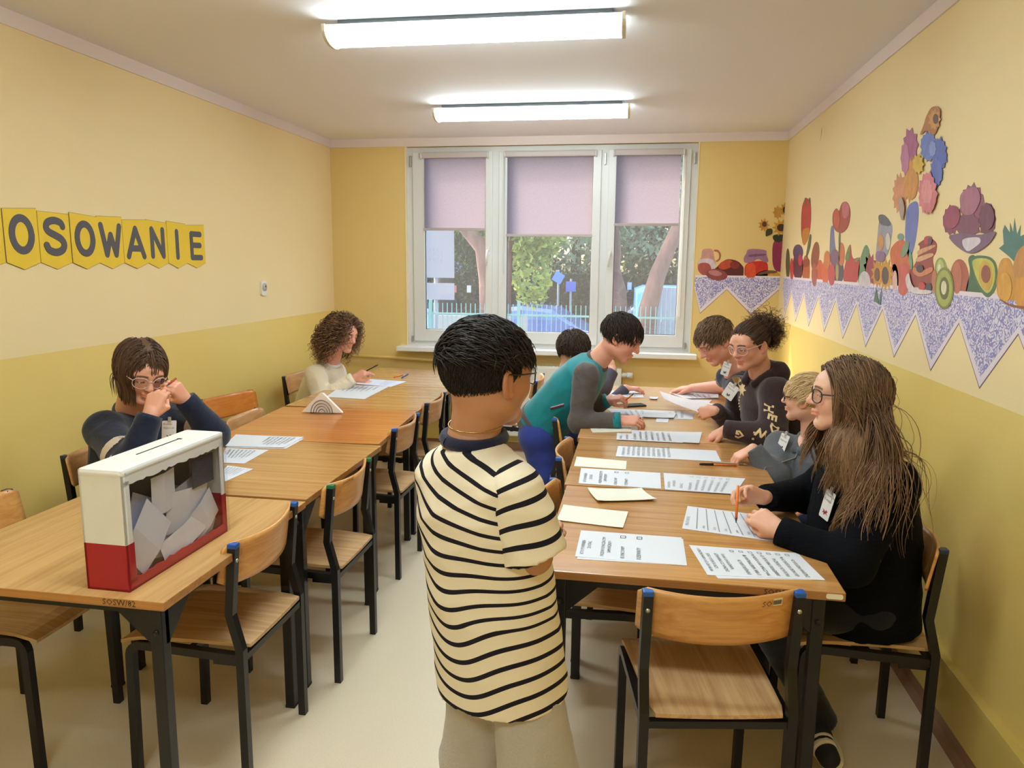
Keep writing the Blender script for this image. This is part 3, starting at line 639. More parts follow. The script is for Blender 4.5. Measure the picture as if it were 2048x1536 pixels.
paper(pr((1367,799),(1424,800),(1415,810),(1385,808)), 'white sheet beside the sheet that the brown hoodie girl holds up', z=TH+.001)
q = [W(1318,787,4.62), W(1440,812,4.12), W(1432,838,4.02), W(1335,803,4.40)]; q[0].z = .80; q[3].z = .775; 
paper(None, 'greyish sheet held up at an angle by the girl in the brown hoodie', world=[W(1320,787,4.55), W(1440,814,4.10), W(1425,836,3.98), W(1330,803,4.38)], lift=.01, mt=mat('copy paper thin', (214,206,206), .7))
# left row
def plh(nl, nr, fr_, fl): return [fl, nl, nr, fr_]
nm = [('-', .08, .10+.085*i, .35+.45*random.random()) for i in range(8)]
lt = [(t, .08, .12+.085*i, .035) for i, t in enumerate(names2)]
paper([(472,870),(444,893),(567,896),(607,875)], 'printed sheets stacked on the table beside the ballot box, nearest the napkin holder', lines=[(t,.08,.55+.06*i,.032) for i, t in enumerate(names2)], lift=.002)
paper([(478,872),(452,895),(572,897),(608,877)], 'lower sheet of the stack nearest the napkin holder', z=TH-.0008)
paper([(452,896),(436,925),(489,927),(537,900)], 'printed ballot lying between two other sheets right behind the ballot box', lines=[(t,.08,.15+.10*i,.05) for i, t in enumerate(names2)])
paper([(455,931),(430,958),(450,963),(507,938)], 'printed ballot lying closest to the ballot box', lines=[(t,.08,.15+.12*i,.05) for i, t in enumerate(names2[:6])])
paper([(735,757.7),(703.5,767),(781,773.6),(813,763)], 'bluish white sheet on the table by the heating pipe', lines=[(t,.1,.6+.1*i,.04) for i, t in enumerate(names2[:3])], ink=PRINTL, mt=mat('copy paper blue', (220,226,244), .6))
paper([(685,770),(652,794),(729,798),(778,773)], 'printed ballot in front of the curly haired girl', lines=[(t,.06,.08+.105*i,.042) for i, t in enumerate(names2+['UCZNIOWSKI'])])
# ---------------------------------------------------------------- pens and pencils
PO = mat('orange plastic', (226,120,36), .35); PB = mat('blue plastic', (54,72,170), .35); PK = mat('black plastic', (24,24,28), .35); PRD = mat('red plastic', (178,52,34), .35); PYL = mat('pencil wood', (214,170,110), .5); LEAD = mat('pencil lead', (40,40,44), .5); PGR = mat('patterned pencil', (150,160,140), .4, var=(90,.9,(190,150,150)))
def pen(a, b, r, body, tip, label, capm=None, group=None):
    """a: rear end, b: writing tip"""
    a, b = Vector(a), Vector(b); d = (b-a); L = d.length; d.normalize()
    e = empty('pen', a, 0, label, 'pen', group); z = Vector()
    m = MB(); m.tube([z, d*(L-.016)], r, 8); m.build('barrel', body, e)
    m = MB(); m.tube([d*(L-.016), d*(L-.003), d*L], [r, r*.35, r*.12], 8); m.build('tip', tip, e)
    if capm:
        m = MB(); m.tube([d*(L-.058), d*(L-.004), d*L], [r*1.25, r*1.25, r*.8], 8); m.build('cap', capm, e)
    return e
zt = TH+.0045
pen(WZ(788,754,zt), WZ(807,749,zt), .0042, PO, PK, 'orange pen lying on the table by the heating pipe')
pen(WZ(816,748,zt), WZ(802,756,zt), .0042, PB, PK, 'blue pen lying crossed against the orange pen')
pen(WZ(1473,930.5,zt), WZ(1399,928,zt), .0042, PO, PK, 'orange pen with black cap lying in front of the blond boy', PK)
pen(WZ(1425,924,zt), WZ(1495,929,zt), .0038, PGR, PYL, 'pencil with a patterned barrel lying beside the orange pen')
# phone
p0, p1, p2 = WZ(1247,813,TH), WZ(1283,812,TH), WZ(1262,816,TH)
e = empty('mobile_phone', WZ(1266,812,TH), math.radians(28), 'black mobile phone lying on the table beside the teal vest boy', 'phone')
m = MB(); m.prism(rrect(.15, .075, .01), .009); m.build('case', PK, e); m = MB(); m.prism(rrect(.14, .066, .007), .0006, M=Matrix.Translation((0, 0, .009))); m.build('screen', mat('phone glass', (16,20,26), .06), e)
# napkin holder
c = WZ(646, 826, TH); e = empty('napkin_holder', (c.x, c.y, TH), .07, 'wire napkin holder with concentric arches on the reddish table', 'napkin holder')
WIR = mat('chrome wire', (120,118,120), .25, metal=.9)
for s in (-1, 1):
    for k, r in enumerate((.062, .047, .033, .019)):
        m = MB(); m.tube([(0+p.x*1.0, s*.020, .004+p.z*1.15) for p in arc((0,0,0), r, 0, math.pi, 18)], .0018, 6); m.build('wire_arch', WIR, e)
    m = MB(); m.tube([(-.068, s*.020, .004), (.068, s*.020, .004)], .002, 6); m.build('base_wire', WIR, e)
for x in (-.066, .066):
    m = MB(); m.tube([(x, -.020, .004), (x, .020, .004)], .002, 6); m.build('base_wire', WIR, e)
NAP = mat('napkin', (232,222,212), .8)
for k in range(4):
    m = MB(); y = -.0135+k*.009
    dz = .002*k; m.prism([(-.118+.003*k, .0), (.118-.002*k, .0), (.004, .112-dz), (-.004, .112-dz)], .0065, M=Matrix(((1,0,0,0),(0,0,-1,y+.003),(0,1,0,.0062),(0,0,0,1))))
    o = m.build('paper_napkin', NAP); o.location = (c.x, c.y, TH); o.rotation_euler = (0, 0, .07)
    tag(o, 'white paper napkin folded to a triangle in the wire holder', 'napkin', 'napkins in the wire holder')
# ================================================================ letter banner on the left wall
BANY = mat('banner card', (232,196,42), .55, var=(6,.3,(222,180,30))); BANE = mat('banner edge', (120,92,40), .7); BANK = mat('letter card', (84,80,86), .6)
STROKE = {  # centre lines in a 0..1 x 0..1.5 cell
 'O': [[(.5+.36*math.cos(t), .75+.61*math.sin(t)) for t in np.linspace(0, 2*math.pi, 29)]],
 'S': [[(.84,1.16),(.76,1.31),(.5,1.38),(.25,1.29),(.17,1.1),(.26,.93),(.5,.8),(.74,.66),(.85,.45),(.76,.22),(.5,.12),(.24,.2),(.14,.38)]],
 'W': [[(.04,1.38),(.27,.13),(.5,.98),(.73,.13),(.96,1.38)]],
 'A': [[(.1,.12),(.5,1.38),(.9,.12)],[(.25,.48),(.75,.48)]],
 'N': [[(.16,.12),(.16,1.38),(.84,.12),(.84,1.38)]],
 'I': [[(.5,.12),(.5,1.38)]],
 'E': [[(.82,1.36),(.22,1.36),(.22,.14),(.84,.14)],[(.22,.78),(.78,.78)]],
 'L': [[(.25,1.38),(.25,.14),(.85,.14)],[(.08,.62),(.6,.95)]]}
def smooth_line(p, n=5):
    out = []
    for i in range(len(p)-1):
        a, b, c, d = p[max(i-1, 0)], p[i], p[i+1], p[min(i+2, len(p)-1)]
        for k in range(n):
            t = k/n; out.append(tuple(.5*((2*b[j])+(-a[j]+c[j])*t+(2*a[j]-5*b[j]+4*c[j]-d[j])*t*t+(-a[j]+3*b[j]-3*c[j]+d[j])*t**3) for j in (0, 1)))
    return out+[p[-1]]
STROKE['S'] = [smooth_line(STROKE['S'][0])]
def stroke_solid(mb, pts, half, h, M):
    """thick line with round ends and joints as thin solids"""
    for a, b in zip(pts[:-1], pts[1:]):
        a, b = Vector((*a, 0)), Vector((*b, 0)); d = (b-a)
        if d.length < 1e-6: continue
        ang = math.atan2(d.y, d.x); poly = [(a.x+half*math.cos(ang+math.pi/2+t), a.y+half*math.sin(ang+math.pi/2+t)) for t in np.linspace(0, math.pi, 9)]
        poly += [(b.x+half*math.cos(ang-math.pi/2+t), b.y+half*math.sin(ang-math.pi/2+t)) for t in np.linspace(0, math.pi, 9)]
        mb.prism(poly, h+.00004*(len(mb.f)//20), M=M)
def LW(y, z, off=0.): return Matrix(((0,0,1,XL+off),(1,0,0,y),(0,1,0,z),(0,0,0,1)))   # local x -> +Y, y -> +Z, extrude -> +X
ban = [('L',2.555,2.735),('O',2.741,2.920),('S',2.925,3.108),('O',3.113,3.290),('W',3.290,3.470),('A',3.470,3.663),('N',3.663,3.836),('I',3.836,4.012),('E',4.014,4.203)]
ordn = {'L':'pennant with the barred letter L, first of the banner','E':'pennant with the letter E at the end of the banner','S':'pennant with the letter S between two letters O','W':'pennant with the letter W of the banner','A':'pennant with the letter A of the banner','N':'pennant with the letter N of the banner','I':'pennant with the single stroke letter I of the banner'}
oc = ['pennant with the letter O between the barred L and the S','pennant with the letter O between the S and the W']
for k, (ch, y0, y1) in enumerate(ban):
    yc = (y0+y1)/2; h = y1-y0; zt_ = 1.806+.003*math.sin(k*2.1); tl = .006*math.sin(k*1.7)
    lab = oc.pop(0) if ch == 'O' else ordn[ch]
    e = empty('letter_pennant', (XL, yc, 1.68), 0, 'yellow '+lab, 'pennant', 'letter pennants on the left wall')
    off = .002+.0015*(k % 2)
    P = [(-h/2, zt_-tl), (-h/2, 1.583), (0, 1.553), (h/2, 1.583), (h/2, zt_+tl)]
    m = MB(); m.prism([(p[0]*1.012, 1.683+(p[1]-1.683)*1.012) for p in P], .0012, M=LW(yc, 0, off-.001)); m.build('backing', BANE, e, True)
    m = MB(); m.prism(P, .0014, M=LW(yc, 0, off)); m.build('card', BANY, e, True)
    s = .112; m = MB(); dz = (0, .008, .006, .002, .0, -.006, -.002, -.006, -.010)[k]
    for st in STROKE[ch]: stroke_solid(m, [((p[0]-.5)*h*(.80 if ch != 'I' else 1), 1.609+dz+p[1]*s) for p in st], .0165, .0006, LW(yc, 0, off+.0014))
    m.build('letter', BANK, e, True)
# ================================================================ fruit and flower stickers (flat prints, cut to outline)
_sc = {}
def scol(c, c2=None):
    k = 'sticker %02x%02x%02x' % tuple(c)
    return mat(k, c, .38, var=(38, .55, c2 or tuple(max(0, int(v*.72)) for v in c)), stretch=(1,1,.5))
def ell(cx, cy, rx, ry, rot=0, n=22): 
    a = math.radians(rot); return [(cx+rx*math.cos(t)*math.cos(a)-ry*math.sin(t)*math.sin(a), cy+rx*math.cos(t)*math.sin(a)+ry*math.sin(t)*math.cos(a)) for t in np.linspace(0, 2*math.pi, n, endpoint=False)]
def petals(cx, cy, rx, ry, n=11, inner=.6): 
    return [(cx+(rx if i % 2 == 0 else rx*inner)*math.cos(math.pi*i/n), cy+(ry if i % 2 == 0 else ry*inner)*math.sin(math.pi*i/n)) for i in range(2*n)]
def c7(p): return (1560+p[0]/2.559, 180+p[1]/2.559)
def c6(p): return (1360+p[0]/5.12, 380+p[1]/5.12)
class Sticker:
    def __init__(s, wall, conv): s.wall = wall; s.conv = conv; s.L = []; s.n = 0
    def add(s, poly, col, col2=None, spiky=False):
        if len(poly) < 18 and not spiky:
            for _ in range(2): poly = [q for a, b in zip(poly, poly[1:]+poly[:1]) for q in ((.78*a[0]+.22*b[0], .78*a[1]+.22*b[1]), (.22*a[0]+.78*b[0], .22*a[1]+.78*b[1]))]
        s.L.append((poly, scol(col, col2))); return s
    def frill(s, cx, cy, rx, ry, col, n=16, inner=.82, rot=0):
        r = random.Random(int(cx*7+cy)); return s.add([(cx+rx*(1 if i % 2 == 0 else inner)*r.uniform(.92, 1.08)*math.cos(math.pi*i/n), cy+ry*(1 if i % 2 == 0 else inner)*r.uniform(.92, 1.08)*math.sin(math.pi*i/n)) for i in range(2*n)], col)
    def build(s, label, name='wall_sticker', cat='sticker', base=.0008, group=None):
        mats = []; m = MB()
        for i, (poly, mt) in enumerate(s.L):
            if mt not in mats: mats.append(mt)
            off = base+.0005*i; vs = []
            for p in poly:
                x, y = s.conv(p); q = WX(x, y, XR-off) if s.wall == 'R' else W(x, y, YB-off); vs.append(q)
            n = len(vs); d = Vector((.0004, 0, 0)) if s.wall == 'R' else Vector((0, .0004, 0))
            m.add(vs+[v+d for v in vs], [tuple(range(n)), tuple(range(2*n-1, n-1, -1))]+[(k, (k+1) % n, n+(k+1) % n, n+k) for k in range(n)], mats.index(mt))
        o = m.build(name, mats)
        bm = bmesh.new(); bm.from_mesh(o.data); bmesh.ops.recalc_face_normals(bm, faces=bm.faces[:]); bm.to_mesh(o.data); bm.free()
        return tag(o, label, cat, group)
R = lambda: Sticker('R', c7)
B = lambda: Sticker('B', c6)
# lace cloth border ------------------------------------------------
LACE = bpy.data.materials.new('lace print'); LACE.use_nodes = True; g = LACE.node_tree; b = g.nodes['Principled BSDF']; b.inputs['Roughness'].default_value = .4
tc = g.nodes.new('ShaderNodeTexCoord'); v1 = g.nodes.new('ShaderNodeTexVoronoi'); v1.inputs['Scale'].default_value = 44; v1.feature = 'F1'
nz = g.nodes.new('ShaderNodeTexNoise'); nz.inputs['Scale'].default_value = 44; nz.inputs['Detail'].default_value = 2
av = g.nodes.new('ShaderNodeVectorMath'); av.operation = 'MULTIPLY_ADD'; av.inputs[1].default_value = (.03,)*3
g.links.new(nz.outputs['Color'], av.inputs[0]); g.links.new(tc.outputs['Object'], av.inputs[2]); g.links.new(av.outputs[0], v1.inputs[0]); g.links.new(tc.outputs['Object'], nz.inputs[0])
sn = g.nodes.new('ShaderNodeMath'); sn.operation = 'MULTIPLY'; sn.inputs[1].default_value = 15; s2 = g.nodes.new('ShaderNodeMath'); s2.operation = 'SINE'
g.links.new(v1.outputs['Distance'], sn.inputs[0]); g.links.new(sn.outputs[0], s2.inputs[0])
rp = g.nodes.new('ShaderNodeValToRGB'); rp.color_ramp.elements[0].position = .30; rp.color_ramp.elements[0].color = lin((222,214,228)); rp.color_ramp.elements[1].position = .62; rp.color_ramp.elements[1].color = lin((132,130,188))
mr = g.nodes.new('ShaderNodeMapRange'); mr.inputs[1].default_value = -1; mr.inputs[2].default_value = 1; g.links.new(s2.outputs[0], mr.inputs[0]); g.links.new(mr.outputs[0], rp.inputs[0]); g.links.new(rp.outputs[0], b.inputs['Base Color'])
LACEW = mat('lace paper', (226,214,224), .42)
LACEE = mat('lace outline', (120,96,110), .6)
def zig(u0, u1, tips, ztip, zval, ztop, inset=0.):
    """polygon in (u, z): straight top, pointed below"""
    out = [(u0, ztop), (u0, zval+inset)]
    hp = (tips[1]-tips[0])/2
    for k, t in enumerate(tips):
        l = t-hp; r = t+hp
        if l > u0+1e-3 and k == 0: out.append((l, zval+inset))
        if l < u0: pass
        out.append((t, ztip+inset*1.7))
        if r < u1-1e-3: out.append((r, zval+inset*1.15))
    out += [(u1, zval+inset if tips[-1]+hp >= u1-1e-3 else zval+inset), (u1, ztop)]
    return out
def lace(name, label, u0, u1, tips, back=False):
    e = empty(name, (XR, (u0+u1)/2, 1.4) if not back else ((u0+u1)/2, YB, 1.4), 0, label, 'sticker')
    for nm_, inset, off, mt, zt2 in (('outline', -.004, .0002, LACEE, 1.520), ('paper', 0., .0006, LACEW, 1.520), ('lace_pattern', .020, .0011, LACE, 1.505)):
        P = zig(u0, u1, tips, 1.219, 1.412, zt2, inset); m = MB()
        M_ = Matrix(((0,0,-1,XR-off),(1,0,0,0),(0,1,0,0),(0,0,0,1))) if not back else Matrix(((1,0,0,0),(0,0,-1,YB-off),(0,1,0,0),(0,0,0,1)))
        m.prism(P, .0004, M=M_); o = m.build(nm_, mt, e, True)
        bm = bmesh.new(); bm.from_mesh(o.data); bmesh.ops.triangulate(bm, faces=bm.faces[:]); bmesh.ops.recalc_face_normals(bm, faces=bm.faces[:]); bm.to_mesh(o.data); bm.free()
lace('lace_border', 'blue and white lace cloth border with long points along the right wall', 1.25, 6.0, [1.35+.4115*i for i in range(12)])
lace('lace_border', 'short blue and white lace cloth border between window and corner on the back wall', .455, 1.104, [.508, .902], True)
# back wall items (crop coordinates) --------------------------------
B().add([(225,600),(340,600),(350,690),(370,760),(340,830),(240,870),(180,830),(180,740),(220,690)], (206,150,140)).add([(185,705),(330,700),(370,765),(345,830),(290,800),(190,790)], (222,204,214)).add([(195,745),(300,745),(330,830),(250,880),(200,850),(180,800)], (176,84,76)).add([(345,610),(395,612),(425,660),(410,720),(370,740),(365,725),(398,705),(402,660),(385,632),(350,630)], (186,104,82)).build('glass jug sticker with pinkish milk on the back wall', group='kitchen stickers')
B().add([(370,800),(410,750),(480,705),(560,715),(610,740),(640,775),(655,800),(645,930),(480,945),(200,945),(150,940),(230,890)], (92,26,26)).add(ell(470,765,80,45,-20), (196,74,48)).add(ell(560,770,50,38,15), (140,46,34)).add(ell(375,868,112,58,8), (150,70,70)).add(ell(360,850,70,28,10), (196,130,130)).build('sticker of dark red peppers and onions beside the milk jug')
B().add([(660,740),(880,720),(905,780),(895,920),(660,925)], (210,48,34)).add([(670,760),(770,740),(780,900),(675,915)], (226,84,40)).add([(690,600),(890,610),(885,660),(912,735),(870,745),(800,700),(740,740),(655,750),(650,690),(680,650)], (168,120,150)).add([(700,660),(880,650),(890,670),(700,690)], (126,86,120)).build('sticker of a red jam jar with a lilac cloth lid')
B().add([(945,500),(1085,490),(1088,600),(1065,850),(945,820)], (150,40,84)).add([(950,455),(1085,455),(1080,500),(1010,545),(950,510)], (40,46,30)).add(petals(1035,385,95,90,10), (214,150,44)).add(ell(1035,385,42,38), (58,36,20)).add(petals(860,360,60,72,9), (206,140,60)).add(ell(865,350,24,28), (84,54,24)).add(petals(1000,230,55,80,8), (206,150,56)).add(petals(1075,200,50,80,8), (196,138,46)).add(ell(1078,205,26,36), (60,38,18)).add([(880,400),(945,390),(950,450),(900,470),(875,480)], (52,62,32)).build('sticker of sunflowers in a dotted purple vase in the corner')
B().add([(750,880),(850,820),(980,820),(1050,890),(960,950),(830,955)], (222,160,40)).add([(770,875),(860,825),(990,825),(1000,850),(870,860)], (120,84,60)).build('sticker of a yellow lemon in front of the jam jar')
# right wall items (crop coordinates of the wall, from the corner to the front) ----------
R().add(ell(40,890,11,80), (84,92,50)).add(ell(60,920,9,60), (206,60,74)).build('narrow sticker of a cucumber and radish beside the corner')
R().add(ell(92,900,26,80), (86,40,62)).add(ell(92,830,26,40), (84,60,110)).add(ell(103,870,10,30), (206,40,76)).build('sticker of purple grapes and beetroot on the right wall')
R().add([(110,600),(125,560),(132,550),(150,560),(160,600),(158,700),(140,780),(118,790),(106,730)], (196,40,62)).add([(112,715),(152,700),(145,760),(125,800),(112,780)], (204,130,48)).add([(124,560),(130,545),(136,600)], (80,110,70)).add([(146,560),(153,545),(158,600)], (80,100,70)).add([(150,740),(160,735),(155,800),(140,850),(130,860),(140,800)], (70,96,72)).build('sticker of a tall glass of red flowers near the corner')
R().add(ell(133,925,20,80), (190,96,44)).add(ell(180,850,20,74,6), (150,66,52)).add(ell(175,945,14,60), (178,84,72)).add([(115,870),(150,860),(152,900),(118,910)], (150,60,36)).build('sticker of sausages and bread rolls on the right wall')
R().add(ell(205,935,17,66), (214,84,40)).add(ell(232,935,18,64), (224,96,34)).add(ell(264,945,18,56), (206,62,72)).add(ell(240,870,16,48), (222,120,50)).build('sticker of halved oranges standing in a row')
R().add([(258,700),(275,690),(280,780),(292,850),(265,890),(252,850)], (112,118,172)).add(ell(280,860,24,46), (120,80,120)).add([(300,720),(310,720),(306,880),(299,880)], (96,104,74)).add([(268,630),(290,600),(300,630),(315,575),(345,570),(362,620),(350,700),(318,735),(285,725),(268,690)], (176,66,62)).add([(315,580),(340,570),(356,600),(350,650),(320,660)], (206,110,126)).add(ell(290,660,16,50), (206,86,70)).build('sticker of a pink tulip with lavender above the fruit row')
R().add(ell(300,930,26,66), (76,60,92)).add(ell(292,930,8,46), (176,170,80)).add(ell(314,840,16,60), (214,112,66)).build('sticker of a halved aubergine on the right wall')
R().add([(320,960),(335,880),(355,800),(362,785),(370,870),(410,850),(405,960),(370,1020),(340,1025)], (200,50,56)).add([(328,870),(350,800),(360,790),(356,880)], (110,136,80)).add([(370,880),(412,850),(400,880)], (110,140,90)).build('sticker of red bell peppers with green stems')
R().add([(395,1000),(405,880),(430,800),(445,790),(462,830),(440,900),(430,1010)], (104,146,104)).add(ell(432,985,30,58), (216,206,210)).build('sticker of a green courgette and white garlic')
R().add([(490,830),(510,630),(540,650),(580,690),(565,800),(545,860),(490,880)], (166,164,178)).add([(500,640),(530,635),(560,665),(570,700),(510,690)], (98,104,112)).add(ell(515,780,16,40), (210,150,90)).add(ell(552,775,12,44), (224,214,196)).add([(490,820),(540,830),(535,880),(488,878)], (150,110,150)).build('sticker of a glass of water with fruit slices')
R().add(petals(462,920,36,90,11,.7), (164,56,74)).add(petals(500,940,36,84,11,.62), (216,148,50)).add(petals(540,945,44,92,12,.62), (222,156,42)).add(ell(538,950,18,46), (92,70,72)).add(ell(496,945,13,34), (120,80,60)).add([(478,1080),(492,1010),(505,1090),(520,1010),(515,1100)], (84,110,98), None, True).build('sticker of two sunflowers and a dahlia with pointed leaves')
R().add([(570,900),(560,820),(590,780),(625,760),(655,790),(668,860),(665,960),(640,1030),(600,1010)], (216,106,62)).add([(600,900),(640,880),(668,900),(660,970),(625,1030)], (214,88,80)).add(ell(617,752,17,18), (130,160,150)).add(ell(640,815,15,45,20), (120,150,120)).add([(655,840),(670,820),(680,900),(670,930)], (110,160,130)).build('sticker of orange apricots with green leaves')
R().add(ell(585,970,22,80), (214,140,130)).add(ell(588,985,12,62), (226,186,180)).add(ell(630,1018,26,34), (206,90,84)).build('sticker of a pink grapefruit wedge')
R().add([(640,700),(650,590),(705,560),(712,640),(690,800),(660,880),(640,780)], (112,124,192)).frill(612,530,38,110,(224,150,106),13,.78).frill(660,470,30,110,(220,150,62),12,.74).add([(640,450),(655,350),(685,335),(700,400),(710,480),(690,560),(650,560)], (218,150,66)).frill(668,280,42,92,(176,96,140),9,.72).frill(640,350,24,90,(196,126,160),8,.8).frill(760,290,46,84,(104,126,200),14).frill(815,330,42,92,(84,104,186),14).frill(800,420,34,80,(92,112,190),12).frill(780,300,20,44,(132,152,214),9).add([(735,180),(745,140),(770,90),(800,80),(822,100),(815,170),(790,240),(750,200),(710,240)], (186,118,48)).add(petals(790,150,34,60,9,.7), (214,150,56)).add(ell(796,148,14,26), (92,58,30)).add(petals(706,380,32,56,9,.72), (226,186,58)).frill(755,530,50,112,(222,126,132),15,.86).frill(752,520,30,70,(232,150,150),12,.84).add([(600,560),(620,540),(640,600),(622,690)], (190,160,150)).build('tall sticker of a bright flower bouquet in a blue vase')
R().add([(640,990),(650,930),(690,900),(720,800),(700,790),(760,750),(805,780),(800,830),(780,860),(790,920),(780,1000),(770,1040),(680,1040)], (156,56,50)).add([(700,820),(790,790),(800,800),(720,840),(705,850)], (222,160,120)).add([(690,860),(780,830),(790,850),(700,885)], (224,170,130)).add([(678,900),(720,930),(780,900),(785,930),(720,960),(680,940)], (214,130,90)).add([(735,750),(775,745),(780,780),(740,795)], (200,60,70)).add([(757,755),(775,755),(775,790),(757,790)], (64,84,104)).add(ell(715,915,18,20), (52,46,64)).add(ell(725,1005,18,22), (202,50,60)).add(ell(760,1010,16,22), (56,50,70)).add([(640,960),(660,930),(668,985),(690,1020),(780,1025),(770,1045),(690,1045),(650,1020)], (226,212,214)).build('sticker of a stack of fruit pancakes in a white cup')
R().add(ell(822,925,32,68), (150,160,86)).add(ell(820,915,20,48), (190,196,110)).add(ell(815,912,9,20), (226,222,190)).add(ell(790,980,14,60), (196,120,80)).add(ell(840,1015,49,108), (128,134,62)).add(ell(840,1015,41,94), (172,178,84)).add(ell(840,1015,24,58), (90,96,44)).add(ell(838,1012,14,36), (230,222,186)).build('sticker of two kiwi halves on the right wall')
R().add(ell(918,965,48,100), (178,86,62)).add(ell(905,960,26,84), (196,106,80)).build('sticker of a brown whole kiwi between kiwi half and avocado')
R().add([(940,1100),(955,1000),(975,930),(960,860),(985,840),(1010,860),(1040,1000),(1040,1070),(985,1130)], (58,100,68)).add([(970,870),(1000,845),(1070,850),(1105,880),(1118,960),(1095,1040),(1060,1070),(1010,1010)], (70,116,70)).add([(978,880),(1005,860),(1065,862),(1096,890),(1104,960),(1082,1028),(1055,1045),(1012,985)], (206,200,86)).add(ell(1052,950,34,76,-4), (214,170,58)).add(ell(1053,942,24,46), (150,74,60)).build('sticker of a halved avocado with its stone')
R().frill(875,670,46,80,(142,66,92),11,.86).frill(985,590,66,116,(150,84,104),13,.86).frill(1060,660,48,92,(118,62,82),11,.86).frill(960,690,70,64,(134,74,96),11,.86).add([(915,540),(960,500),(1010,495),(1030,560),(990,640),(930,640)], (176,110,130)).add(ell(880,650,40,60,10), (160,70,96)).add(ell(1060,650,36,66), (120,66,84)).add([(855,745),(930,730),(1020,745),(1115,715),(1070,790),(1000,835),(950,835),(890,790)], (128,96,124)).add([(930,760),(1020,750),(1030,780),(990,810),(960,830),(935,800)], (224,212,222)).build('sticker of dark roses in a silver bowl')
R().add([(1120,810),(1145,790),(1140,720),(1150,690),(1175,730),(1178,680),(1192,730),(1200,655),(1212,740),(1232,690),(1228,750),(1249,740),(1249,800),(1200,880),(1170,850)], (72,124,116), None, True).add([(1110,1050),(1105,960),(1130,860),(1180,860),(1200,960),(1230,960),(1249,950),(1290,960),(1290,1115),(1190,1105),(1140,1090)], (214,150,50)).add([(1185,930),(1210,830),(1249,790),(1300,790),(1300,960),(1220,970)], (204,140,66)).add(ell(1150,1010,36,76), (226,164,46)).add(ell(1240,1040,40,84), (224,154,40)).add([(1110,1060),(1180,1100),(1290,1110),(1290,1125),(1170,1110)], (150,84,50)).build('sticker of a pineapple with cut slices')
# ================================================================ outside, seen through the window
GZ = -.75
m = MB(); m.box((0, 45, GZ-.1), (90, 78, .2)); struct('ground', m, mat('asphalt', (120,122,126), .9, var=(3,.5,(96,98,100))))
# green metal fence
FEN = mat('fence steel', (120,160,150), .5); FY = 11.6
e = empty('fence', (-.5, FY, GZ), 0, 'green steel bar fence along the yard outside the window', 'fence')
m = MB(); m.box((-.5, FY, .79), (9, .03, .03)); m.build('rail', FEN, e, True); m = MB(); m.box((-.5, FY, GZ+.22), (9, .03, .035)); m.build('rail', FEN, e, True)
m0 = MB(); m0.box((0, 0, 0), (.013, .013, 1.70)); bme = m0.mesh('bar'); bme.materials.append(FEN)
for k in range(118):
    o = bpy.data.objects.new('bar', bme); COL.objects.link(o); o.parent = e; o.location = (-4.6+k*.0765+.5, 0, .86)
for x in (-3.27, -1.83, -.39, 1.05, 2.5):
    m = MB(); m.box((x, FY, GZ+.88), (.05, .05, 1.76)); m.build('post', FEN, e, True)
# low white cabinet / wall boards behind the fence
m = MB(); m.box((-2.62, FY+.35, (.74+GZ)/2), (1.22, .04, .74-GZ), bev=.01); tag(m.build('notice_board', mat('board white', (176,168,166), .7)), 'low white board standing behind the fence below the blue car', 'board')
m = MB(); m.box((-1.80, FY+.35, (.78+GZ)/2), (.12, .06, .78-GZ), bev=.01); tag(m.build('meter_box', mat('board white', (176,168,166), .7)), 'narrow white box at the fence post behind the striped boy', 'box')
m = MB()
for k in range(26): m.box((.30+k*.075, FY+.9, .24), (.07, .03, 1.98), bev=.006)
m.box((1.25, FY+.92, .45), (1.95, .02, .04)); tag(m.build('corrugated_fence', mat('grey sheet metal', (160,163,172), .5)), 'pale corrugated metal hoarding behind the fence at the sash beside the stickers', 'fence')
# street sign
e = empty('street_sign', (-3.66, 13.2, GZ), 0, 'white rectangular street sign on a pole behind the sash away from the stickers', 'sign'); SGN = mat('sign back', (150,146,150), .6)
m = MB(); m.cyl((-3.62, 13.2, GZ), (-3.62, 13.2, 2.2), .035, 10); m.build('pole', SGN, e, True)
m = MB(); m.box((-3.52, 13.15, 1.75), (.52, .02, .85), bev=.004); m.build('panel', SGN, e, True); m = MB(); m.box((-3.52, 13.15, 1.08), (.52, .02, .30), bev=.004); m.build('panel', SGN, e, True)
for nm_, px, py, c1 in (('parking_sign', 1142, 573, (70,90,170)), ('parking_sign', 1117, 555, (90,130,200))):
    p = W(px, py, 19.5); e = empty('parking_sign', (p.x, p.y, GZ), 0, 'small blue parking sign on a thin pole' if px == 1142 else 'small tilted blue sign among the bushes', 'sign')
    m = MB(); m.cyl((p.x, p.y, GZ), (p.x, p.y, p.z+.2), .03, 8); m.build('pole', mat('galvanised', (120,124,130), .5), e, True)
    m = MB(); m.box((p.x, p.y-.04, p.z), (.26, .02, .26), rot=Matrix.Rotation(0 if px == 1142 else .5, 3, 'Y')); m.build('panel', mat('sign blue %d' % px, c1, .5), e, True)
for px, py, c1, lb in ((909,578,(196,110,110),'small reddish plate hanging on the hedge'), (938,578,(210,206,200),'small white plate hanging on the hedge'), (1259,572,(170,196,220),'small pale blue plate hanging on the hedge')):
    p = W(px, py, 20.6); m = MB(); m.box(p, (.12, .02, .2), bev=.004); tag(m.build('hedge_plate', mat('plate %d' % px, c1, .6)), lb, 'plate')
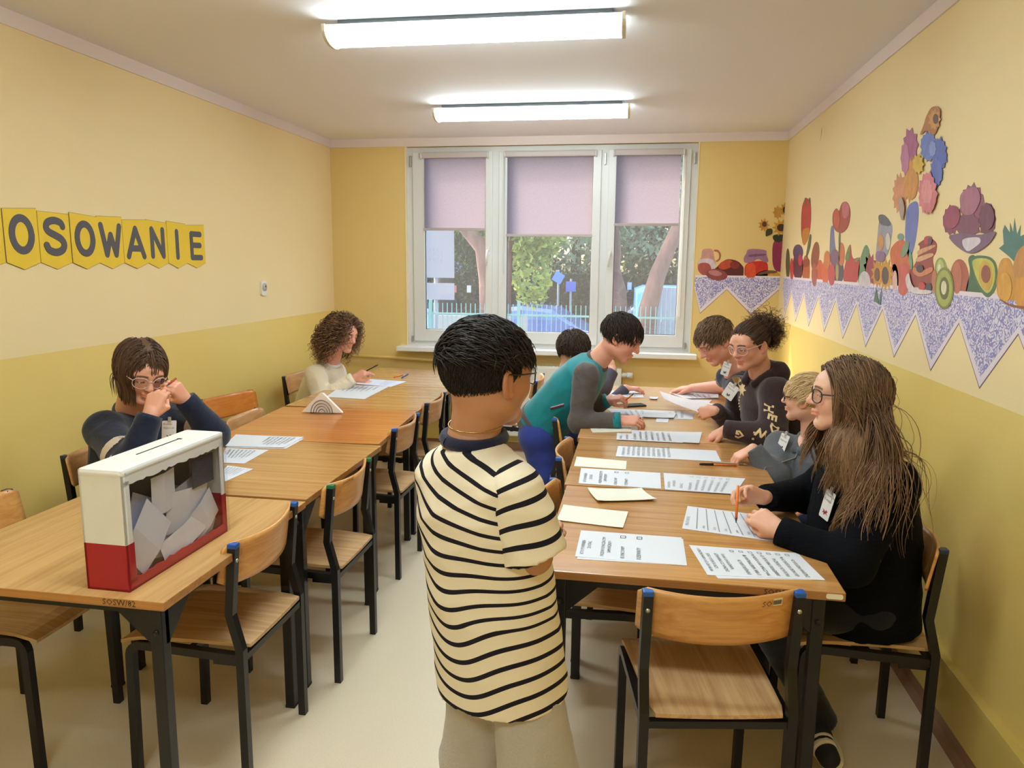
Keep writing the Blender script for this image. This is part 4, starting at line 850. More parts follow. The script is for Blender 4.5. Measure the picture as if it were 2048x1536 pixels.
# cars ---------------------------------------------------------------
TYRE = mat('tyre', (24,24,26), .8); GLZ = mat('car glass', (84,120,160), .08); HUB = mat('hub', (170,172,176), .3, metal=.8); LAMPR = mat('tail lamp', (190,30,30), .3); LAMPF = mat('head lamp', (230,236,240), .1)
def car(x, y, rz, body, label, prof, win_, L=4.2, wd=1.72):
    """prof: side outline (x forward, z) ; win_: side window polygon"""
    e = empty('parked_car', (x, y, GZ), rz, label, 'car')
    m = MB(); n = len(prof); vs = []
    secs = [(-.5, .55), (-.47, .95), (-.40, 1.), (.40, 1.), (.47, .95), (.5, .55)]
    for (v, k) in ((-1, .93), (-.86, 1.), (.86, 1.), (1, .93)):
        for (px, pz) in prof:
            tw = 1-.16*max(0, (pz-.85)/.6); vs.append((px*(.985 if abs(v) == 1 else 1), v*wd/2*tw, .3+(pz-.3)*k if pz > .5 else pz))
    fs = []
    for s in range(3):
        for i in range(n): fs.append((s*n+i, s*n+(i+1) % n, (s+1)*n+(i+1) % n, (s+1)*n+i))
    fs += [tuple(range(n-1, -1, -1)), tuple(range(3*n, 4*n))]
    m.add(vs, fs); o = m.build('body', body, e)
    bm = bmesh.new(); bm.from_mesh(o.data); bmesh.ops.recalc_face_normals(bm, faces=bm.faces[:]); bm.to_mesh(o.data); bm.free()
    for s in (-1, 1):
        for w_ in win_:
            m = MB(); P = [(p[0], s*(wd/2*.93*(1-.10*max(0, (p[1]-.85)/.6))+.012), p[1]) for p in w_]; m.add(P, [tuple(range(len(P)))]); m.build('side_window', GLZ, e)
        for wx in (-L*.31, L*.31):
            m = MB(); m.cyl((wx, s*(wd/2-.16), .31), (wx, s*(wd/2+.01), .31), .31, 22); wh = m.build('wheel', TYRE, e)
            m = MB(); m.cyl((wx, s*(wd/2), .31), (wx, s*(wd/2+.02), .31), .20, 16); m.build('hub_cap', HUB, wh)
        m = MB(); m.box((L*.485, s*wd*.34, .68), (.10, .34, .14), bev=.03); m.build('head_lamp', LAMPF, e)
        m = MB(); m.box((-L*.49, s*wd*.36, .80), (.08, .26, .22), bev=.03); m.build('tail_lamp', LAMPR, e)
    return e
hatch = [(-2.1,.35),(-2.1,.85),(-1.95,1.05),(-1.45,1.42),(-.6,1.5),(.25,1.45),(1.05,1.0),(1.85,.86),(2.08,.68),(2.1,.35)]
hw = [[(-1.55,1.0),(-1.3,1.34),(-.5,1.41),(-.5,.99)],[(-.42,.99),(-.42,1.41),(.2,1.38),(.85,1.0)]]
sedan = [(-2.2,.38),(-2.2,.9),(-1.55,1.0),(-1.0,1.38),(-.3,1.46),(.35,1.40),(1.0,1.0),(1.95,.86),(2.2,.66),(2.2,.38)]
sw = [[(-1.3,1.0),(-.95,1.30),(-.3,1.38),(-.3,.99)],[(-.22,.99),(-.22,1.38),(.3,1.34),(.82,1.0)]]
van = [(-2.4,.4),(-2.4,1.78),(-2.2,1.86),(.9,1.86),(1.6,1.25),(2.3,1.1),(2.4,.8),(2.4,.4)]
vw = [[(.2,1.2),(.2,1.7),(.85,1.7),(1.4,1.25)]]
car(-4.55, 14.05, math.radians(-6), mat('car sky blue', (140,180,216), .2, coat=.5), 'sky blue parked car behind the street sign', hatch, hw)
car(-2.05, 16.1, math.radians(-3), mat('car navy', (70,92,150), .2, coat=.5), 'dark blue parked car in the middle of the row', sedan, sw)
car(1.55, 19.95, math.radians(2), mat('car silver blue', (110,120,140), .25, coat=.5), 'grey parked car with red tail lamp behind the others', hatch, hw)
car(.55, 14.0, math.radians(176), mat('car pale blue', (176,212,232), .2, coat=.5), 'pale blue car close behind the fence, its bonnet towards the navy car', sedan, sw, 4.4)
car(2.35, 18.1, math.radians(2), mat('van pale blue', (120,186,222), .3, coat=.4), 'light blue delivery van behind the leaning tree trunks', van, vw, 4.8, 1.9)
# buildings behind the trees
m = MB(); m.box((-7.2, 34, 4), (4.2, 4, 10)); e = m.build('apartment_block', mat('block blue grey', (120,140,190), .8)); tag(e, 'bluish apartment block glimpsed behind the trees at the sash away from the stickers', 'building')
for k in range(6):
    for j in range(3):
        mm = MB(); mm.box((-8.6+j*1.35, 31.98, .6+k*1.5), (.8, .06, 1.0)); mm.build('window', mat('far window', (70,86,120), .2), e, True)
m = MB(); m.box((6.3, 36, 4), (5, 4, 10)); e = m.build('apartment_block', mat('block grey', (150,158,184), .8)); tag(e, 'grey apartment block glimpsed behind the trees at the sash beside the stickers', 'building')
for k in range(6):
    for j in range(3):
        mm = MB(); mm.box((4.9+j*1.35, 33.98, .6+k*1.5), (.8, .06, 1.0)); mm.build('window', mat('far window', (70,86,120), .2), e, True)
# vegetation: leaf sprays made of many small folded leaf quads
def leafmat(name, c1, c2):
    if name in MATS: return MATS[name]
    m = bpy.data.materials.new(name); m.use_nodes = True; MATS[name] = m; g = m.node_tree; b = g.nodes['Principled BSDF']; b.inputs['Roughness'].default_value = .55
    oi = g.nodes.new('ShaderNodeNewGeometry'); rp = g.nodes.new('ShaderNodeValToRGB'); rp.color_ramp.elements[0].color = lin(c1); rp.color_ramp.elements[1].color = lin(c2)
    g.links.new(oi.outputs['Random Per Island'], rp.inputs[0]); g.links.new(rp.outputs[0], b.inputs['Base Color'])
    b.inputs['Transmission Weight'].default_value = 0; tl = g.nodes.new('ShaderNodeBsdfTranslucent'); mx = g.nodes.new('ShaderNodeMixShader'); mx.inputs[0].default_value = .35
    g.links.new(rp.outputs[0], tl.inputs[0]); o = g.nodes['Material Output']; g.links.new(b.outputs[0], mx.inputs[1]); g.links.new(tl.outputs[0], mx.inputs[2]); g.links.new(mx.outputs[0], o.inputs[0])
    return m
def foliage(name, blobs, n, size, mt, parent):
    """blobs: (centre, radii); leaves scattered in the shells of the blobs"""
    tot = sum(b[1][0]*b[1][1]*b[1][2] for b in blobs); V = []; F = []
    for c, r in blobs:
        k = int(n*r[0]*r[1]*r[2]/tot)+1
        d = RNG.normal(size=(k, 3)); d /= np.linalg.norm(d, axis=1)[:, None]; rad = RNG.uniform(.35, 1, (k, 1))**.5
        p = np.array(c)+d*rad*np.array(r)
        a = RNG.normal(size=(k, 3)); a /= np.linalg.norm(a, axis=1)[:, None]; b = np.cross(a, RNG.normal(size=(k, 3))); b /= np.linalg.norm(b, axis=1)[:, None]
        s = RNG.uniform(.6, 1.3, (k, 1))*size
        q = np.stack([p-a*s, p-b*s*.45, p+a*s, p+b*s*.45], 1).reshape(-1, 3); o = sum(len(x) for x in V); V.append(q)
        F.append(np.arange(k*4).reshape(-1, 4)+o)
    V = np.concatenate(V); F = np.concatenate(F); me = bpy.data.meshes.new(name); me.from_pydata(V.tolist(), [], F.tolist()); o = add_obj(name, me, mt, parent, True); o['kind'] = 'stuff'; return o
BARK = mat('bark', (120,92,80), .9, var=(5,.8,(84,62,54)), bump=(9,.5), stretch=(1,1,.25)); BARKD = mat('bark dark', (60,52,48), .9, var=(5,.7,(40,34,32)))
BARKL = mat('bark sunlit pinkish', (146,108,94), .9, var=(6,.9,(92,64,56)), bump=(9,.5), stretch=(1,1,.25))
G1 = leafmat('leaf mid', (46,84,40), (120,150,70)); G2 = leafmat('leaf dark', (26,48,34), (62,88,56)); G3 = leafmat('leaf light', (84,120,50), (176,184,84)); G4 = leafmat('leaf pale', (92,124,96), (168,186,150))
def tree(label, trunk, r, blobs, n, size, mt, bark):
    b = Vector(trunk[0]); e = empty('tree', b, 0, label, 'tree'); m = MB()
    k = len(trunk); m.tube(trunk, [r*(1-.55*i/(k-1)) for i in range(k)], 10); m.build('trunk', bark, e, True)
    if blobs: foliage('foliage', blobs, n, size, mt, e)
    return e
def at(px, py, Y): return tuple(W(px, py, Y))
def nearer(blobs, k): return [((c[0]*k, c[1]*k, CAMZ+(c[2]-CAMZ)*k), (r[0]*k, r[1]*k, r[2]*k)) for c, r in blobs]
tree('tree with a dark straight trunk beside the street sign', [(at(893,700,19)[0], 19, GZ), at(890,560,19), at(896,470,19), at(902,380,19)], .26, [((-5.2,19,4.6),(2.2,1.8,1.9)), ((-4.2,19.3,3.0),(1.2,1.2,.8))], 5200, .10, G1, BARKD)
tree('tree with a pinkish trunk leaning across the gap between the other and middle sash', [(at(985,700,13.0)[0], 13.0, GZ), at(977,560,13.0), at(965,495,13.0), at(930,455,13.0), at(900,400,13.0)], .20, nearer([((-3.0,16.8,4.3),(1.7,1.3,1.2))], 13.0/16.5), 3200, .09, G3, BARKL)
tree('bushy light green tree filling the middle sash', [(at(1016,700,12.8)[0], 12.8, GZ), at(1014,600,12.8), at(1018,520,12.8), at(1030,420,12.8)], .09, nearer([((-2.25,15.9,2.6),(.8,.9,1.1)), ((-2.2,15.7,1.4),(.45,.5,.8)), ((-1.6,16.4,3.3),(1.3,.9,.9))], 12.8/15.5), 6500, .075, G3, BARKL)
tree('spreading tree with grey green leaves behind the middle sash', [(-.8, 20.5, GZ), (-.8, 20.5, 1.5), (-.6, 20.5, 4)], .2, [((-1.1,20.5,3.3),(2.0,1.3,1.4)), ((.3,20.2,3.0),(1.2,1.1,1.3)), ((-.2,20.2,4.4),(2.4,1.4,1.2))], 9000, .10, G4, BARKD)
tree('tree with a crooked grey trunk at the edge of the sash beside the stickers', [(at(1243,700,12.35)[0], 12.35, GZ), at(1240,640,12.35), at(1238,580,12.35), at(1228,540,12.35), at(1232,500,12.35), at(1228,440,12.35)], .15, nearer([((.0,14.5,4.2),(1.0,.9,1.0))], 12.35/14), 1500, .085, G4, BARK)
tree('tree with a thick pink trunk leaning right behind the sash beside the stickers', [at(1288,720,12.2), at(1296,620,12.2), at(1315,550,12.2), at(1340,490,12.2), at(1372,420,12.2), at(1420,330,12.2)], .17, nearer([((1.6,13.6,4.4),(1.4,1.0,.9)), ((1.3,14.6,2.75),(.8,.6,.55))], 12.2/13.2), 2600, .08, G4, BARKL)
tree('dark evergreen behind the sash beside the stickers', [(1.5, 21, GZ), (1.5, 21, 2), (1.5, 21, 4)], .2, [((1.2,21,1.6),(1.6,1.0,2.0)), ((2.6,22,3.6),(2.2,1.4,1.8))], 6500, .11, G2, BARKD)
tree('dark tree crown behind the sash away from the stickers', [(-4.1, 22, GZ), (-4.1, 22, 2), (-4.1, 22, 4)], .2, [((-4.0,22,2.3),(1.6,1.1,1.7)), ((-5.9,23,3.4),(1.6,1.2,1.6))], 6500, .11, G2, BARKD)
e = empty('hedge', (-1.5, 21.5, GZ), 0, 'long dark clipped hedge behind the parked cars', 'hedge')
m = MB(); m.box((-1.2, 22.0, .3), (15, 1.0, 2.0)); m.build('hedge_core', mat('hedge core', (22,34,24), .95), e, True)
foliage('hedge_leaves', [((-8+k*1.15, 21.6, .55), (.95, .55, 1.2)) for k in range(13)], 15000, .075, G2, e)

for k, (x, y, g_) in enumerate(((-8.5,27,G2),(-5.2,28,G1),(-2.2,27,G4),(.6,28,G1),(3.4,27,G4),(6.5,28,G2))):
    lb = ['wide dark tree in front of the bluish apartment block','green tree of the far row between the apartment blocks, next to the wide dark tree','pale tree of the far row behind the grey green tree','green tree of the far row between two pale trees','pale tree of the far row in front of the grey apartment block','dark tree of the far row covering the grey apartment block'][k]
    tree(lb, [(x, y, GZ), (x, y, 2), (x+.2, y, 5)], .25, [((x, y, 3.2), (2.3, 1.4, 2.6)), ((x+.6, y, 6.2), (2.2, 1.4, 2.0)), ((x-.8, y, 8.6), (2.0, 1.3, 1.6))], 5200, .16, g_, BARKD)
# ================================================================ organic shapes: distance fields meshed with surface nets
class Field:
    def __init__(s, lo, hi, h):
        s.lo = np.array(lo, np.float32); s.h = h; s.n = np.ceil((np.array(hi)-s.lo)/h).astype(int)+1
        s.d = np.full(tuple(s.n), .5, np.float32); s.ax = [s.lo[i]+h*np.arange(s.n[i], dtype=np.float32) for i in range(3)]
    def _blk(s, lo, hi):
        a = np.clip(np.floor((np.array(lo)-s.lo)/s.h).astype(int), 0, s.n); b = np.clip(np.ceil((np.array(hi)-s.lo)/s.h).astype(int)+1, 0, s.n)
        if (b <= a).any(): return None
        return tuple(slice(a[i], b[i]) for i in range(3))
    def _pts(s, b): return s.ax[0][b[0]][:, None, None], s.ax[1][b[1]][None, :, None], s.ax[2][b[2]][None, None, :]
    def _comb(s, b, v, k, sub=False):
        D = s.d[b]
        if sub:
            v = -v; h = np.maximum(k-np.abs(D-v), 0)/k if k > 0 else 0; s.d[b] = np.maximum(D, v)+h*h*k*.25
        else:
            h = np.maximum(k-np.abs(D-v), 0)/k if k > 0 else 0; s.d[b] = np.minimum(D, v)-h*h*k*.25
    def cone(s, a, b, ra, rb, k=.01, sub=False, cut0=False, cut1=False):
        a = np.array(a, float); b = np.array(b, float); r = max(ra, rb)+k+3*s.h
        bl = s._blk(np.minimum(a, b)-r, np.maximum(a, b)+r)
        if bl is None: return
        X, Y, Z = s._pts(bl); v = b-a; L2 = max(v@v, 1e-9)
        t0 = ((X-a[0])*v[0]+(Y-a[1])*v[1]+(Z-a[2])*v[2])/L2; t = np.clip(t0, 0, 1)
        d = np.sqrt((X-a[0]-t*v[0])**2+(Y-a[1]-t*v[1])**2+(Z-a[2]-t*v[2])**2)-(ra+(rb-ra)*t)
        if cut1: d = np.maximum(d, (t0-1)*math.sqrt(L2))
        if cut0: d = np.maximum(d, -t0*math.sqrt(L2))
        s._comb(bl, d, k, sub)
    def ell(s, c, r, k=.01, R=None, sub=False):
        c = np.array(c, float); r = np.array(r if hasattr(r, '__len__') else (r,)*3, float); m = r.max()+k+3*s.h
        bl = s._blk(c-m, c+m)
        if bl is None: return
        X, Y, Z = s._pts(bl); X = X-c[0]; Y = Y-c[1]; Z = Z-c[2]
        if R is not None: X, Y, Z = (R[0][0]*X+R[0][1]*Y+R[0][2]*Z), (R[1][0]*X+R[1][1]*Y+R[1][2]*Z), (R[2][0]*X+R[2][1]*Y+R[2][2]*Z)
        k0 = np.sqrt((X/r[0])**2+(Y/r[1])**2+(Z/r[2])**2); k1 = np.sqrt((X/r[0]**2)**2+(Y/r[1]**2)**2+(Z/r[2]**2)**2)+1e-6
        s._comb(bl, k0*(k0-1)/k1, k, sub)
    def stack(s, p0, p1, fwd, rings, k=.03, cut=(True, False), pw=2.3):
        """elliptic stack from p0 to p1; rings (t, half width, half depth, forward shift)"""
        p0 = Vector(p0); p1 = Vector(p1); Zv = p1-p0; L = Zv.length; Zv = Zv/L; f = Vector(fwd); f = (f-Zv*f.dot(Zv)).normalized(); rt = f.cross(Zv)
        mw = max(r[1] for r in rings)+.08; lo = [min(p0[i], p1[i])-mw-k for i in range(3)]; hi = [max(p0[i], p1[i])+mw+k for i in range(3)]
        bl = s._blk(lo, hi); X, Y, Z = s._pts(bl); X = X-p0.x; Y = Y-p0.y; Z = Z-p0.z
        t = (X*Zv.x+Y*Zv.y+Z*Zv.z)/L; u = X*rt.x+Y*rt.y+Z*rt.z; v = X*f.x+Y*f.y+Z*f.z
        T_ = [r[0] for r in rings]; A = np.interp(t, T_, [r[1] for r in rings]); Bb = np.interp(t, T_, [r[2] for r in rings]); C = np.interp(t, T_, [r[3] for r in rings])
        q = (np.abs(u/A)**pw+np.abs((v-C)/Bb)**pw)**(1/pw); d = (q-1)*np.minimum(A, Bb)
        lo_, hi_ = T_[0], T_[-1]
        ee = np.maximum((lo_-t)*L, (t-hi_)*L); d = np.maximum(d, ee)
        s._comb(bl, d.astype(np.float32), k); return rt, f, Zv
    def plane(s, c, n):
        """keep the side against n"""
        X, Y, Z = s._pts((slice(None),)*3); s.d = np.maximum(s.d, ((X-c[0])*n[0]+(Y-c[1])*n[1]+(Z-c[2])*n[2])).astype(np.float32)
    def mesh(s):
        d = s.d; d[0] = d[-1] = .5; d[:, 0] = d[:, -1] = .5; d[:, :, 0] = d[:, :, -1] = .5
        S = d < 0; nx, ny, nz = d.shape; c = np.zeros((nx-1, ny-1, nz-1), np.int8)
        offs = [(i, j, k) for i in (0, 1) for j in (0, 1) for k in (0, 1)]
        for (i, j, k) in offs: c += S[i:nx-1+i, j:ny-1+j, k:nz-1+k]
        act = np.argwhere((c > 0) & (c < 8)); ids = np.full(c.shape, -1, np.int32); ids[act[:, 0], act[:, 1], act[:, 2]] = np.arange(len(act))
        acc = np.zeros((len(act), 3)); cnt = np.zeros(len(act))
        for a in range(8):
            for b in range(a+1, 8):
                o1, o2 = np.array(offs[a]), np.array(offs[b])
                if abs(o1-o2).sum() != 1: continue
                p = act+o1; q = act+o2; v1 = d[p[:, 0], p[:, 1], p[:, 2]]; v2 = d[q[:, 0], q[:, 1], q[:, 2]]; m = (v1 < 0) != (v2 < 0)
                t = (v1/(v1-v2+1e-12))[:, None]; pos = o1+(o2-o1)*t; acc[m] += pos[m]; cnt += m
        V = s.lo+(act+acc/np.maximum(cnt, 1)[:, None])*s.h; F = []
        for ax in range(3):
            sl0 = [slice(None)]*3; sl1 = [slice(None)]*3; sl0[ax] = slice(0, -1); sl1[ax] = slice(1, None)
            e = S[tuple(sl0)] != S[tuple(sl1)]; o = [x for x in range(3) if x != ax]
            idx = np.argwhere(e); ok = (idx[:, o[0]] > 0) & (idx[:, o[1]] > 0); idx = idx[ok]
            inside = S[tuple(idx.T)]
            def cell(du, dv):
                q = idx.copy(); q[:, o[0]] -= du; q[:, o[1]] -= dv; return ids[q[:, 0], q[:, 1], q[:, 2]]
            q = np.stack([cell(1, 1), cell(0, 1), cell(0, 0), cell(1, 0)], 1)
            flip = inside if ax != 1 else ~inside
            q[~flip] = q[~flip][:, ::-1]; F.append(q)
        return V, np.concatenate(F)
def vnormals(V, F):
    n = np.zeros_like(V); a = np.cross(V[F[:, 2]]-V[F[:, 0]], V[F[:, 3]]-V[F[:, 1]])
    for i in range(4): np.add.at(n, F[:, i], a)
    return n/(np.linalg.norm(n, axis=1)[:, None]+1e-9)
def wrinkle(V, F, amp, freq=22., seed=0, direc=(.4, .3, 1)):
    r = np.random.default_rng(seed); n = vnormals(V, F); d = np.zeros(len(V))
    for k in range(5):
        a = r.normal(size=3)*np.array(direc); a /= np.linalg.norm(a); b = r.normal(size=3); b /= np.linalg.norm(b); fr = freq*r.uniform(.6, 1.7)
        w_ = np.sin((V@a)*fr*2+1.7*np.sin((V@b)*fr*.8+r.uniform(0, 6))+r.uniform(0, 6)); env = .5+.5*np.sin((V@b)*fr*.45+r.uniform(0, 6))
        d += (1-np.abs(w_)**.8)*env
    return V+n*((d-d.mean())*amp*.5)[:, None]
def np_obj(name, V, F, mats, parent, smooth=True, attrs=None, mi=None):
    me = bpy.data.meshes.new(name); V = np.asarray(V, np.float32); F = np.asarray(F, np.int32); nf = len(F); k = F.shape[1]
    me.vertices.add(len(V)); me.vertices.foreach_set('co', V.ravel()); me.loops.add(nf*k); me.loops.foreach_set('vertex_index', F.ravel())
    me.polygons.add(nf); me.polygons.foreach_set('loop_start', np.arange(nf, dtype=np.int32)*k)
    if mi is not None: me.polygons.foreach_set('material_index', np.asarray(mi, np.int32))
    me.update(calc_edges=True); me.validate(); me.polygons.foreach_set('use_smooth', np.full(len(me.polygons), smooth))
    for nm_, arr in (attrs or {}).items():
        if arr.ndim == 2:
            at_ = me.attributes.new(nm_, 'FLOAT_COLOR', 'POINT'); at_.data.foreach_set('color', np.concatenate([arr, np.ones((len(arr), 1))], 1).astype(np.float32).ravel())
        else: at_ = me.attributes.new(nm_, 'FLOAT', 'POINT'); at_.data.foreach_set('value', arr.astype(np.float32))
    return add_obj(name, me, mats, parent, True)
def frame_from(f, u):
    f = Vector(f).normalized(); u = Vector(u); r = f.cross(u).normalized(); u = r.cross(f).normalized()
    return np.array([r, f, u], float)          # rows: right, forward, up
# ---------------------------------------------------------------- head
def head_mesh(neck_l, h=.003, chin=0., sc=1.0, nr=.050):
    """face and neck in head space: x right, y forward, z up; neck_l: neck base in this space"""
    nl = np.array(neck_l); lo = np.minimum([-.10, -.125, -.135], nl-.085); hi = np.maximum([.10, .135, .13], nl+.085)
    F = Field(lo, hi, h)
    F.ell((0, -.014, .028), (.0735, .0945, .082), 0)
    F.ell((0, .028, -.022), (.058, .060, .074), .03)
    F.ell((0, .062, .030), (.052, .030, .040), .03)
    for s in (-1, 1):
        F.cone((s*.046, -.004, -.048), (s*.014, .062, -.088), .022, .016, .025)
        F.ell((s*.034, .052, -.024), (.026, .026, .026), .02)
        F.cone((s*.014, .085, .026), (s*.046, .066, .026), .010, .009, .014)
        F.cone((s*.020, -.02, -.05), (s*.03, .01, -.06), .03, .03, .03)
    F.ell((0, .066, -.090-chin), (.020, .018, .017), .022)
    F.cone((0, .084, .020), (0, .1055, -.020), .0075, .0100, .012); F.ell((0, .104, -.022), (.0105, .010, .0085), .008)
    for s in (-1, 1):
        F.ell((s*.0115, .094, -.025), (.0075, .009, .0065), .006)
        F.ell((s*.031, .104, .007), (.0165, .018, .0125), .014, sub=True)
        F.ell((s*.031, .0765, .006), (.0145, .0145, .0135), .003)      # lids over the eye ball
        F.cone((s*.020, .0915, .0005), (s*.042, .0865, .0005), .0016, .0014, .003, sub=True)
        # ear
        F.ell((s*.0765, -.010, -.006), (.0075, .0185, .030), .006, R=[[math.cos(s*.35), math.sin(s*.35), 0], [-math.sin(s*.35), math.cos(s*.35), 0], [0, 0, 1]])
        F.ell((s*.0835, -.006, -.002), (.0055, .011, .018), .004, sub=True); F.ell((s*.0745, .000, -.030), (.006, .008, .009), .005)
    F.cone((-.013, .0855, -.0515), (0, .0925, -.0510), .0042, .0050, .006); F.cone((.013, .0855, -.0515), (0, .0925, -.0510), .0042, .0050, .006)
    F.cone((-.012, .0845, -.0615), (0, .0905, -.0620), .0046, .0058, .006); F.cone((.012, .0845, -.0615), (0, .0905, -.0620), .0046, .0058, .006)
    F.cone((-.021, .086, -.0563), (0, .0985, -.0563), .0011, .0013, .002, sub=True); F.cone((.021, .086, -.0563), (0, .0985, -.0563), .0011, .0013, .002, sub=True)
    F.ell((0, .090, -.076), (.022, .012, .006), .008, sub=True)
    nv = nl-np.array([0, -.02, -.05]); 
    F.cone((0, -.028, -.035), nl*.75+np.array([0, -.02, -.05])*.25, nr, nr-.001, .03); F.cone(nl*.6+np.array([0, -.025, -.05])*.4, nl, nr, nr+.010, .02)
    return F.mesh()
def head_colors(V, skin, lip, brow):
    c = np.tile(np.array(skin), (len(V), 1)); x, y, z = V[:, 0], V[:, 1], V[:, 2]
    def mixc(m, col): 
        nonlocal c; m = np.clip(m, 0, 1)[:, None]; c = c*(1-m)+np.array(col)*m
    warm = np.array(skin)*np.array([1.06, .80, .76])
    mixc(.55*np.exp(-(((np.abs(x)-.04)/.022)**2+((z+.025)/.022)**2))*(y > .02), warm)
    mixc(.5*np.exp(-((x/.012)**2+((z+.022)/.014)**2))*(y > .08), warm)
    mixc(.6*(np.abs(x) > .070)*(np.abs(z+.005) < .035), warm)
    m = (1-np.maximum(np.abs(x)/.0235, np.abs(z+.0565+.0*(x*20)**2)/(.0105*(1-.45*np.abs(x)/.024)+1e-4)))*6
    mixc(np.clip(m, 0, .85)*(y > .07), lip)
    bz = .0285-(np.abs(x)-.028)**2*9; mixc(np.clip((1-np.abs(z-bz)/.0042)*3, 0, .9)*(np.abs(x) > .012)*(np.abs(x) < .05)*(y > .045), brow)
    mixc(np.clip((1-np.abs(z-.0010)/.0022)*3, 0, .9)*(np.abs(np.abs(x)-.031) < .0135)*(y > .07), np.array(brow)*.5)   # lash line
    return c
# ---------------------------------------------------------------- hand
def hand_mesh(wr, yd, zd, side, curl=(.5, .6, .4), spread=.06, thumb='rest', sc=.92, elbow=None, h=.0026, fan=0.):
    """wr wrist; yd fingers; zd back of the hand; side +1: thumb on local +x"""
    y = Vector(yd).normalized(); z = Vector(zd); z = (z-y*z.dot(y)).normalized(); x = y.cross(z)*side
    L = lambda p: np.array(Vector(wr)+(x*p[0]+y*p[1]+z*p[2])*sc)
    pts = []; segs = []
    base = [(.0265, .088), (.0090, .092), (-.0085, .088), (-.0245, .078)]; ln = [.066, .074, .068, .052]; rr = [.0088, .0090, .0086, .0076]
    for i, ((bx, by), l, r) in enumerate(zip(base, ln, rr)):
        p = np.array([bx, by, 0.]); sp = spread*(1.2-.8*i)+fan*(1.5-i); a = 0.
        ci = curl[i] if hasattr(curl[0], '__len__') else curl
        prev = p
        for j, (fr, cu) in enumerate(zip((.46, .30, .24), ci)):
            a += cu; dv = np.array([math.sin(sp)*math.cos(a), math.cos(sp)*math.cos(a), -math.sin(a)]); nx = prev+dv*l*fr
            segs.append((prev, nx, r*(1-.08*j)*sc, r*(1-.08*(j+1))*sc, .003)); prev = nx
    th = {'rest': [(.024, .022, -.006), (.046, .052, -.012), (.050, .080, -.020), (.046, .102, -.026)],
          'pinch': [(.024, .022, -.008), (.040, .050, -.022), (.036, .078, -.036), (.026, .098, -.044)],
          'fist': [(.024, .022, -.010), (.042, .050, -.024), (.028, .074, -.036), (.008, .084, -.040)]}[thumb]
    th = [np.array(t) for t in th]
    for a, b, r0, r1 in ((th[0], th[1], .0135, .0108), (th[1], th[2], .0102, .0094), (th[2], th[3], .0094, .0078)): segs.append((a, b, r0*sc, r1*sc, .005))
    palm = []
    for (bx, by), r in zip(base, (.0125, .0130, .0125, .0115)): palm.append((np.array([bx*.62, .012, -.003]), np.array([bx, by-.004, -.001]), .0150*sc, r*sc, .012))
    palm.append((np.array([.016, .02, -.010]), np.array([.030, .045, -.012]), .014*sc, .0125*sc, .012))
    allp = np.array([L(s[0]) for s in segs+palm]+[L(s[1]) for s in segs+palm]+[np.array(wr)])
    fe = None
    if elbow is not None: fe = np.array(Vector(wr)+(Vector(elbow)-Vector(wr)).normalized()*.075); allp = np.vstack([allp, fe])
    F = Field(allp.min(0)-.045, allp.max(0)+.045, h)
    for a, b, r0, r1, k in palm: F.cone(L(a), L(b), r0, r1, k)
    if fe is not None: F.cone(L((0, .014, -.003)), fe, .0215*sc, .0265*sc, .012); F.cone(L((.008, .0, -.003)), L((-.008, .0, -.003)), .018*sc, .018*sc, .012)
    for a, b, r0, r1, k in segs: F.cone(L(a), L(b), r0, r1, k)
    return F.mesh()
# ---------------------------------------------------------------- hair
def hairmat(name, c1, c2, rough=.55):
    if name in MATS: return MATS[name]
    m = bpy.data.materials.new(name); m.use_nodes = True; MATS[name] = m; g = m.node_tree; b = g.nodes['Principled BSDF']; b.inputs['Roughness'].default_value = rough; b.inputs['Specular IOR Level'].default_value = .35
    oi = g.nodes.new('ShaderNodeNewGeometry'); rp = g.nodes.new('ShaderNodeValToRGB'); rp.color_ramp.elements[0].color = lin(c1); rp.color_ramp.elements[1].color = lin(c2)
    g.links.new(oi.outputs['Random Per Island'], rp.inputs[0]); a = g.nodes.new('ShaderNodeAttribute'); a.attribute_name = 'along'; mr = g.nodes.new('ShaderNodeMapRange'); mr.inputs[3].default_value = .78; mr.inputs[4].default_value = 1.3; hs = g.nodes.new('ShaderNodeHueSaturation')
    g.links.new(a.outputs['Fac'], mr.inputs[0]); g.links.new(mr.outputs[0], hs.inputs['Value']); g.links.new(rp.outputs[0], hs.inputs['Color']); g.links.new(hs.outputs[0], b.inputs['Base Color']); return m
SK_C, SK_R = np.array([0, -.014, .028]), np.array([.0735, .0945, .082])
def scalp_points(n, mask, seed=1):
    i = np.arange(n*3)+.5; ph = np.arccos(1-2*i/(n*3)); th = np.pi*(1+5**.5)*i; d = np.stack([np.cos(th)*np.sin(ph), np.sin(th)*np.sin(ph), np.cos(ph)], 1)
    r = np.random.default_rng(seed); d += r.normal(size=d.shape)*.03; d /= np.linalg.norm(d, axis=1)[:, None]; p = SK_C+d*SK_R
    ok = mask(p); p = p[ok]; d = d[ok]
    if len(p) > n: s_ = r.permutation(len(p))[:n]; p, d = p[s_], d[s_]
    return p, d
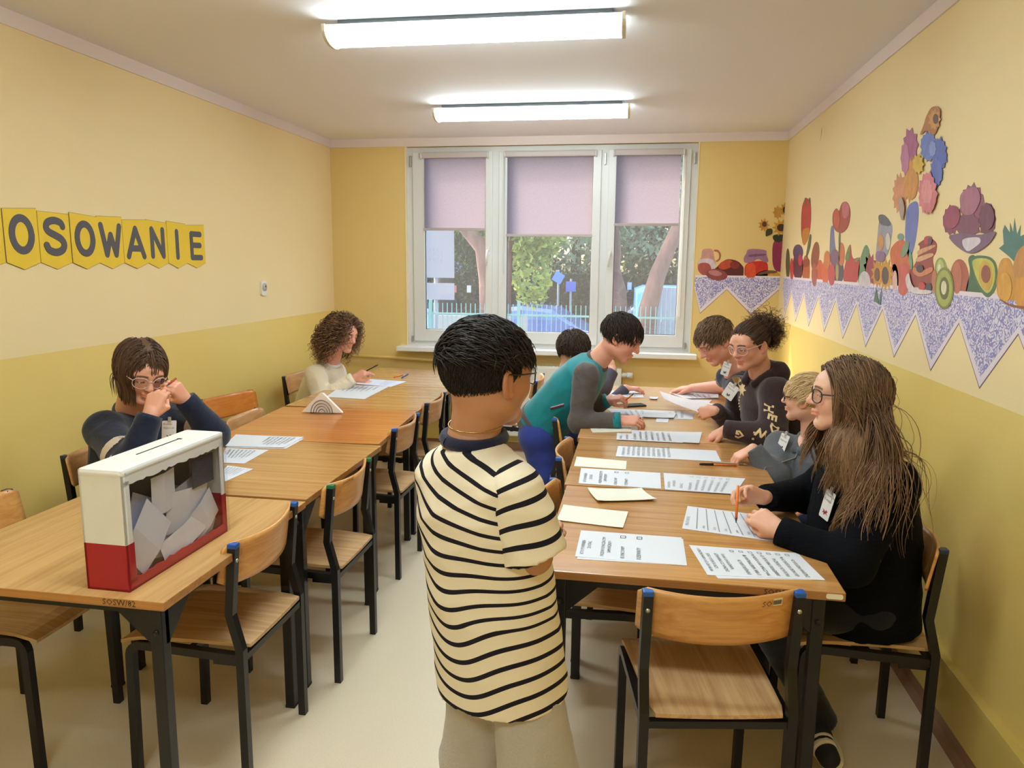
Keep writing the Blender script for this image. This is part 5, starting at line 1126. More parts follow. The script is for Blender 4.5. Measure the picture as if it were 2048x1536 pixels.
def grow(p, dirs, length, steps, grav, stick, offset, rng, jitter=.15, colliders=(), gdir=(0, 0, -1), flow=None, blend=.35):
    """strand paths in head space; strands slide over the skull and fall with gravity"""
    n = len(p); L = np.broadcast_to(np.asarray(length, float), (n,)); st = (L/steps)[:, None]; P = [p.copy()]; d = dirs+rng.normal(size=p.shape)*jitter; d /= np.linalg.norm(d, axis=1)[:, None]; q = p.copy(); off = offset*rng.uniform(.5, 1.25, (n, 1))
    for k in range(steps):
        g = np.array(gdir)[None, :]; d = d+g*grav
        if flow is not None: d = d*(1-blend)+flow(q)*blend
        d = d+rng.normal(size=d.shape)*jitter*.25; d /= np.linalg.norm(d, axis=1)[:, None]; q = q+d*st
        rad = SK_R+off; e = (q-SK_C)/rad; l = np.linalg.norm(e, axis=1)[:, None]; ins = l < 1; e2 = e/np.maximum(l, 1e-6); q2 = SK_C+e2*rad; q = np.where(ins, q2, q)
        nn = e2/rad; nn /= np.linalg.norm(nn, axis=1)[:, None]; dn = (d*nn).sum(1)[:, None]
        near = l < 1.12; d = np.where(near & (dn > 0), d-nn*dn*stick, d); d = np.where(ins & (dn < 0), d-nn*dn, d); d /= np.linalg.norm(d, axis=1)[:, None]+1e-9
        for (a, b, r) in colliders:
            a = np.array(a); b = np.array(b); v = b-a; t = np.clip(((q-a)@v)/(v@v), 0, 1)[:, None]; c = a+v*t; e = q-c; l = np.linalg.norm(e, axis=1)[:, None]; hit = l < r
            q = np.where(hit, c+e/np.maximum(l, 1e-6)*r, q)
        P.append(q.copy())
    return np.stack(P, 1)      # n, steps+1, 3
def curlify(P, rad, turns, rng):
    n, k, _ = P.shape; T = np.gradient(P, axis=1); T /= np.linalg.norm(T, axis=2)[:, :, None]+1e-9; up = np.array([.3, .2, 1.])
    A = np.cross(T, up); A /= np.linalg.norm(A, axis=2)[:, :, None]+1e-9; Bv = np.cross(T, A); t = np.linspace(0, 1, k)[None, :]
    ph = rng.uniform(0, 6.3, (n, 1)); tr = turns*rng.uniform(.7, 1.3, (n, 1)); a = ph+tr*2*np.pi*t; r = rad*np.minimum(t*4, 1)*rng.uniform(.6, 1.3, (n, 1))
    return P+A*(r*np.cos(a))[:, :, None]+Bv*(r*np.sin(a))[:, :, None]
def strands(P, r0, rng, sides=3, flat=1.):
    """tapered tubes for all strand paths -> V, F (quads)"""
    n, k, _ = P.shape; T = np.gradient(P, axis=1); T /= np.linalg.norm(T, axis=2)[:, :, None]+1e-9
    ref = np.tile(rng.normal(size=(n, 1, 3)), (1, k, 1)); A = np.cross(T, ref); A /= np.linalg.norm(A, axis=2)[:, :, None]+1e-9; Bv = np.cross(T, A)
    t = np.linspace(0, 1, k); pr = (r0*np.clip(1.15-t**3, .12, 1))[None, :, None]*rng.uniform(.6, 1.3, (n, 1, 1)); rings = []
    for j in range(sides):
        a = 2*np.pi*j/sides; rings.append(P+A*pr*math.cos(a)+Bv*pr*math.sin(a)*flat)
    V = np.stack(rings, 2).reshape(-1, 3); i = np.arange(n)[:, None, None]*k*sides; s_ = np.arange(k-1)[None, :, None]*sides; j = np.arange(sides)[None, None, :]; j2 = (j+1) % sides
    F = np.stack([i+s_+j, i+s_+j2, i+s_+sides+j2, i+s_+sides+j], -1).reshape(-1, 4); return V, F, np.tile(np.repeat(t, sides), n)
def cap_mesh(mask_planes, off=.006, h=.004, extra=()):
    """close scalp shell under the strands"""
    F = Field(SK_C-SK_R-.05, SK_C+SK_R+.05, h); F.ell(SK_C, SK_R+off, 0)
    for (c, r, k) in extra: F.ell(c, r, k)
    for c, n in mask_planes: F.plane(c, n)
    return F.mesh()
def clump(P, ng, w_, rng, sp=.6):
    """pull strands towards shared guide strands so that they form locks"""
    n, k, _ = P.shape; gi = rng.permutation(n)[:ng]; r = P[:, 0]; d = ((r[:, None, :]-r[None, gi, :])**2).sum(2); near = gi[d.argmin(1)]
    t = (np.linspace(0, 1, k)**sp)[None, :, None]*w_; off = (P[:, :1]-P[near, :1])*.25; return P*(1-t)+(P[near]+off)*t
def tone(t, n): return np.tile(t, n)
def join(*parts):
    V = []; F = []; o = 0
    for q in parts: V.append(q[0]); F.append(q[1]+o); o += len(q[0])
    return np.concatenate(V), np.concatenate(F)
# ================================================================ people
SKIN = mat('skin', (220,170,140), .48, attr='tint', sub=.12, bump=(300,.04)); EYEW = mat('eye white', (228,222,216), .2); IRIS = mat('iris', (60,42,30), .15)
def cloth(name, col, var=None, rough=.85, bump=(140,.35), stretch=(1,1,1)): return mat(name, col, rough, spec=.25, var=(5,.35,var or tuple(int(c*.8) for c in col)), bump=bump, stretch=stretch, sheen=.2)
LENS = CLEAR
def lin3(c): return np.array(lin(c)[:3])
from mathutils.bvhtree import BVHTree
class Person:
    def __init__(s, label, base):
        s.e = empty('person', base, 0, label, 'person'); s.parts = []; s.col = []; s.h = None
    # ---- skin
    def head(s, c, f, u, sc, neck, skin, lip=None, brow=(60,42,30), h=.003, chin=0., nr=.050):
        s.hc = np.array(c, float); s.hR = frame_from(f, u); s.hs = sc; s.neckb = Vector(neck)
        nl = s.tolocal(np.array(neck)); V, F = head_mesh(nl, h, chin, nr=nr)
        s.skin = lin3(skin); col = head_colors(V, s.skin, lin3(lip) if lip else s.skin*np.array([.92, .62, .60]), lin3(brow))
        s.parts.append((s.toworld(V), F)); s.col.append(col)
        m = MB()
        for sx in (-1, 1):
            m.sphere((sx*.031, .0775, .0045), .0128, 12, 8, 0); m.sphere((sx*.031, .0858, .0038), (.0058, .0050, .0058), 10, 6, 1)
        m.v = [tuple(x) for x in s.toworld(np.array(m.v))]; m.build('eyes', [EYEW, IRIS], s.e, True)
    def toworld(s, V): return s.hc+(V*s.hs)@s.hR
    def tolocal(s, P): return ((np.asarray(P, float)-s.hc)@s.hR.T)/s.hs
    def hand(s, wr, yd, zd, side, elbow=None, **kw):
        V, F = hand_mesh(wr, yd, zd, side, elbow=elbow, **kw); s.parts.append((V, F)); c = np.tile(s.skin, (len(V), 1))*np.array([1.0, .95, .93]); s.col.append(c)
    def core(s, cones, stack=None, h=.012):
        """the rest of the body under the clothes"""
        pts = np.array([np.array(p) for c in cones for p in c[:2]]); F = Field(pts.min(0)-.25, pts.max(0)+.25, h)
        if stack: F.stack(*stack)
        for c in cones: F.cone(*c, .03)
        V, Fa = F.mesh(); s.parts.append((V, Fa)); s.col.append(np.tile(s.skin, (len(V), 1)))
    def finish(s):
        V, F = join(*s.parts); o = np_obj('body', V, F, SKIN, s.e, attrs={'tint': np.concatenate(s.col)}); return o
    # ---- garments
    def garment(s, name, mt, build, lo, hi, h=.007, wr=.004, fq=22, seed=0, attrs=None, parent=None, post=None):
        F = Field(lo, hi, h); build(F); V, Fa = F.mesh()
        if wr: V = wrinkle(V, Fa, wr, fq, seed)
        if post: V = post(V, Fa)
        at_ = {k: fn(V) for k, fn in (attrs or {}).items()}
        o = np_obj(name, V, Fa, mt, parent or s.e, attrs=at_); o['_'] = 0; del o['_']; s.last = (V, Fa); return o
    def collar(s, mt, r=.058, t=.010, dz=0., name='collar', tilt=None):
        n = tilt or (s.neckb-Vector(s.hc)).normalized(); n = Vector(n); a = n.orthogonal().normalized(); b = n.cross(a); c = s.neckb-n*dz; m = MB(); pts = [c+(a*math.cos(t_)+b*math.sin(t_))*r for t_ in np.linspace(0, 2*math.pi, 25)]
        m.tube(pts, t, 8, caps=False); m.build(name, mt, s.e, True)
    # ---- hair given in head space
    def hair(s, mt, parts, name='hair'):
        V, F = join(*parts); return np_obj(name, s.toworld(V), F, mt, s.e, attrs={'along': np.concatenate([q[2] if len(q) > 2 else np.zeros(len(q[0])) for q in parts])})
    def glasses(s, mt, w_=.0235, hh=.018, shape=2.6, r=.0016, y=.101, z=.003, lens=True):
        m = MB()
        for sx in (-1, 1):
            loop = []
            for t in np.linspace(0, 2*math.pi, 25):
                cx, sy = math.cos(t), math.sin(t); loop.append((sx*.0335+w_*math.copysign(abs(cx)**(2/shape), cx), y-.35*abs(.0335*sx+w_*cx)**2/.06, z-.003+hh*math.copysign(abs(sy)**(2/shape), sy)))
            m.tube(loop, r, 6, caps=False)
            m.tube([(sx*(.0335+w_*.98), y-.016, z+.006), (sx*.066, y-.028, z+.007), (sx*.0795, .03, z+.008), (sx*.0815, -.012, z+.010), (sx*.078, -.028, z-.012)], r*1.15, 6)
            if lens:
                pass
        m.tube([(-.0115, y-.002, z+.004), (0, y+.001, z+.007), (.0115, y-.002, z+.004)], r, 6)
        m.v = [tuple(x) for x in s.toworld(np.array(m.v))]; g_ = m.build('glasses', mt, s.e, True)
        for sx in (-1, 1):
            m = MB(); P = []
            for t in np.linspace(0, 2*math.pi, 20, endpoint=False):
                cx, sy = math.cos(t), math.sin(t); P.append((sx*.0335+w_*.97*math.copysign(abs(cx)**(2/shape), cx), y-.35*abs(.0335*sx+w_*cx)**2/.06-.0005, z-.003+hh*.97*math.copysign(abs(sy)**(2/shape), sy)))
            m.add([tuple(x) for x in s.toworld(np.array(P))], [tuple(range(20))]); m.build('lens', LENS, g_, True)
    def legs(s, mt, hipL, hipR, kneeL, kneeR, ankL, ankR, r=(.085, .062, .052), pel=None, bf=None, h=.009, name='trousers', wr=.003):
        pts = np.array([list(p) for p in (hipL, hipR, kneeL, kneeR, ankL, ankR)]); 
        def b(F):
            F.cone(hipL, hipR, r[0]*1.15, r[0]*1.15, .03)
            for hp, kn, an in ((hipL, kneeL, ankL), (hipR, kneeR, ankR)): F.cone(hp, kn, r[0], r[1], .02); F.cone(kn, an, r[1], r[2], .02, cut1=True)
        s.garment(name, mt, b, pts.min(0)-.14, pts.max(0)+.14, h, wr, 16, 3)
    def shoe(s, ank, toe, upper, sole, ln=.24, roll=0., stripes=None):
        a = Vector(ank); d = Vector((toe[0], toe[1], 0)).normalized(); p = Vector((a.x, a.y, 0))-d*.05; rt = Vector((d.y, -d.x, 0))
        lo = np.minimum(np.array(p), np.array(p+d*ln))-.08; hi = np.maximum(np.array(p), np.array(p+d*ln))+.08; lo[2] = -.02; hi[2] = .16
        F = Field(lo, hi, .006); up = Vector((0, 0, 1)); F.cone(p+up*.05, p+d*.10+up*.06, .038, .040, .02); F.cone(p+d*.08+up*.055, p+d*(ln-.045)+up*.038, .042, .034, .03); F.cone(p+d*.03+up*.07, p+d*.02+up*.10, .036, .034, .02, cut1=True); F.plane((0, 0, .018), (0, 0, -1))
        Rm = np.array(Matrix.Rotation(roll, 3, d)); pv = np.array(p); lift = .045*abs(math.sin(roll))
        tf = lambda A: (np.asarray(A)-pv)@Rm.T+pv+np.array([0, 0, lift])
        V, Fa = F.mesh(); o = np_obj('shoe', tf(V), Fa, upper, s.e)
        if stripes:
            for q0 in (.095, .125, .155):
                Fs = Field(lo, hi, .004); b0, b1 = p+d*q0+up*.050, p+d*(q0+.016)+up*.047; Fs.cone(b0, b1, .0445-.06*(q0-.095), .0435-.06*(q0-.095), .003, cut0=True, cut1=True); Fs.plane((0, 0, .024), (0, 0, -1)); vs_, fs_ = Fs.mesh()
                if len(vs_): np_obj('stripe', tf(vs_), fs_, stripes, o)
            Fs = Field(lo, hi, .004); Fs.cone(p+d*.02+up*.090, p+d*.022+up*.106, .040, .038, .004, cut0=True, cut1=True); vs_, fs_ = Fs.mesh(); np_obj('heel_lining', tf(vs_), fs_, stripes, o)
        m = MB(); P = []
        for t in np.linspace(0, 2*math.pi, 26, endpoint=False):
            y = (ln/2+.006)*math.cos(t); x = (.043+.006*math.cos(t))*math.copysign(abs(math.sin(t))**.75, math.sin(t)); q = p+d*(y+ln/2-.032)+rt*x; P.append((q.x, q.y))
        m.prism(P, .026, M=Matrix.Translation((0, 0, .001))); m.v = [tuple(x) for x in tf(np.array([list(v_) for v_ in m.v]))]; m.build('sole', sole, o, True); return o
def badge(p, n, up, label_lines, parent, w_=.058, h_=.088, emblem=(150,40,60)):
    """name card: p centre, n outward normal"""
    n = Vector(n).normalized(); u = Vector(up); u = (u-n*u.dot(n)).normalized(); r = u.cross(n); M_ = Matrix(((r.x,u.x,n.x,p[0]),(r.y,u.y,n.y,p[1]),(r.z,u.z,n.z,p[2]),(0,0,0,1)))
    m = MB(); m.prism(rrect(w_, h_, .004), .0016, M=M_); b = m.build('name_badge', mat('badge card', (226,222,220), .35), parent, True)
    m = MB()
    for k, t in enumerate(label_lines):
        vs, fs = text_mesh(t, .011); m.add([M_ @ Vector((-w_*.40+v.x*.9, h_*.30-k*.016+v.y, .0019)) for v in vs], fs)
    m.build('badge_print', PRINT, b, True)['kind'] = 'stuff'
    m = MB(); e1 = [(0,0),(.004,.010),(.014,.006),(.008,-.001),(.016,-.008),(.003,-.004),(-.003,-.014),(-.006,-.004),(-.015,-.008),(-.009,.001),(-.014,.008),(-.004,.005)]
    m.prism([(x*.8, y*.8-h_*.26) for x, y in e1], .0006, M=M_ @ Matrix.Translation((0, 0, .0016))); m.build('badge_emblem', mat('emblem %d%d%d' % emblem, emblem, .5), b, True)
    m = MB(); m.prism(rrect(.012, .022, .003, cy=h_/2+.004), .004, M=M_); m.build('badge_clip', mat('clip', (190,190,196), .3, metal=.6), b, True)
    return b
def project_text(obj_VF, txt, size, origin, right, up, shoot, mt, name, parent, off=.0015, bold=.0):
    """print lettering onto a garment surface: glyph points are carried along shoot onto the cloth"""
    V, F = obj_VF; bv = BVHTree.FromPolygons([tuple(v) for v in V], [tuple(int(i) for i in f) for f in F]); vs, fs = text_mesh(txt, size, bold)
    # subdivide glyph faces a little by splitting edges is not needed at this size
    out = []; sh = Vector(shoot).normalized(); o = Vector(origin); r = Vector(right).normalized(); u = Vector(up).normalized()
    for v in vs:
        q = o+r*v.x+u*v.y; hit = bv.ray_cast(q-sh*.12, sh, .3)
        out.append((hit[0]-sh*off) if hit[0] else q)
    m = MB(); m.add(out, fs); return m.build(name, mt, parent, True)
BLKS = mat('shoe black suede', (26,26,30), .8, bump=(80,.2)); WSOLE = mat('shoe rubber white', (222,212,196), .6); GREYS = mat('shoe grey', (90,92,98), .7)
JEANK = cloth('black trousers', (14,14,17)); JEANB = cloth('blue trousers', (48,62,140)); SWEAT = cloth('beige sweatpants', (176,166,152), (158,148,134), bump=(200,.5)); JEANN = cloth('navy jeans', (44,54,84))
V3 = Vector
# ---------------------------------------------------------------- 1: boy in the striped shirt, seen from behind
def striped_boy():
    Y0 = 1.55; f = V3((.57, .82, 0)); rt = V3((.82, -.57, 0)); up = V3((0, 0, 1))
    P = Person('boy with short dark hair in a black striped cream shirt, standing with his back turned', (-.29, 1.55, 0))
    hc = W(976, 750, Y0); nb = W(948, 874, Y0-.005)
    P.head(hc, (.64, .77, -.04), (0.02, -.02, 1), 1.03, nb, (182,128,94), brow=(30,22,18), h=.0026, nr=.0465)
    b0 = W(972, 1120, Y0)                        # middle of the torso
    sl = nb-rt*.110-up*.100+f*.0; sr = nb+rt*.132-up*.085-f*.01
    elR = W(1068, 1112, 1.46); elL = sl-rt*.005-up*.22+f*.09
    wrR = elR+f*.13+up*.02-rt*.17; wrL = elL+f*.14+rt*.03+up*.03
    base = V3((b0.x+.040, b0.y-.01, .64)); top = nb-up*.02
    SM = bpy.data.materials.new('striped jersey'); SM.use_nodes = True; MATS['striped jersey'] = SM; g = SM.node_tree; b = g.nodes['Principled BSDF']; b.inputs['Roughness'].default_value = .85; b.inputs['Specular IOR Level'].default_value = .2
    a = g.nodes.new('ShaderNodeAttribute'); a.attribute_name = 'stripe'; fr = g.nodes.new('ShaderNodeMath'); fr.operation = 'FRACT'; g.links.new(a.outputs['Fac'], fr.inputs[0])
    lt_ = g.nodes.new('ShaderNodeMath'); lt_.operation = 'LESS_THAN'; lt_.inputs[1].default_value = .27; g.links.new(fr.outputs[0], lt_.inputs[0])
    mx = g.nodes.new('ShaderNodeMix'); mx.data_type = 'RGBA'; mx.inputs[6].default_value = lin((226,212,186)); mx.inputs[7].default_value = lin((28,24,32)); g.links.new(lt_.outputs[0], mx.inputs[0]); g.links.new(mx.outputs[2], b.inputs['Base Color'])
    tcn = g.nodes.new('ShaderNodeTexCoord'); nn = g.nodes.new('ShaderNodeTexNoise'); nn.inputs['Scale'].default_value = 420; bp = g.nodes.new('ShaderNodeBump'); bp.inputs['Strength'].default_value = .25; bp.inputs['Distance'].default_value = .002
    g.links.new(tcn.outputs['Object'], nn.inputs[0]); g.links.new(nn.outputs[0], bp.inputs['Height']); g.links.new(bp.outputs[0], b.inputs['Normal'])
    per = .0405
    def st(V):
        u = (V-np.array(b0))@np.array(rt)/.16; z = V[:, 2]; k = np.clip((z-.85)/.35, 0, 1); d = np.sqrt(u*u+.01)
        return (z+.075*k*u-.062*(1-k)*np.sqrt((u+.15)**2+.06)+.010*np.sin(u*4+z*9)*(1-k))/per
    def torso(F):
        F.stack(base, top, f, [(0, .162, .124, .0), (.25, .162, .122, .0), (.5, .158, .116, .0), (.75, .158, .108, -.01), (.90, .140, .086, -.012), (1.0, .075, .062, -.012)], .03)
        F.cone(nb-up*.062, sl, .055, .050, .04); F.cone(nb-up*.062, sr, .056, .054, .04)
    lo = np.array(base)-np.array([.27, .27, .02]); hi = np.array(top)+np.array([.27, .27, .12])
    shirt = P.garment('shirt', SM, torso, lo, hi, .0055, .006, 12, 5, {'stripe': st})
    def slv(sh, el):
        ax = (el-sh); L = ax.length; ax = np.array(ax/L)
        return lambda V: ((V-np.array(sh))@ax*.98+.012*np.sin((V-np.array(sh))@np.array(rt)*30))/per+.35
    for sh, el in ((sr, elR), (sl, elL)):
        end = sh+(el-sh)*.97; fo = f*.10*.0
        def sleeve(F, sh=sh, end=end): F.cone(sh+(end-sh)*.03, end, .064 if sh is sr else .050, .074 if sh is sr else .060, .02, cut1=True)
        pts = np.array([list(sh), list(end)]); P.garment('sleeve', SM, sleeve, pts.min(0)-.12, pts.max(0)+.12, .0055, .006, 14, 8, {'stripe': slv(sh, end)}, parent=shirt)
    P.collar(cloth('navy rib', (26,28,54)), .0630, .0145, .000, 'collar', V3((.0, .10, -1)))
    # arms
    F = Field(np.minimum(np.array(elR), np.array(wrR))-.1, np.maximum(np.array(elR), np.array(wrR))+.1, .005); F.cone(sr+(elR-sr)*.6, elR, .040, .036, .01); F.cone(elR, wrR, .037, .026, .015); v = F.mesh(); P.parts.append(v); P.col.append(np.tile(P.skin, (len(v[0]), 1)))
    F = Field(np.minimum(np.array(elL), np.array(wrL))-.1, np.maximum(np.array(elL), np.array(wrL))+.1, .005); F.cone(sl+(elL-sl)*.6, elL, .040, .036, .01); F.cone(elL, wrL, .037, .026, .015); v = F.mesh(); P.parts.append(v); P.col.append(np.tile(P.skin, (len(v[0]), 1)))
    P.hand(wrR, -rt+f*.3, f, -1, elR, curl=(.5, .6, .4)); P.hand(wrL, rt*.6+f*.4, f, 1, elL, curl=(.5, .6, .4))
    hl, hr = V3((base.x, base.y, .75))-rt*.058, V3((base.x, base.y, .75))+rt*.058
    P.legs(SWEAT, hl, hr, hl-up*.32-rt*.012, hr-up*.32+rt*.075, hl-up*.66-rt*.015, hr-up*.66+rt*.105, (.074, .094, .098), h=.008, wr=.007)
    m = MB(); q = hr+V3((.075, -.055, -.125)); m.tube([q+V3((0, 0, .02)), q, q+V3((.01, 0, -.02))], .005, 8); m.build('pocket', mat('pocket dark', (26,22,20), .9), P.e, True)
    P.core([(nb, nb-up*.3, .06, .09), (nb-up*.05, sl, .05, .045), (nb-up*.05, sr, .05, .045), (sl, elL, .045, .036), (sr, elR, .045, .036), (hl, hl-up*.6, .055, .045), (hr, hr-up*.6, .055, .045), (base+up*.15, nb-up*.1, .09, .09)])
    P.shoe(hl-up*.66-rt*.015, f, GREYS, WSOLE); P.shoe(hr-up*.66+rt*.105, f, GREYS, WSOLE)
    P.finish()
    # necklace
    m = MB(); n = V3((.0, -.12, 1)).normalized(); a = n.orthogonal().normalized(); b2 = n.cross(a); c = nb+V3((.004, .002, .030)); pts = [c+(a*math.cos(t)+b2*math.sin(t))*.0605 for t in np.linspace(0, 2*math.pi, 33)]; m.tube(pts, .0012, 6, caps=False)
    m.build('necklace', mat('gold chain', (206,160,96), .25, metal=.9), P.e, True)
    # hair: shaved sides, longer crown
    r = np.random.default_rng(3); HM = hairmat('hair near black', (18,13,11), (44,33,27))
    cap = cap_mesh([((0, 0, -.030), (0, .45, -1)), ((0, .052, .055), (0, 1, -.35)), ((0, .020, .0), (0, .9, -.45))], .0045, .0035)
    top_m = lambda p: (p[:, 2] > .035) & (p[:, 1] < .062)
    p, d = scalp_points(3200, top_m, 2); fl = lambda q: np.stack([.55+q[:, 0]*2, .45-q[:, 0]*3+.2*np.sin(q[:, 1]*50), -.1+0*q[:, 0]], 1)
    g1 = grow(p, d*.55+np.array([.30, .35, .10]), r.uniform(.024, .040, len(p)), 7, .10, .85, .014, r, .16, flow=fl, blend=.18)
    side = lambda p: (p[:, 2] <= .04) & (p[:, 2] > -.048-.35*(p[:, 1]+.05)) & (p[:, 1] < .03) & ((p[:, 1] < -.01) | (p[:, 2] > .018))
    p2, d2 = scalp_points(5200, side, 4); g2 = grow(p2, d2*.35+np.array([0, -.1, -1.]), r.uniform(.8, 1.2, len(p2))*(.006+.013*np.clip((p2[:, 2]+.05)/.09, 0, 1)), 4, .1, .9, .006, r, .12)
    p3, d3 = scalp_points(420, lambda p: (p[:, 1] > .040) & (p[:, 2] > .050), 6); g3 = grow(p3, d3*.6+np.array([.2, .45, .0]), r.uniform(.016, .028, len(p3)), 7, .22, .4, .014, r, .2)
    P.hair(HM, [cap, strands(g1, .0015, r), strands(g2, .0007, r), strands(g3, .0014, r)])
    P.glasses(mat('glasses black', (18,18,20), .25), .0235, .0185, 2.8, .0015)
striped_boy()
# ---------------------------------------------------------------- generic clothed upper body
def top_build(pel, neck, bf, rings, arms, kk=.03):
    def b(F):
        F.stack(pel, neck, bf, rings, .03)
        for sh, el, wr, r in arms:
            F.cone(neck+(pel-neck)*.10, sh, .052, r[0]*.98, .035)
            F.cone(sh, el, r[0], r[1], kk); F.cone(el, wr, r[1], r[2], kk, cut1=True)
    return b
def bounds(pts, pad=.2): a = np.array([list(p) for p in pts]); return a.min(0)-pad, a.max(0)+pad
def cuff(P, mt, el, wr, r, ln=.045):
    d = (wr-el).normalized(); m = MB(); m.tube([wr-d*ln, wr-d*ln*.5, wr+d*.004], [r*1.02, r*1.05, r*1.0], 20); m.build('cuff', mt, P.e, True)
RING = lambda a, b, w0=1., sh=.0: [(0, a*1.0*w0, b*1.05*w0, sh), (.3, a*.97, b*1.02, sh), (.6, a*1.0, b, 0), (.82, a*.95, b*.85, -.005), (.94, a*.66, b*.62, -.008), (1.0, .062, .058, -.008)]
def seated_legs(P, mt, pel, bf, rt, drop=.46, ln=.36, spread=.09, ank=None, shoe=(GREYS, WSOLE), r=(.082, .060, .050), own=None):
    up = V3((0, 0, 1)); hl, hr = pel-rt*spread, pel+rt*spread; hl.z = hr.z = .545
    kl, kr = hl+bf*ln-rt*.02, hr+bf*ln+rt*.02; kl.z = kr.z = .515
    al, ar = (ank if ank else (kl-bf*.02, kr-bf*.02)); al = V3((al[0], al[1], .085)); ar = V3((ar[0], ar[1], .085))
    P.legs(mt, hl, hr, kl, kr, al, ar, r)
    P.shoe(al, own[0] if own else bf, *shoe, **(dict(roll=own[1], stripes=own[2]) if own else {})); P.shoe(ar, bf, *shoe)
    return hl, hr, kl, kr, al, ar
def std_core(P, pel, nb, arms, legs):
    c = [(pel, nb-(nb-pel)*.2, .09, .085), (nb, nb-(nb-pel)*.3, .05, .08)]
    for sh, el, wr, r in arms: c += [(nb-(nb-pel)*.12, sh, .05, .045), (sh, el, .042, .034), (el, wr, .034, .024)]
    hl, hr, kl, kr, al, ar = legs; c += [(pel, hl, .08, .075), (pel, hr, .08, .075), (hl, kl, .07, .05), (hr, kr, .07, .05), (kl, al, .048, .035), (kr, ar, .048, .035)]
    P.core(c)
UP = V3((0, 0, 1))
def on_cloth(VF, px, py, out):
    """measured point on a garment, moved a little off the cloth"""
    V, F = VF; bv = BVHTree.FromPolygons([tuple(v) for v in V], [tuple(int(i) for i in f) for f in F]); o = Vector((0, 0, CAMZ)); d = _ray(px, py).normalized(); h = bv.ray_cast(o, d, 9)
    return (h[0] if h[0] else o+d*3)-d*out
# ---------------------------------------------------------------- 2: girl with long hair, black sweater
def long_hair_girl():
    P = Person('girl with long wavy brown hair and dark glasses in a black sweater, sitting sideways', (.78, 2.42, .46))
    bf = V3((-1, .0, 0)); rt = V3((0, 1, 0)); pel = V3((.765, 2.42, .50)); nb = V3((.715, 2.415, 1.045)); hc = V3((.652, 2.40, 1.203))
    P.head(hc, (-1, .06, .02), (.04, 0, 1), 1.0, nb, (222,170,142), brow=(92,68,50), h=.0026)
    shL, shR = V3((.765, 2.265, .965)), V3((.745, 2.575, .975)); elL, elR = W(1700, 1125, 2.17), V3((.62, 2.66, .80)); wrL, wrR = W(1562, 1062, 2.27), W(1533, 995, 2.48)
    arms = [(shL, elL, wrL, (.072, .066, .044)), (shR, elR, wrR, (.068, .060, .044))]
    KN = mat('black knit', (7,8,13), .9, spec=.12, bump=(46,.7), stretch=(1,1,4))
    lo, hi = bounds([pel, nb, elL, elR, wrL, wrR], .16)
    P.garment('sweater', KN, top_build(pel-UP*.032, nb-UP*.01, bf, RING(.185, .160, .96), arms), lo, hi, .0065, .006, 13, 11); sw = P.last
    cuff(P, KN, elL, wrL, .046, .07); cuff(P, KN, elR, wrR, .044, .06)
    P.hand(wrL, wrL and (W(1478, 1008, 2.36)-wrL), V3((-.35, -.75, .6)), -1, elL, curl=((.75,.9,.5),(.8,.95,.5),(.85,1.,.5),(.9,1.,.5)), thumb='pinch', sc=.98)
    P.hand(wrR, W(1480, 975, 2.46)-wrR, V3((-.2, .6, .8)), 1, elR, curl=(.7, .8, .5), thumb='pinch', sc=.95)
    lg = seated_legs(P, JEANK, pel, bf, rt, ln=.34, ank=[WZ(1646, 1446, .085), V3((.48, 2.62, 0))], shoe=(BLKS, WSOLE), own=(V3((.06, -1, 0)), .62, WSOLE))
    std_core(P, pel, nb, arms, lg); P.finish(); P.collar(KN, .060, .014)
    # white stripes on the near shoe
    a = lg[4]; m = MB()
    # hair
    r = np.random.default_rng(12); HM = hairmat('hair long brown', (88,62,42), (150,114,80))
    cap = cap_mesh([((0, 0, -.05), (0, .2, -1)), ((0, .050, .052), (0, 1, -.45)), ((0, .012, 0), (0, 1, -.25))], .010, .004)
    mask = lambda p: ((p[:, 1] < .045) | (p[:, 2] > .075)) & ((p[:, 2] > .0) | (p[:, 1] < -.012)) & (p[:, 2] > -.045)
    p, d = scalp_points(4200, mask, 5)
    loc = lambda a: P.tolocal(np.array(a)); cols = [(loc(shL), loc(shR), .105), (loc(nb-UP*.03), loc(pel), .165), (loc(shL), loc(elL), .078), (loc(nb), loc(hc), .058)]
    base = d*.5+np.stack([np.sign(p[:, 0])*.9, -.35+0*p[:, 0], .1+0*p[:, 0]], 1)
    ln = r.uniform(.40, .56, len(p))*np.where(p[:, 1] > -.02, .82, 1.0)
    g1 = grow(p, base, ln, 26, .30, .85, .020, r, .10, cols)
    g1 = clump(g1, 260, .72, r); gw = curlify(g1[:1].repeat(260, 0)*0, 0*np.ones((1, 27)), 1, r); ph = np.sin(g1[:, :1, 0]*90+g1[:, :1, 1]*70+np.linspace(0, 9.5, 27)[None, :]); g1 = g1+np.stack([ph*.5, ph, ph*0], 2)*(.010*np.linspace(.0, 1.6, 27)**1.2)[None, :, None]
    p2, d2 = scalp_points(35, mask, 9); g2 = curlify(grow(p2, d2*.5+np.stack([np.sign(p2[:, 0])*.7, -.5+0*p2[:, 0], .2+0*p2[:, 0]], 1), r.uniform(.38, .60, len(p2)), 26, .28, .7, .026, r, .12, cols), .012*np.ones((1, 27)), 2.5, r)
    P.hair(HM, [cap, strands(g1, .0017, r), strands(g2, .0008, r)])
    P.glasses(mat('glasses navy', (22,26,40), .25), .0245, .0205, 3.0, .0019)
    n = V3((-.92, -.40, .1)); b = badge(on_cloth(sw, 1655, 1010, .02), n, V3((.1, -.15, 1)), ['Przewodn.', 'Komisja'], P.e, .045, .092)
    return lg
lgs = long_hair_girl()
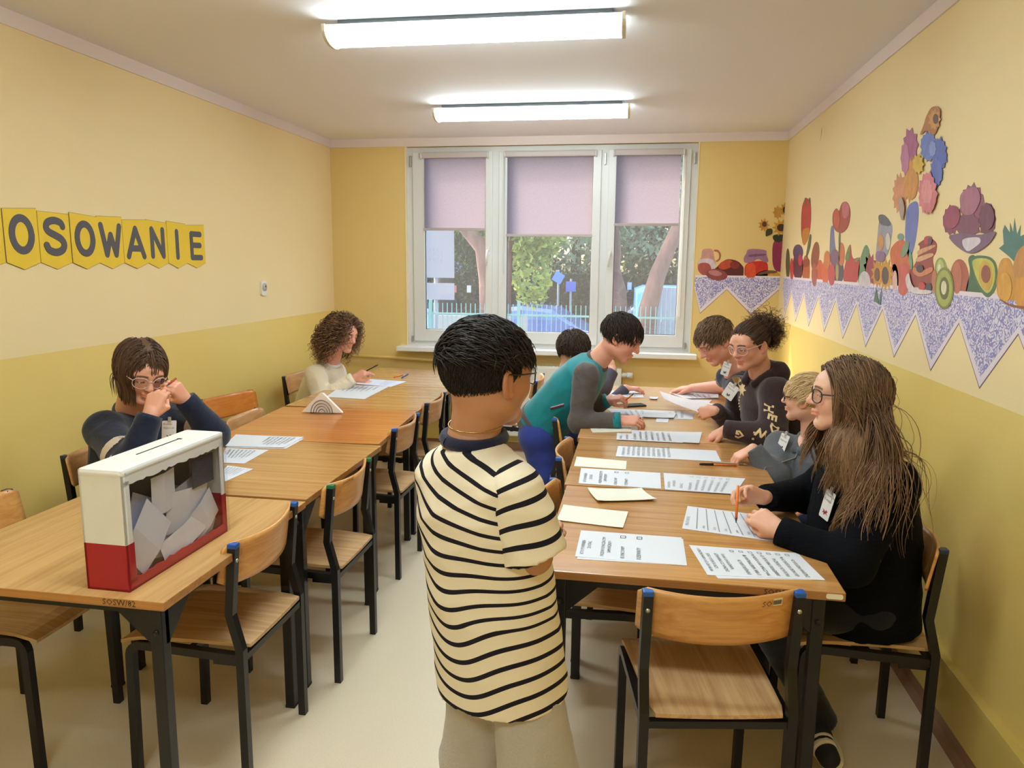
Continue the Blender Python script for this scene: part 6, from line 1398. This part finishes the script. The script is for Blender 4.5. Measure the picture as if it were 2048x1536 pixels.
a_, b_ = W(1472, 1046, 2.30), W(1476, 985, 2.33); pen(b_+V3((0, .01, .02)), a_, .0042, PO, PK, 'orange pen held upright in the hands of the girl with long hair')
# ---------------------------------------------------------------- 3: blond boy, grey hoodie
def blond_boy():
    P = Person('blond boy with black glasses in a grey zipped hoodie, looking towards the window', (.80, 3.22, .46))
    bf = V3((-.86, -.5, 0)).normalized(); rt = bf.cross(UP); hc = W(1613, 797, 3.25); nb = W(1628, 876, 3.26); pel = V3((.80, 3.24, .50))
    P.head(hc, (-.86, .46, -.02), (0, 0, 1), .90, nb, (226,172,146), brow=(170,130,90), h=.003)
    shR, shL = W(1560, 893, 3.36), W(1695, 905, 3.10); elR, elL = W(1548, 955, 3.16), V3((.86, 3.04, .74)); wrR, wrL = W(1506, 897, 3.20), V3((.68, 2.98, .66))
    arms = [(shR, elR, wrR, (.064, .058, .040)), (shL, elL, wrL, (.062, .054, .040))]
    GH = cloth('grey fleece', (92,94,98), (70,72,76), bump=(90,.5)); lo, hi = bounds([pel, nb, elR, elL, wrR, wrL], .15)
    P.garment('hoodie', GH, top_build(pel-UP*.05, nb-UP*.01, bf, RING(.160, .135, 1.05), arms), lo, hi, .007, .008, 14, 21); hv = P.last
    def hood(F):
        F.cone(nb+rt*.045-bf*.04-UP*.01, nb-rt*.045-bf*.04-UP*.01, .048, .048, .02); F.cone(nb+rt*.06-UP*.01, nb+rt*.02+bf*.075-UP*.05, .030, .022, .02); F.cone(nb-rt*.06-UP*.01, nb-rt*.02+bf*.075-UP*.05, .030, .022, .02)
    lo, hi = bounds([nb], .18); P.garment('hood', GH, hood, lo, hi, .006, .004, 18, 22)
    P.hand(wrR, W(1478, 908, 3.20)-wrR+V3((0, 0, -.01)), V3((-.1, -.2, 1)), 1, elR, curl=((.55,.75,.4),)*4, sc=.88)
    P.hand(wrL, bf, UP, -1, elL, sc=.85)
    lg = seated_legs(P, JEANN, pel, bf*.4+V3((-.6, 0, 0)), V3((0, 1, 0)), ln=.30)
    std_core(P, pel, nb, arms, lg); P.finish()
    # zip and pocket bands
    V, F = hv; bv = BVHTree.FromPolygons([tuple(v) for v in V], [tuple(int(i) for i in f) for f in F]); ZM = mat('zip', (120,112,104), .4, metal=.3)
    m = MB(); pts = []
    for t in np.linspace(.05, .92, 12):
        q = nb+(pel-nb)*t; h_ = bv.ray_cast(q+bf*.4, -bf, .6)
        if h_[0]: pts.append(h_[0]+bf*.002)
    if len(pts) > 2: m.tube(pts, .004, 6); m.build('zip', ZM, P.e, True)
    for s in (-1, 1):
        m = MB(); pts = []
        for t in np.linspace(.50, .98, 8):
            q = nb+(pel-nb)*t+rt*s*(.02+.05*(t-.5)*0+.012); h_ = bv.ray_cast(q+bf*.4, -bf, .6)
            if h_[0]: pts.append(h_[0]+bf*.002)
        if len(pts) > 2: m.tube(pts, .0045, 6); m.build('placket_band', cloth('taupe rib', (122,108,96)), P.e, True)
    badge(on_cloth(hv, 1566, 886, .02), bf+UP*.25, V3((.25, 0, 1)), ['Komisja', 'Wyborcza'], P.e, .052, .078, (60,60,64))
    r = np.random.default_rng(23); HM = hairmat('hair blond', (198,158,104), (248,222,176))
    cap = cap_mesh([((0, 0, -.030), (0, .3, -1)), ((0, .058, .055), (0, 1, -.3)), ((0, .025, .0), (0, .9, -.5))], .008, .004)
    mask = lambda p: (p[:, 2] > .0-.4*(p[:, 1]+.03)) & ((p[:, 1] < .055) | (p[:, 2] > .06)) & ((p[:, 2] > .022) | (p[:, 1] < -.015))
    p, d = scalp_points(2300, mask, 8); g = grow(p, d*.45+np.array([.1, .95, .0]), r.uniform(.035, .070, len(p)), 8, .16, .75, .016, r, .20)
    p2, d2 = scalp_points(900, lambda p: mask(p) & (p[:, 1] < .01) & (p[:, 2] < .06), 9); g2 = grow(p2, d2*.3+np.array([0, .2, -1.]), r.uniform(.02, .04, len(p2)), 6, .1, .9, .010, r, .12)
    P.hair(HM, [cap, strands(g, .0014, r), strands(g2, .0012, r)])
    P.glasses(mat('glasses black', (18,18,20), .25), .0235, .0150, 3.4, .0020)
blond_boy()
# ---------------------------------------------------------------- 4: girl with pulled back curly hair, brown hoodie
def brown_hoodie_girl():
    P = Person('girl with pulled back curly dark hair and clear glasses in a brown printed hoodie', (.86, 3.85, .46))
    bf = V3((-.9, -.45, 0)).normalized(); rt = bf.cross(UP); hc = W(1500, 690, 3.72); nb = W(1522, 744, 3.78); pel = V3((.86, 3.86, .50))
    P.head(hc, (-.74, -.62, -.26), (-.18, -.12, 1), 1.0, nb, (214,156,128), brow=(50,34,28), h=.003)
    shL, shR = W(1550, 786, 3.66), W(1478, 778, 3.98); elL, elR = W(1545, 873, 3.52), W(1470, 850, 4.02); wrL, wrR = W(1452, 858, 3.60), W(1432, 822, 3.88)
    arms = [(shL, elL, wrL, (.074, .066, .044)), (shR, elR, wrR, (.068, .058, .042))]
    BH = cloth('brown fleece', (54,36,36), (40,26,28), bump=(90,.4)); lo, hi = bounds([pel, nb, elR, elL, wrR, wrL], .16)
    P.garment('hoodie', BH, top_build(pel-UP*.05, nb-UP*.015, bf, RING(.180, .150, 1.06), arms), lo, hi, .007, .008, 14, 31); hv = P.last
    def hood(F):
        F.cone(nb+rt*.055-bf*.06-UP*.0, nb-rt*.055-bf*.06-UP*.0, .058, .058, .02); F.cone(nb+rt*.075-UP*.01, nb+rt*.04+bf*.06-UP*.05, .032, .020, .02); F.cone(nb-rt*.075-UP*.01, nb-rt*.04+bf*.06-UP*.05, .032, .020, .02)
    lo, hi = bounds([nb], .2); P.garment('hood', BH, hood, lo, hi, .006, .004, 18, 32)
    cuff(P, BH, elL, wrL, .044); cuff(P, BH, elR, wrR, .042)
    P.hand(wrL, W(1408, 872, 3.64)-wrL+V3((0, 0, -.02)), V3((-.1, -.35, 1)), -1, elL, curl=((.25,.5,.3),)*4, spread=.14, sc=.95, fan=.06)
    P.hand(wrR, W(1392, 828, 3.92)-wrR, V3((-.1, -.9, .4)), 1, elR, curl=((.9,.9,.5),)*4, thumb='pinch', sc=.92)
    lg = seated_legs(P, JEANK, pel, V3((-1, 0, 0)), V3((0, 1, 0)), ln=.32)
    std_core(P, pel, nb, arms, lg); P.finish()
    GOLD = mat('print gold', (206,176,124), .5)
    def let(ch, px, py, ang, size):
        o = W(px, py, 3.5); a = math.radians(ang); rv = V3((math.cos(a), 0, math.sin(a))); uv = V3((-math.sin(a), 0, math.cos(a)))
        project_text(hv, ch, size, o-rv*size*.3-uv*size*.33, rv, uv, (0, 1, 0), GOLD, 'sleeve_letter', P.e, .003, .0022)
    for ch, px, py, ang in (('H', 1541, 819, -98), ('E', 1545, 836, -105), ('D', 1546, 853, -120), ('W', 1527, 866, 165), ('I', 1503, 870, 172), ('G', 1482, 872, 172)): let(ch, px, py, ang, .052)
    # flower print on the chest
    V, F = hv; bv = BVHTree.FromPolygons([tuple(v) for v in V], [tuple(int(i) for i in f) for f in F])
    sh = V3((.45, .85, -.05)).normalized(); c0 = on_cloth(hv, 1484, 778, .0); m = MB(); a1 = sh.cross(UP).normalized(); u1 = a1.cross(sh)
    for (cx, cz, rr_, n_) in ((0, 0, .040, 7), (-.045, .035, .026, 6)):
        out = []
        for i in range(2*n_):
            t = math.pi*i/n_; q = c0+a1*(cx+(rr_ if i % 2 == 0 else rr_*.5)*math.cos(t))+u1*(cz+(rr_ if i % 2 == 0 else rr_*.5)*math.sin(t)); h_ = bv.ray_cast(q-sh*.3, sh, .8); out.append((h_[0] if h_[0] else q)-sh*.004)
        m.add(out, [tuple(range(len(out)))])
    for k in range(5):
        q = c0+a1*(-.01-.003*k)+u1*(-.045-.017*k); h_ = bv.ray_cast(q-sh*.3, sh, .8); m.sphere((h_[0] if h_[0] else q)-sh*.003, .0055, 8, 5)
    m.build('flower_print', GOLD, P.e, True)
    badge(on_cloth(hv, 1461, 783, .03), -sh, V3((.55, -.2, 1)), ['Komisja', 'Wyborcza'], P.e, .062, .082, (70,66,70))
    r = np.random.default_rng(33); HM = hairmat('hair dark curly', (40,26,20), (104,74,54))
    cap = cap_mesh([((0, 0, -.035), (0, .35, -1)), ((0, .058, .056), (0, 1, -.4)), ((0, .020, 0), (0, 1, -.5))], .007, .004)
    mask = lambda p: (p[:, 2] > -.01-.4*(p[:, 1]+.03)) & ((p[:, 1] < .05) | (p[:, 2] > .062)) & ((p[:, 2] > .02) | (p[:, 1] < -.01))
    p, d = scalp_points(1500, mask, 8); tie = np.array([0, -.105, .055]); fl = lambda q: (tie-q)/(np.linalg.norm(tie-q, axis=1)[:, None]+1e-6)
    g = grow(p, fl(p), .75*np.linalg.norm(tie-p, axis=1)+.01, 9, .0, .9, .009, r, .06, flow=fl, blend=.5)
    d2 = r.normal(size=(1100, 3)); d2[:, 1] -= .75; d2 /= np.linalg.norm(d2, axis=1)[:, None]; p2 = np.tile(tie, (1100, 1))+d2*.012
    g2 = curlify(grow(p2, d2, r.uniform(.07, .135, 1100), 18, .10, .2, .02, r, .25), .011*np.ones((1, 19)), 3.2, r)
    P.hair(HM, [cap, strands(g, .0016, r), strands(g2, .0013, r)])
    m = MB(); m.sphere((0, -.103, .056), (.020, .014, .020), 12, 8); m.v = [tuple(x) for x in P.toworld(np.array(m.v))]; m.build('hair_tie', mat('scrunchie', (150,120,106), .7), P.e, True)
    P.glasses(mat('glasses clear pink', (206,170,170), .2), .0255, .0215, 2.2, .0018)
brown_hoodie_girl()
# ---------------------------------------------------------------- 5: boy in navy reaching over the table
def navy_boy():
    P = Person('boy with light brown hair in a navy T-shirt leaning forward and reaching over the table', (.90, 4.62, .46))
    bf = V3((-.93, -.2, -.3)).normalized(); hc = W(1430, 682, 4.45); nb = W(1470, 745, 4.52); pel = V3((.93, 4.66, .54)); rt = bf.cross(UP).normalized()
    P.head(hc, (-.72, -.36, -.60), (-.45, -.15, .88), 1.12, nb, (220,158,136), brow=(110,80,56), h=.0035)
    shL, shR = nb-rt*.13-UP*.05, nb+rt*.13-UP*.05; elL, elR = W(1452, 772, 4.72), V3((.58, 4.98, .80)); wrL, wrR = W(1384, 776, 4.90), V3((.40, 5.0, .79))
    NS = cloth('navy jersey', (30,38,66)); lo, hi = bounds([pel, nb, shL, shR], .2)
    endL, endR = shL+(elL-shL)*.62, shR+(elR-shR)*.6
    def tb(F):
        F.stack(pel-UP*.03, nb, bf, RING(.165, .125), .03)
        for sh, en in ((shL, endL), (shR, endR)): F.cone(nb+(pel-nb)*.10, sh, .05, .058, .03); F.cone(sh, en, .060, .062, .03, cut1=True)
    P.garment('tshirt', NS, tb, lo, hi, .008, .006, 14, 41)
    for sh, el, wr in ((shL, elL, wrL), (shR, elR, wrR)):
        lo, hi = bounds([sh, el, wr], .1); F = Field(lo, hi, .006); F.cone(sh, el, .046, .040, .02); F.cone(el, wr, .041, .027, .02); v = F.mesh(); P.parts.append(v); P.col.append(np.tile(P.skin, (len(v[0]), 1)))
    P.hand(wrL, W(1335, 780, 4.98)-wrL, V3((0, -.25, 1)), -1, elL, curl=((.2,.4,.25),)*4, spread=.16, fan=.08, sc=1.05); P.hand(wrR, V3((-1, 0, -.05)), UP, 1, elR, curl=(.3, .4, .3))
    lg = seated_legs(P, JEANN, pel, V3((-1, 0, 0)), V3((0, 1, 0)), ln=.30)
    std_core(P, pel, nb, [(shL, elL, wrL, 0), (shR, elR, wrR, 0)], lg); P.finish(); P.collar(NS, .062, .009)
    badge(W(1452, 738, 4.36), V3((-.6, -.75, .1)), V3((.3, 0, 1)), ['Komisja', 'Wyborcza'], P.e, .052, .078, (70,66,70))
    r = np.random.default_rng(43); HM = hairmat('hair light brown', (80,60,42), (142,112,82))
    cap = cap_mesh([((0, 0, -.030), (0, .3, -1)), ((0, .060, .05), (0, 1, -.3)), ((0, .022, .0), (0, .9, -.5))], .009, .004)
    mask = lambda p: (p[:, 2] > .0-.4*(p[:, 1]+.03)) & ((p[:, 1] < .06) | (p[:, 2] > .055)) & ((p[:, 2] > .02) | (p[:, 1] < -.015))
    p, d = scalp_points(1700, mask, 8); g = grow(p, d*.45+np.array([.1, .6, .0]), r.uniform(.028, .048, len(p)), 7, .15, .75, .014, r, .2); P.hair(HM, [cap, strands(g, .0017, r)])
navy_boy()
# ---------------------------------------------------------------- 6: boy in the teal vest leaning over the table
def teal_boy():
    P = Person('boy with dark hair in a teal vest with grey sleeves, bending over the table', (-.52, 4.08, 0))
    hc = W(1243, 676, 3.93); nb = W(1195, 722, 3.98); pel = W(1088, 845, 4.10); bf = V3((.62, -.06, -.78)).normalized(); ax = (nb-pel).normalized(); rt = bf.cross(ax).normalized()
    P.head(hc, (.86, -.16, -.46), (.42, -.02, .90), 1.03, nb, (222,160,138), brow=(44,30,24), h=.003)
    shR, shL = W(1172, 752, 3.84), W(1190, 745, 4.14); elR, elL = W(1158, 845, 3.80), W(1168, 830, 4.22); wrR, wrL = W(1240, 840, 3.80), W(1215, 800, 4.20)
    TL = cloth('teal jersey', (18,126,134), (10,100,110), .6, bump=(60,.2)); GR = cloth('dark grey jersey', (88,80,76), (70,64,62)); lo, hi = bounds([pel, nb], .22)
    def tb(F):
        F.stack(pel-ax*.02, nb, bf, RING(.168, .138, 1.02), .03)
        F.cone(nb+(pel-nb)*.12, shR, .06, .062, .04); F.cone(nb+(pel-nb)*.12, shL, .06, .062, .04)
    vest = P.garment('vest', TL, tb, lo, hi, .007, .007, 13, 51); hv = P.last
    for sh, el, wr in ((shR, elR, wrR), (shL, elL, wrL)):
        lo, hi = bounds([sh, el, wr], .12)
        def sb(F, sh=sh, el=el, wr=wr): F.cone(sh-(el-sh)*.02, el, .068, .056, .03); F.cone(el, wr, .055, .039, .03, cut1=True)
        P.garment('sleeve', GR, sb, lo, hi, .006, .007, 16, 53, parent=vest); cuff(P, TL, el, wr, .041, .035)
    m = MB(); ring_ = []
    def wb(F): F.stack(pel-ax*.055, pel+ax*.03, bf, [(0, .170, .146, 0), (1, .175, .150, 0)], .01)
    lo, hi = bounds([pel], .26); P.garment('waistband', GR, wb, lo, hi, .007, .003, 20, 55)
    V, F = hv; bv = BVHTree.FromPolygons([tuple(v) for v in V], [tuple(int(i) for i in f) for f in F])
    for k, c_ in enumerate(((206,200,200), (150,40,60), (40,40,70))):
        m = MB(); pts = []
        for t in np.linspace(0, 1, 8):
            q = W(1097+t*28, 824-t*9+k*2.2-2, 3.8); h_ = bv.ray_cast(q-V3((0, .4, 0)), V3((0, 1, 0)), 1.2)
            if h_[0]: pts.append(h_[0]-V3((0, .002, 0)))
        if len(pts) > 2: m.tube(pts, .0022, 6); m.build('pocket_piping', mat('piping %d' % k, c_, .6), vest, True)
    P.hand(wrR, W(1285, 842, 3.80)-wrR, V3((.15, -.55, .9)), -1, elR, curl=((.6,.7,.4),)*4, thumb='pinch', sc=.98)
    P.hand(wrL, W(1258, 792, 4.16)-wrL, V3((-.1, -.3, .9)), 1, elL, curl=((.8,.9,.5),)*4, thumb='pinch', sc=.95)
    hl, hr = pel+V3((-.02, .085, -.06)), pel+V3((-.02, -.085, -.06)); kl, kr = V3((hl.x+.02, hl.y, .43)), V3((hr.x+.05, hr.y, .43)); al, ar = V3((hl.x-.03, hl.y, .085)), V3((hr.x, hr.y, .085))
    P.legs(JEANB, hl, hr, kl, kr, al, ar, (.100, .090, .078)); P.shoe(al, V3((1, 0, 0)), GREYS, WSOLE); P.shoe(ar, V3((1, 0, 0)), GREYS, WSOLE)
    std_core(P, pel, nb, [(shR, elR, wrR, 0), (shL, elL, wrL, 0)], (hl, hr, kl, kr, al, ar)); P.finish(); P.collar(GR, .062, .012)
    r = np.random.default_rng(53); HM = hairmat('hair dark brown', (26,18,14), (62,44,34))
    cap = cap_mesh([((0, 0, -.048), (0, .3, -1)), ((0, .064, .045), (0, 1, -.3)), ((0, .022, .0), (0, .9, -.5))], .010, .004)
    mask = lambda p: (p[:, 2] > -.02-.4*(p[:, 1]+.03)) & ((p[:, 1] < .066) | (p[:, 2] > .05)) & ((p[:, 2] > .015) | (p[:, 1] < -.015))
    p, d = scalp_points(2000, mask, 8); g = grow(p, d*.4+np.array([.05, .5, -.15]), r.uniform(.030, .055, len(p)), 8, .18, .8, .016, r, .16); P.hair(HM, [cap, strands(g, .0017, r)])
teal_boy()
a_ = W(1266, 786, 4.14); pen(W(1248, 803, 4.17), W(1268, 787, 4.12), .0042, PO, LEAD, 'short orange pencil in the raised hand of the teal vest boy')
pen(W(1280, 836, 3.82), WZ(1287, 846, TH+.004), .004, PK, PK, 'dark pencil under the resting hand of the teal vest boy')
# ---------------------------------------------------------------- 7: boy in grey by the window
def grey_boy():
    P = Person('boy with brown hair in a grey shirt sitting by the window, seen from behind', (-.42, 4.60, .46))
    bf = V3((.86, .42, 0)).normalized(); rt = bf.cross(UP); hc = W(1149, 700, 4.55); nb = W(1132, 755, 4.56); pel = V3((-.40, 4.62, .50))
    P.head(hc, (.66, .70, -.18), (.05, .02, 1), 1.0, nb, (222,166,142), brow=(60,44,34), h=.0035)
    shL, shR = nb-rt*.13-UP*.06, nb+rt*.13-UP*.06; elR, elL = W(1205, 775, 4.46), nb+V3((.18, .2, -.30)); wrR, wrL = W(1226, 742, 4.52), V3((-.05, 4.85, .80))
    GS = cloth('slate shirt', (88,86,100), (70,68,82)); arms = [(shR, elR, wrR, (.060, .052, .038)), (shL, elL, wrL, (.060, .052, .038))]; lo, hi = bounds([pel, nb, elR, elL, wrR, wrL], .16)
    P.garment('shirt', GS, top_build(pel-UP*.05, nb-UP*.01, bf, RING(.165, .13), arms), lo, hi, .008, .006, 14, 61)
    P.hand(wrR, W(1216, 712, 4.60)-wrR, V3((.6, -.8, 0)), 1, elR, curl=((.9,1.,.6),)*4, thumb='fist'); P.hand(wrL, V3((1, .1, -.05)), UP, -1, elL)
    lg = seated_legs(P, JEANN, pel, V3((1, 0, 0)), V3((0, -1, 0)), ln=.30); std_core(P, pel, nb, arms, lg); P.finish(); P.collar(GS, .060, .010)
    r = np.random.default_rng(63); HM = hairmat('hair mid brown', (44,32,26), (92,72,56))
    cap = cap_mesh([((0, 0, -.050), (0, .3, -1)), ((0, .060, .05), (0, 1, -.3)), ((0, .022, .0), (0, .9, -.5))], .010, .004)
    mask = lambda p: (p[:, 2] > -.03-.4*(p[:, 1]+.03)) & ((p[:, 1] < .06) | (p[:, 2] > .055)) & ((p[:, 2] > .015) | (p[:, 1] < -.015))
    p, d = scalp_points(1500, mask, 8); g = grow(p, d*.5+np.array([.1, .2, -.4]), r.uniform(.04, .065, len(p)), 7, .18, .75, .018, r, .2); P.hair(HM, [cap, strands(g, .0018, r)])
grey_boy()
# ---------------------------------------------------------------- 8: girl with brown bob behind the ballot box
def bob_girl():
    P = Person('girl with brown bob and clear glasses in a navy sweater, fists at her mouth', (-2.17, 2.86, .46))
    bf = V3((.93, -.36, 0)).normalized(); rt = bf.cross(UP); hc = W(281, 742, 2.72); nb = W(262, 822, 2.80); pel = V3((-2.16, 2.87, .50))
    P.head(hc, (.78, -.52, -.42), (.36, -.12, .92), 1.07, nb, (222,162,134), brow=(90,64,48), h=.0028)
    shR, shL = W(212, 862, 2.62), W(352, 838, 3.02); elR, elL = W(262, 935, 2.42), W(428, 868, 2.84); wrR, wrL = W(300, 832, 2.50), W(372, 800, 2.76)
    NV = cloth('navy knit', (24,30,52), (16,20,38), bump=(90,.4)); arms = [(shR, elR, wrR, (.076, .064, .044)), (shL, elL, wrL, (.072, .062, .044))]; lo, hi = bounds([pel, nb, elR, elL, wrR, wrL], .17)
    P.garment('sweater', NV, top_build(pel-UP*.05, nb-UP*.01, bf, RING(.185, .15, 1.04), arms), lo, hi, .007, .007, 13, 71)
    cuff(P, NV, elR, wrR, .044); cuff(P, NV, elL, wrL, .044)
    WB = cloth('cream stripe', (216,196,178))
    for t0, t1 in ((.60, .76), (.86, 1.0)):
        a, b = shR+(elR-shR)*t0, shR+(elR-shR)*t1; lo, hi = bounds([a, b], .12); P.garment('sleeve_stripe', WB, lambda F, a=a, b=b, t0=t0, t1=t1: F.cone(a, b, .0795-.012*t0, .0795-.012*t1, .005, cut0=True, cut1=True), lo, hi, .006, .004, 13, 71)
    a, b = shL+(elL-shL)*.62, shL+(elL-shL)*.78; lo, hi = bounds([a, b], .12); P.garment('sleeve_stripe', WB, lambda F: F.cone(a, b, .072, .070, .005, cut0=True, cut1=True), lo, hi, .006, .004, 13, 71)
    P.hand(wrR, W(318, 778, 2.55)-wrR, V3((.25, -.9, .2)), 1, elR, curl=((1.0,1.2,.6),)*4, thumb='fist', sc=1.0)
    P.hand(wrL, W(340, 762, 2.68)-wrL, V3((.85, -.4, .4)), -1, elL, curl=((.9,1.1,.6),)*4, thumb='pinch', sc=.98)
    lg = seated_legs(P, JEANK, pel, V3((1, 0, 0)), V3((0, -1, 0)), ln=.34); std_core(P, pel, nb, arms, lg); P.finish(); P.collar(cloth('denim collar', (74,92,116)), .062, .012)
    badge(W(338, 862, 2.66), V3((.75, -.65, .05)), V3((.15, 0, 1)), ['Komisja', 'Wyborcza'], P.e, .055, .085, (70,66,70))
    r = np.random.default_rng(73); HM = hairmat('hair bob brown', (62,42,30), (116,84,60))
    cap = cap_mesh([((0, 0, -.06), (0, .2, -1)), ((0, .056, .05), (0, 1, -.45)), ((0, .014, 0), (0, 1, -.25))], .010, .004)
    mask = lambda p: ((p[:, 1] < .05) | (p[:, 2] > .07)) & ((p[:, 2] > .0) | (p[:, 1] < -.01)) & (p[:, 2] > -.05)
    p, d = scalp_points(2500, mask, 5); gl_ = P.hR@np.array([0, 0, -1.]); cols = []
    base = d*.4+np.stack([np.sign(p[:, 0])*.8, -.15+0*p[:, 0], .0*p[:, 0]], 1); tz = np.clip((p[:, 2]+.03)/.14, 0, 1)
    g = grow(p, base, .10+.135*tz+r.uniform(-.012, .012, len(p)), 16, .34, .9, .016, r, .06, cols, gdir=gl_*.8+np.array([0, 0, -.2]))
    p2, d2 = scalp_points(900, lambda p: (p[:, 1] > .020) & (p[:, 2] > .066), 7); g2 = grow(p2, d2*.2+np.stack([.25+.35*np.sign(p2[:, 0]-.012), 1+0*p2[:, 0], .05+0*p2[:, 0]], 1), r.uniform(.075, .120, len(p2)), 12, .30, .95, .013, r, .06)
    P.hair(HM, [cap, strands(clump(g, 200, .5, r), .0018, r), strands(clump(g2, 40, .5, r), .0017, r)])
    P.glasses(mat('glasses clear', (206,176,166), .15), .0265, .0225, 2.2, .0020)
bob_girl()
pen(W(352, 757, 2.66), W(333, 772, 2.60), .0042, PRD, PK, 'red pen held at the mouth by the girl with the brown bob')
# ---------------------------------------------------------------- 9: curly haired girl
def curly_girl():
    P = Person('girl with shoulder length curly brown hair in a cream sweater, pointing with a pen', (-2.22, 4.92, .46))
    bf = V3((.97, -.2, 0)).normalized(); rt = bf.cross(UP); hc = W(686, 668, 4.72); nb = W(662, 722, 4.78); pel = V3((-2.28, 4.92, .50))
    P.head(hc, (.90, -.34, -.28), (.22, -.05, .97), 1.0, nb, (222,160,136), brow=(84,58,42), h=.0035)
    shR, shL = W(632, 752, 4.62), W(668, 742, 4.94); elR, elL = W(643, 800, 4.58), W(690, 775, 4.98); wrR, wrL = W(706, 757, 4.66), W(716, 762, 4.92)
    CR = cloth('cream sweater', (226,212,186), (206,190,162), bump=(90,.4)); arms = [(shR, elR, wrR, (.070, .060, .042)), (shL, elL, wrL, (.066, .056, .040))]; lo, hi = bounds([pel, nb, elR, elL, wrR, wrL], .17)
    P.garment('sweater', CR, top_build(pel-UP*.05, nb-UP*.01, bf, RING(.175, .14, 1.05), arms), lo, hi, .008, .008, 13, 81); cuff(P, CR, elR, wrR, .042)
    P.hand(wrR, W(742, 738, 4.68)-wrR, V3((0, -.6, .8)), 1, elR, curl=((.25,.5,.3),(.6,.8,.5),(.9,1.,.5),(1.,1.,.5)), thumb='pinch', sc=.98); P.hand(wrL, V3((1, -.1, -.05)), UP, -1, elL)
    lg = seated_legs(P, JEANN, pel, V3((1, 0, 0)), V3((0, -1, 0)), ln=.34); std_core(P, pel, nb, arms, lg); P.finish(); P.collar(cloth('white collar', (226,224,224)), .062, .012)
    r = np.random.default_rng(83); HM = hairmat('hair curly brown', (66,42,28), (160,120,84))
    cap = cap_mesh([((0, 0, -.06), (0, .2, -1)), ((0, .056, .05), (0, 1, -.45)), ((0, .014, 0), (0, 1, -.25))], .012, .005)
    mask = lambda p: ((p[:, 1] < .05) | (p[:, 2] > .066)) & ((p[:, 2] > .0) | (p[:, 1] < -.005)) & (p[:, 2] > -.05)
    p, d = scalp_points(1150, mask, 5); cols = [(P.tolocal(nb), P.tolocal(hc), .066)]
    g = grow(p, d*.9+np.stack([np.sign(p[:, 0])*.5, -.25+0*p[:, 0], .2+0*p[:, 0]], 1), r.uniform(.14, .235, len(p)), 26, .20, .5, .030, r, .2, cols)
    g = curlify(g, .012*np.ones((1, 27)), 4.5, r); P.hair(HM, [cap, strands(g, .0021, r)])
curly_girl()
pen(W(727, 745, 4.70), W(757, 729, 4.66), .004, PK, PK, 'dark pen pointed by the curly haired girl')
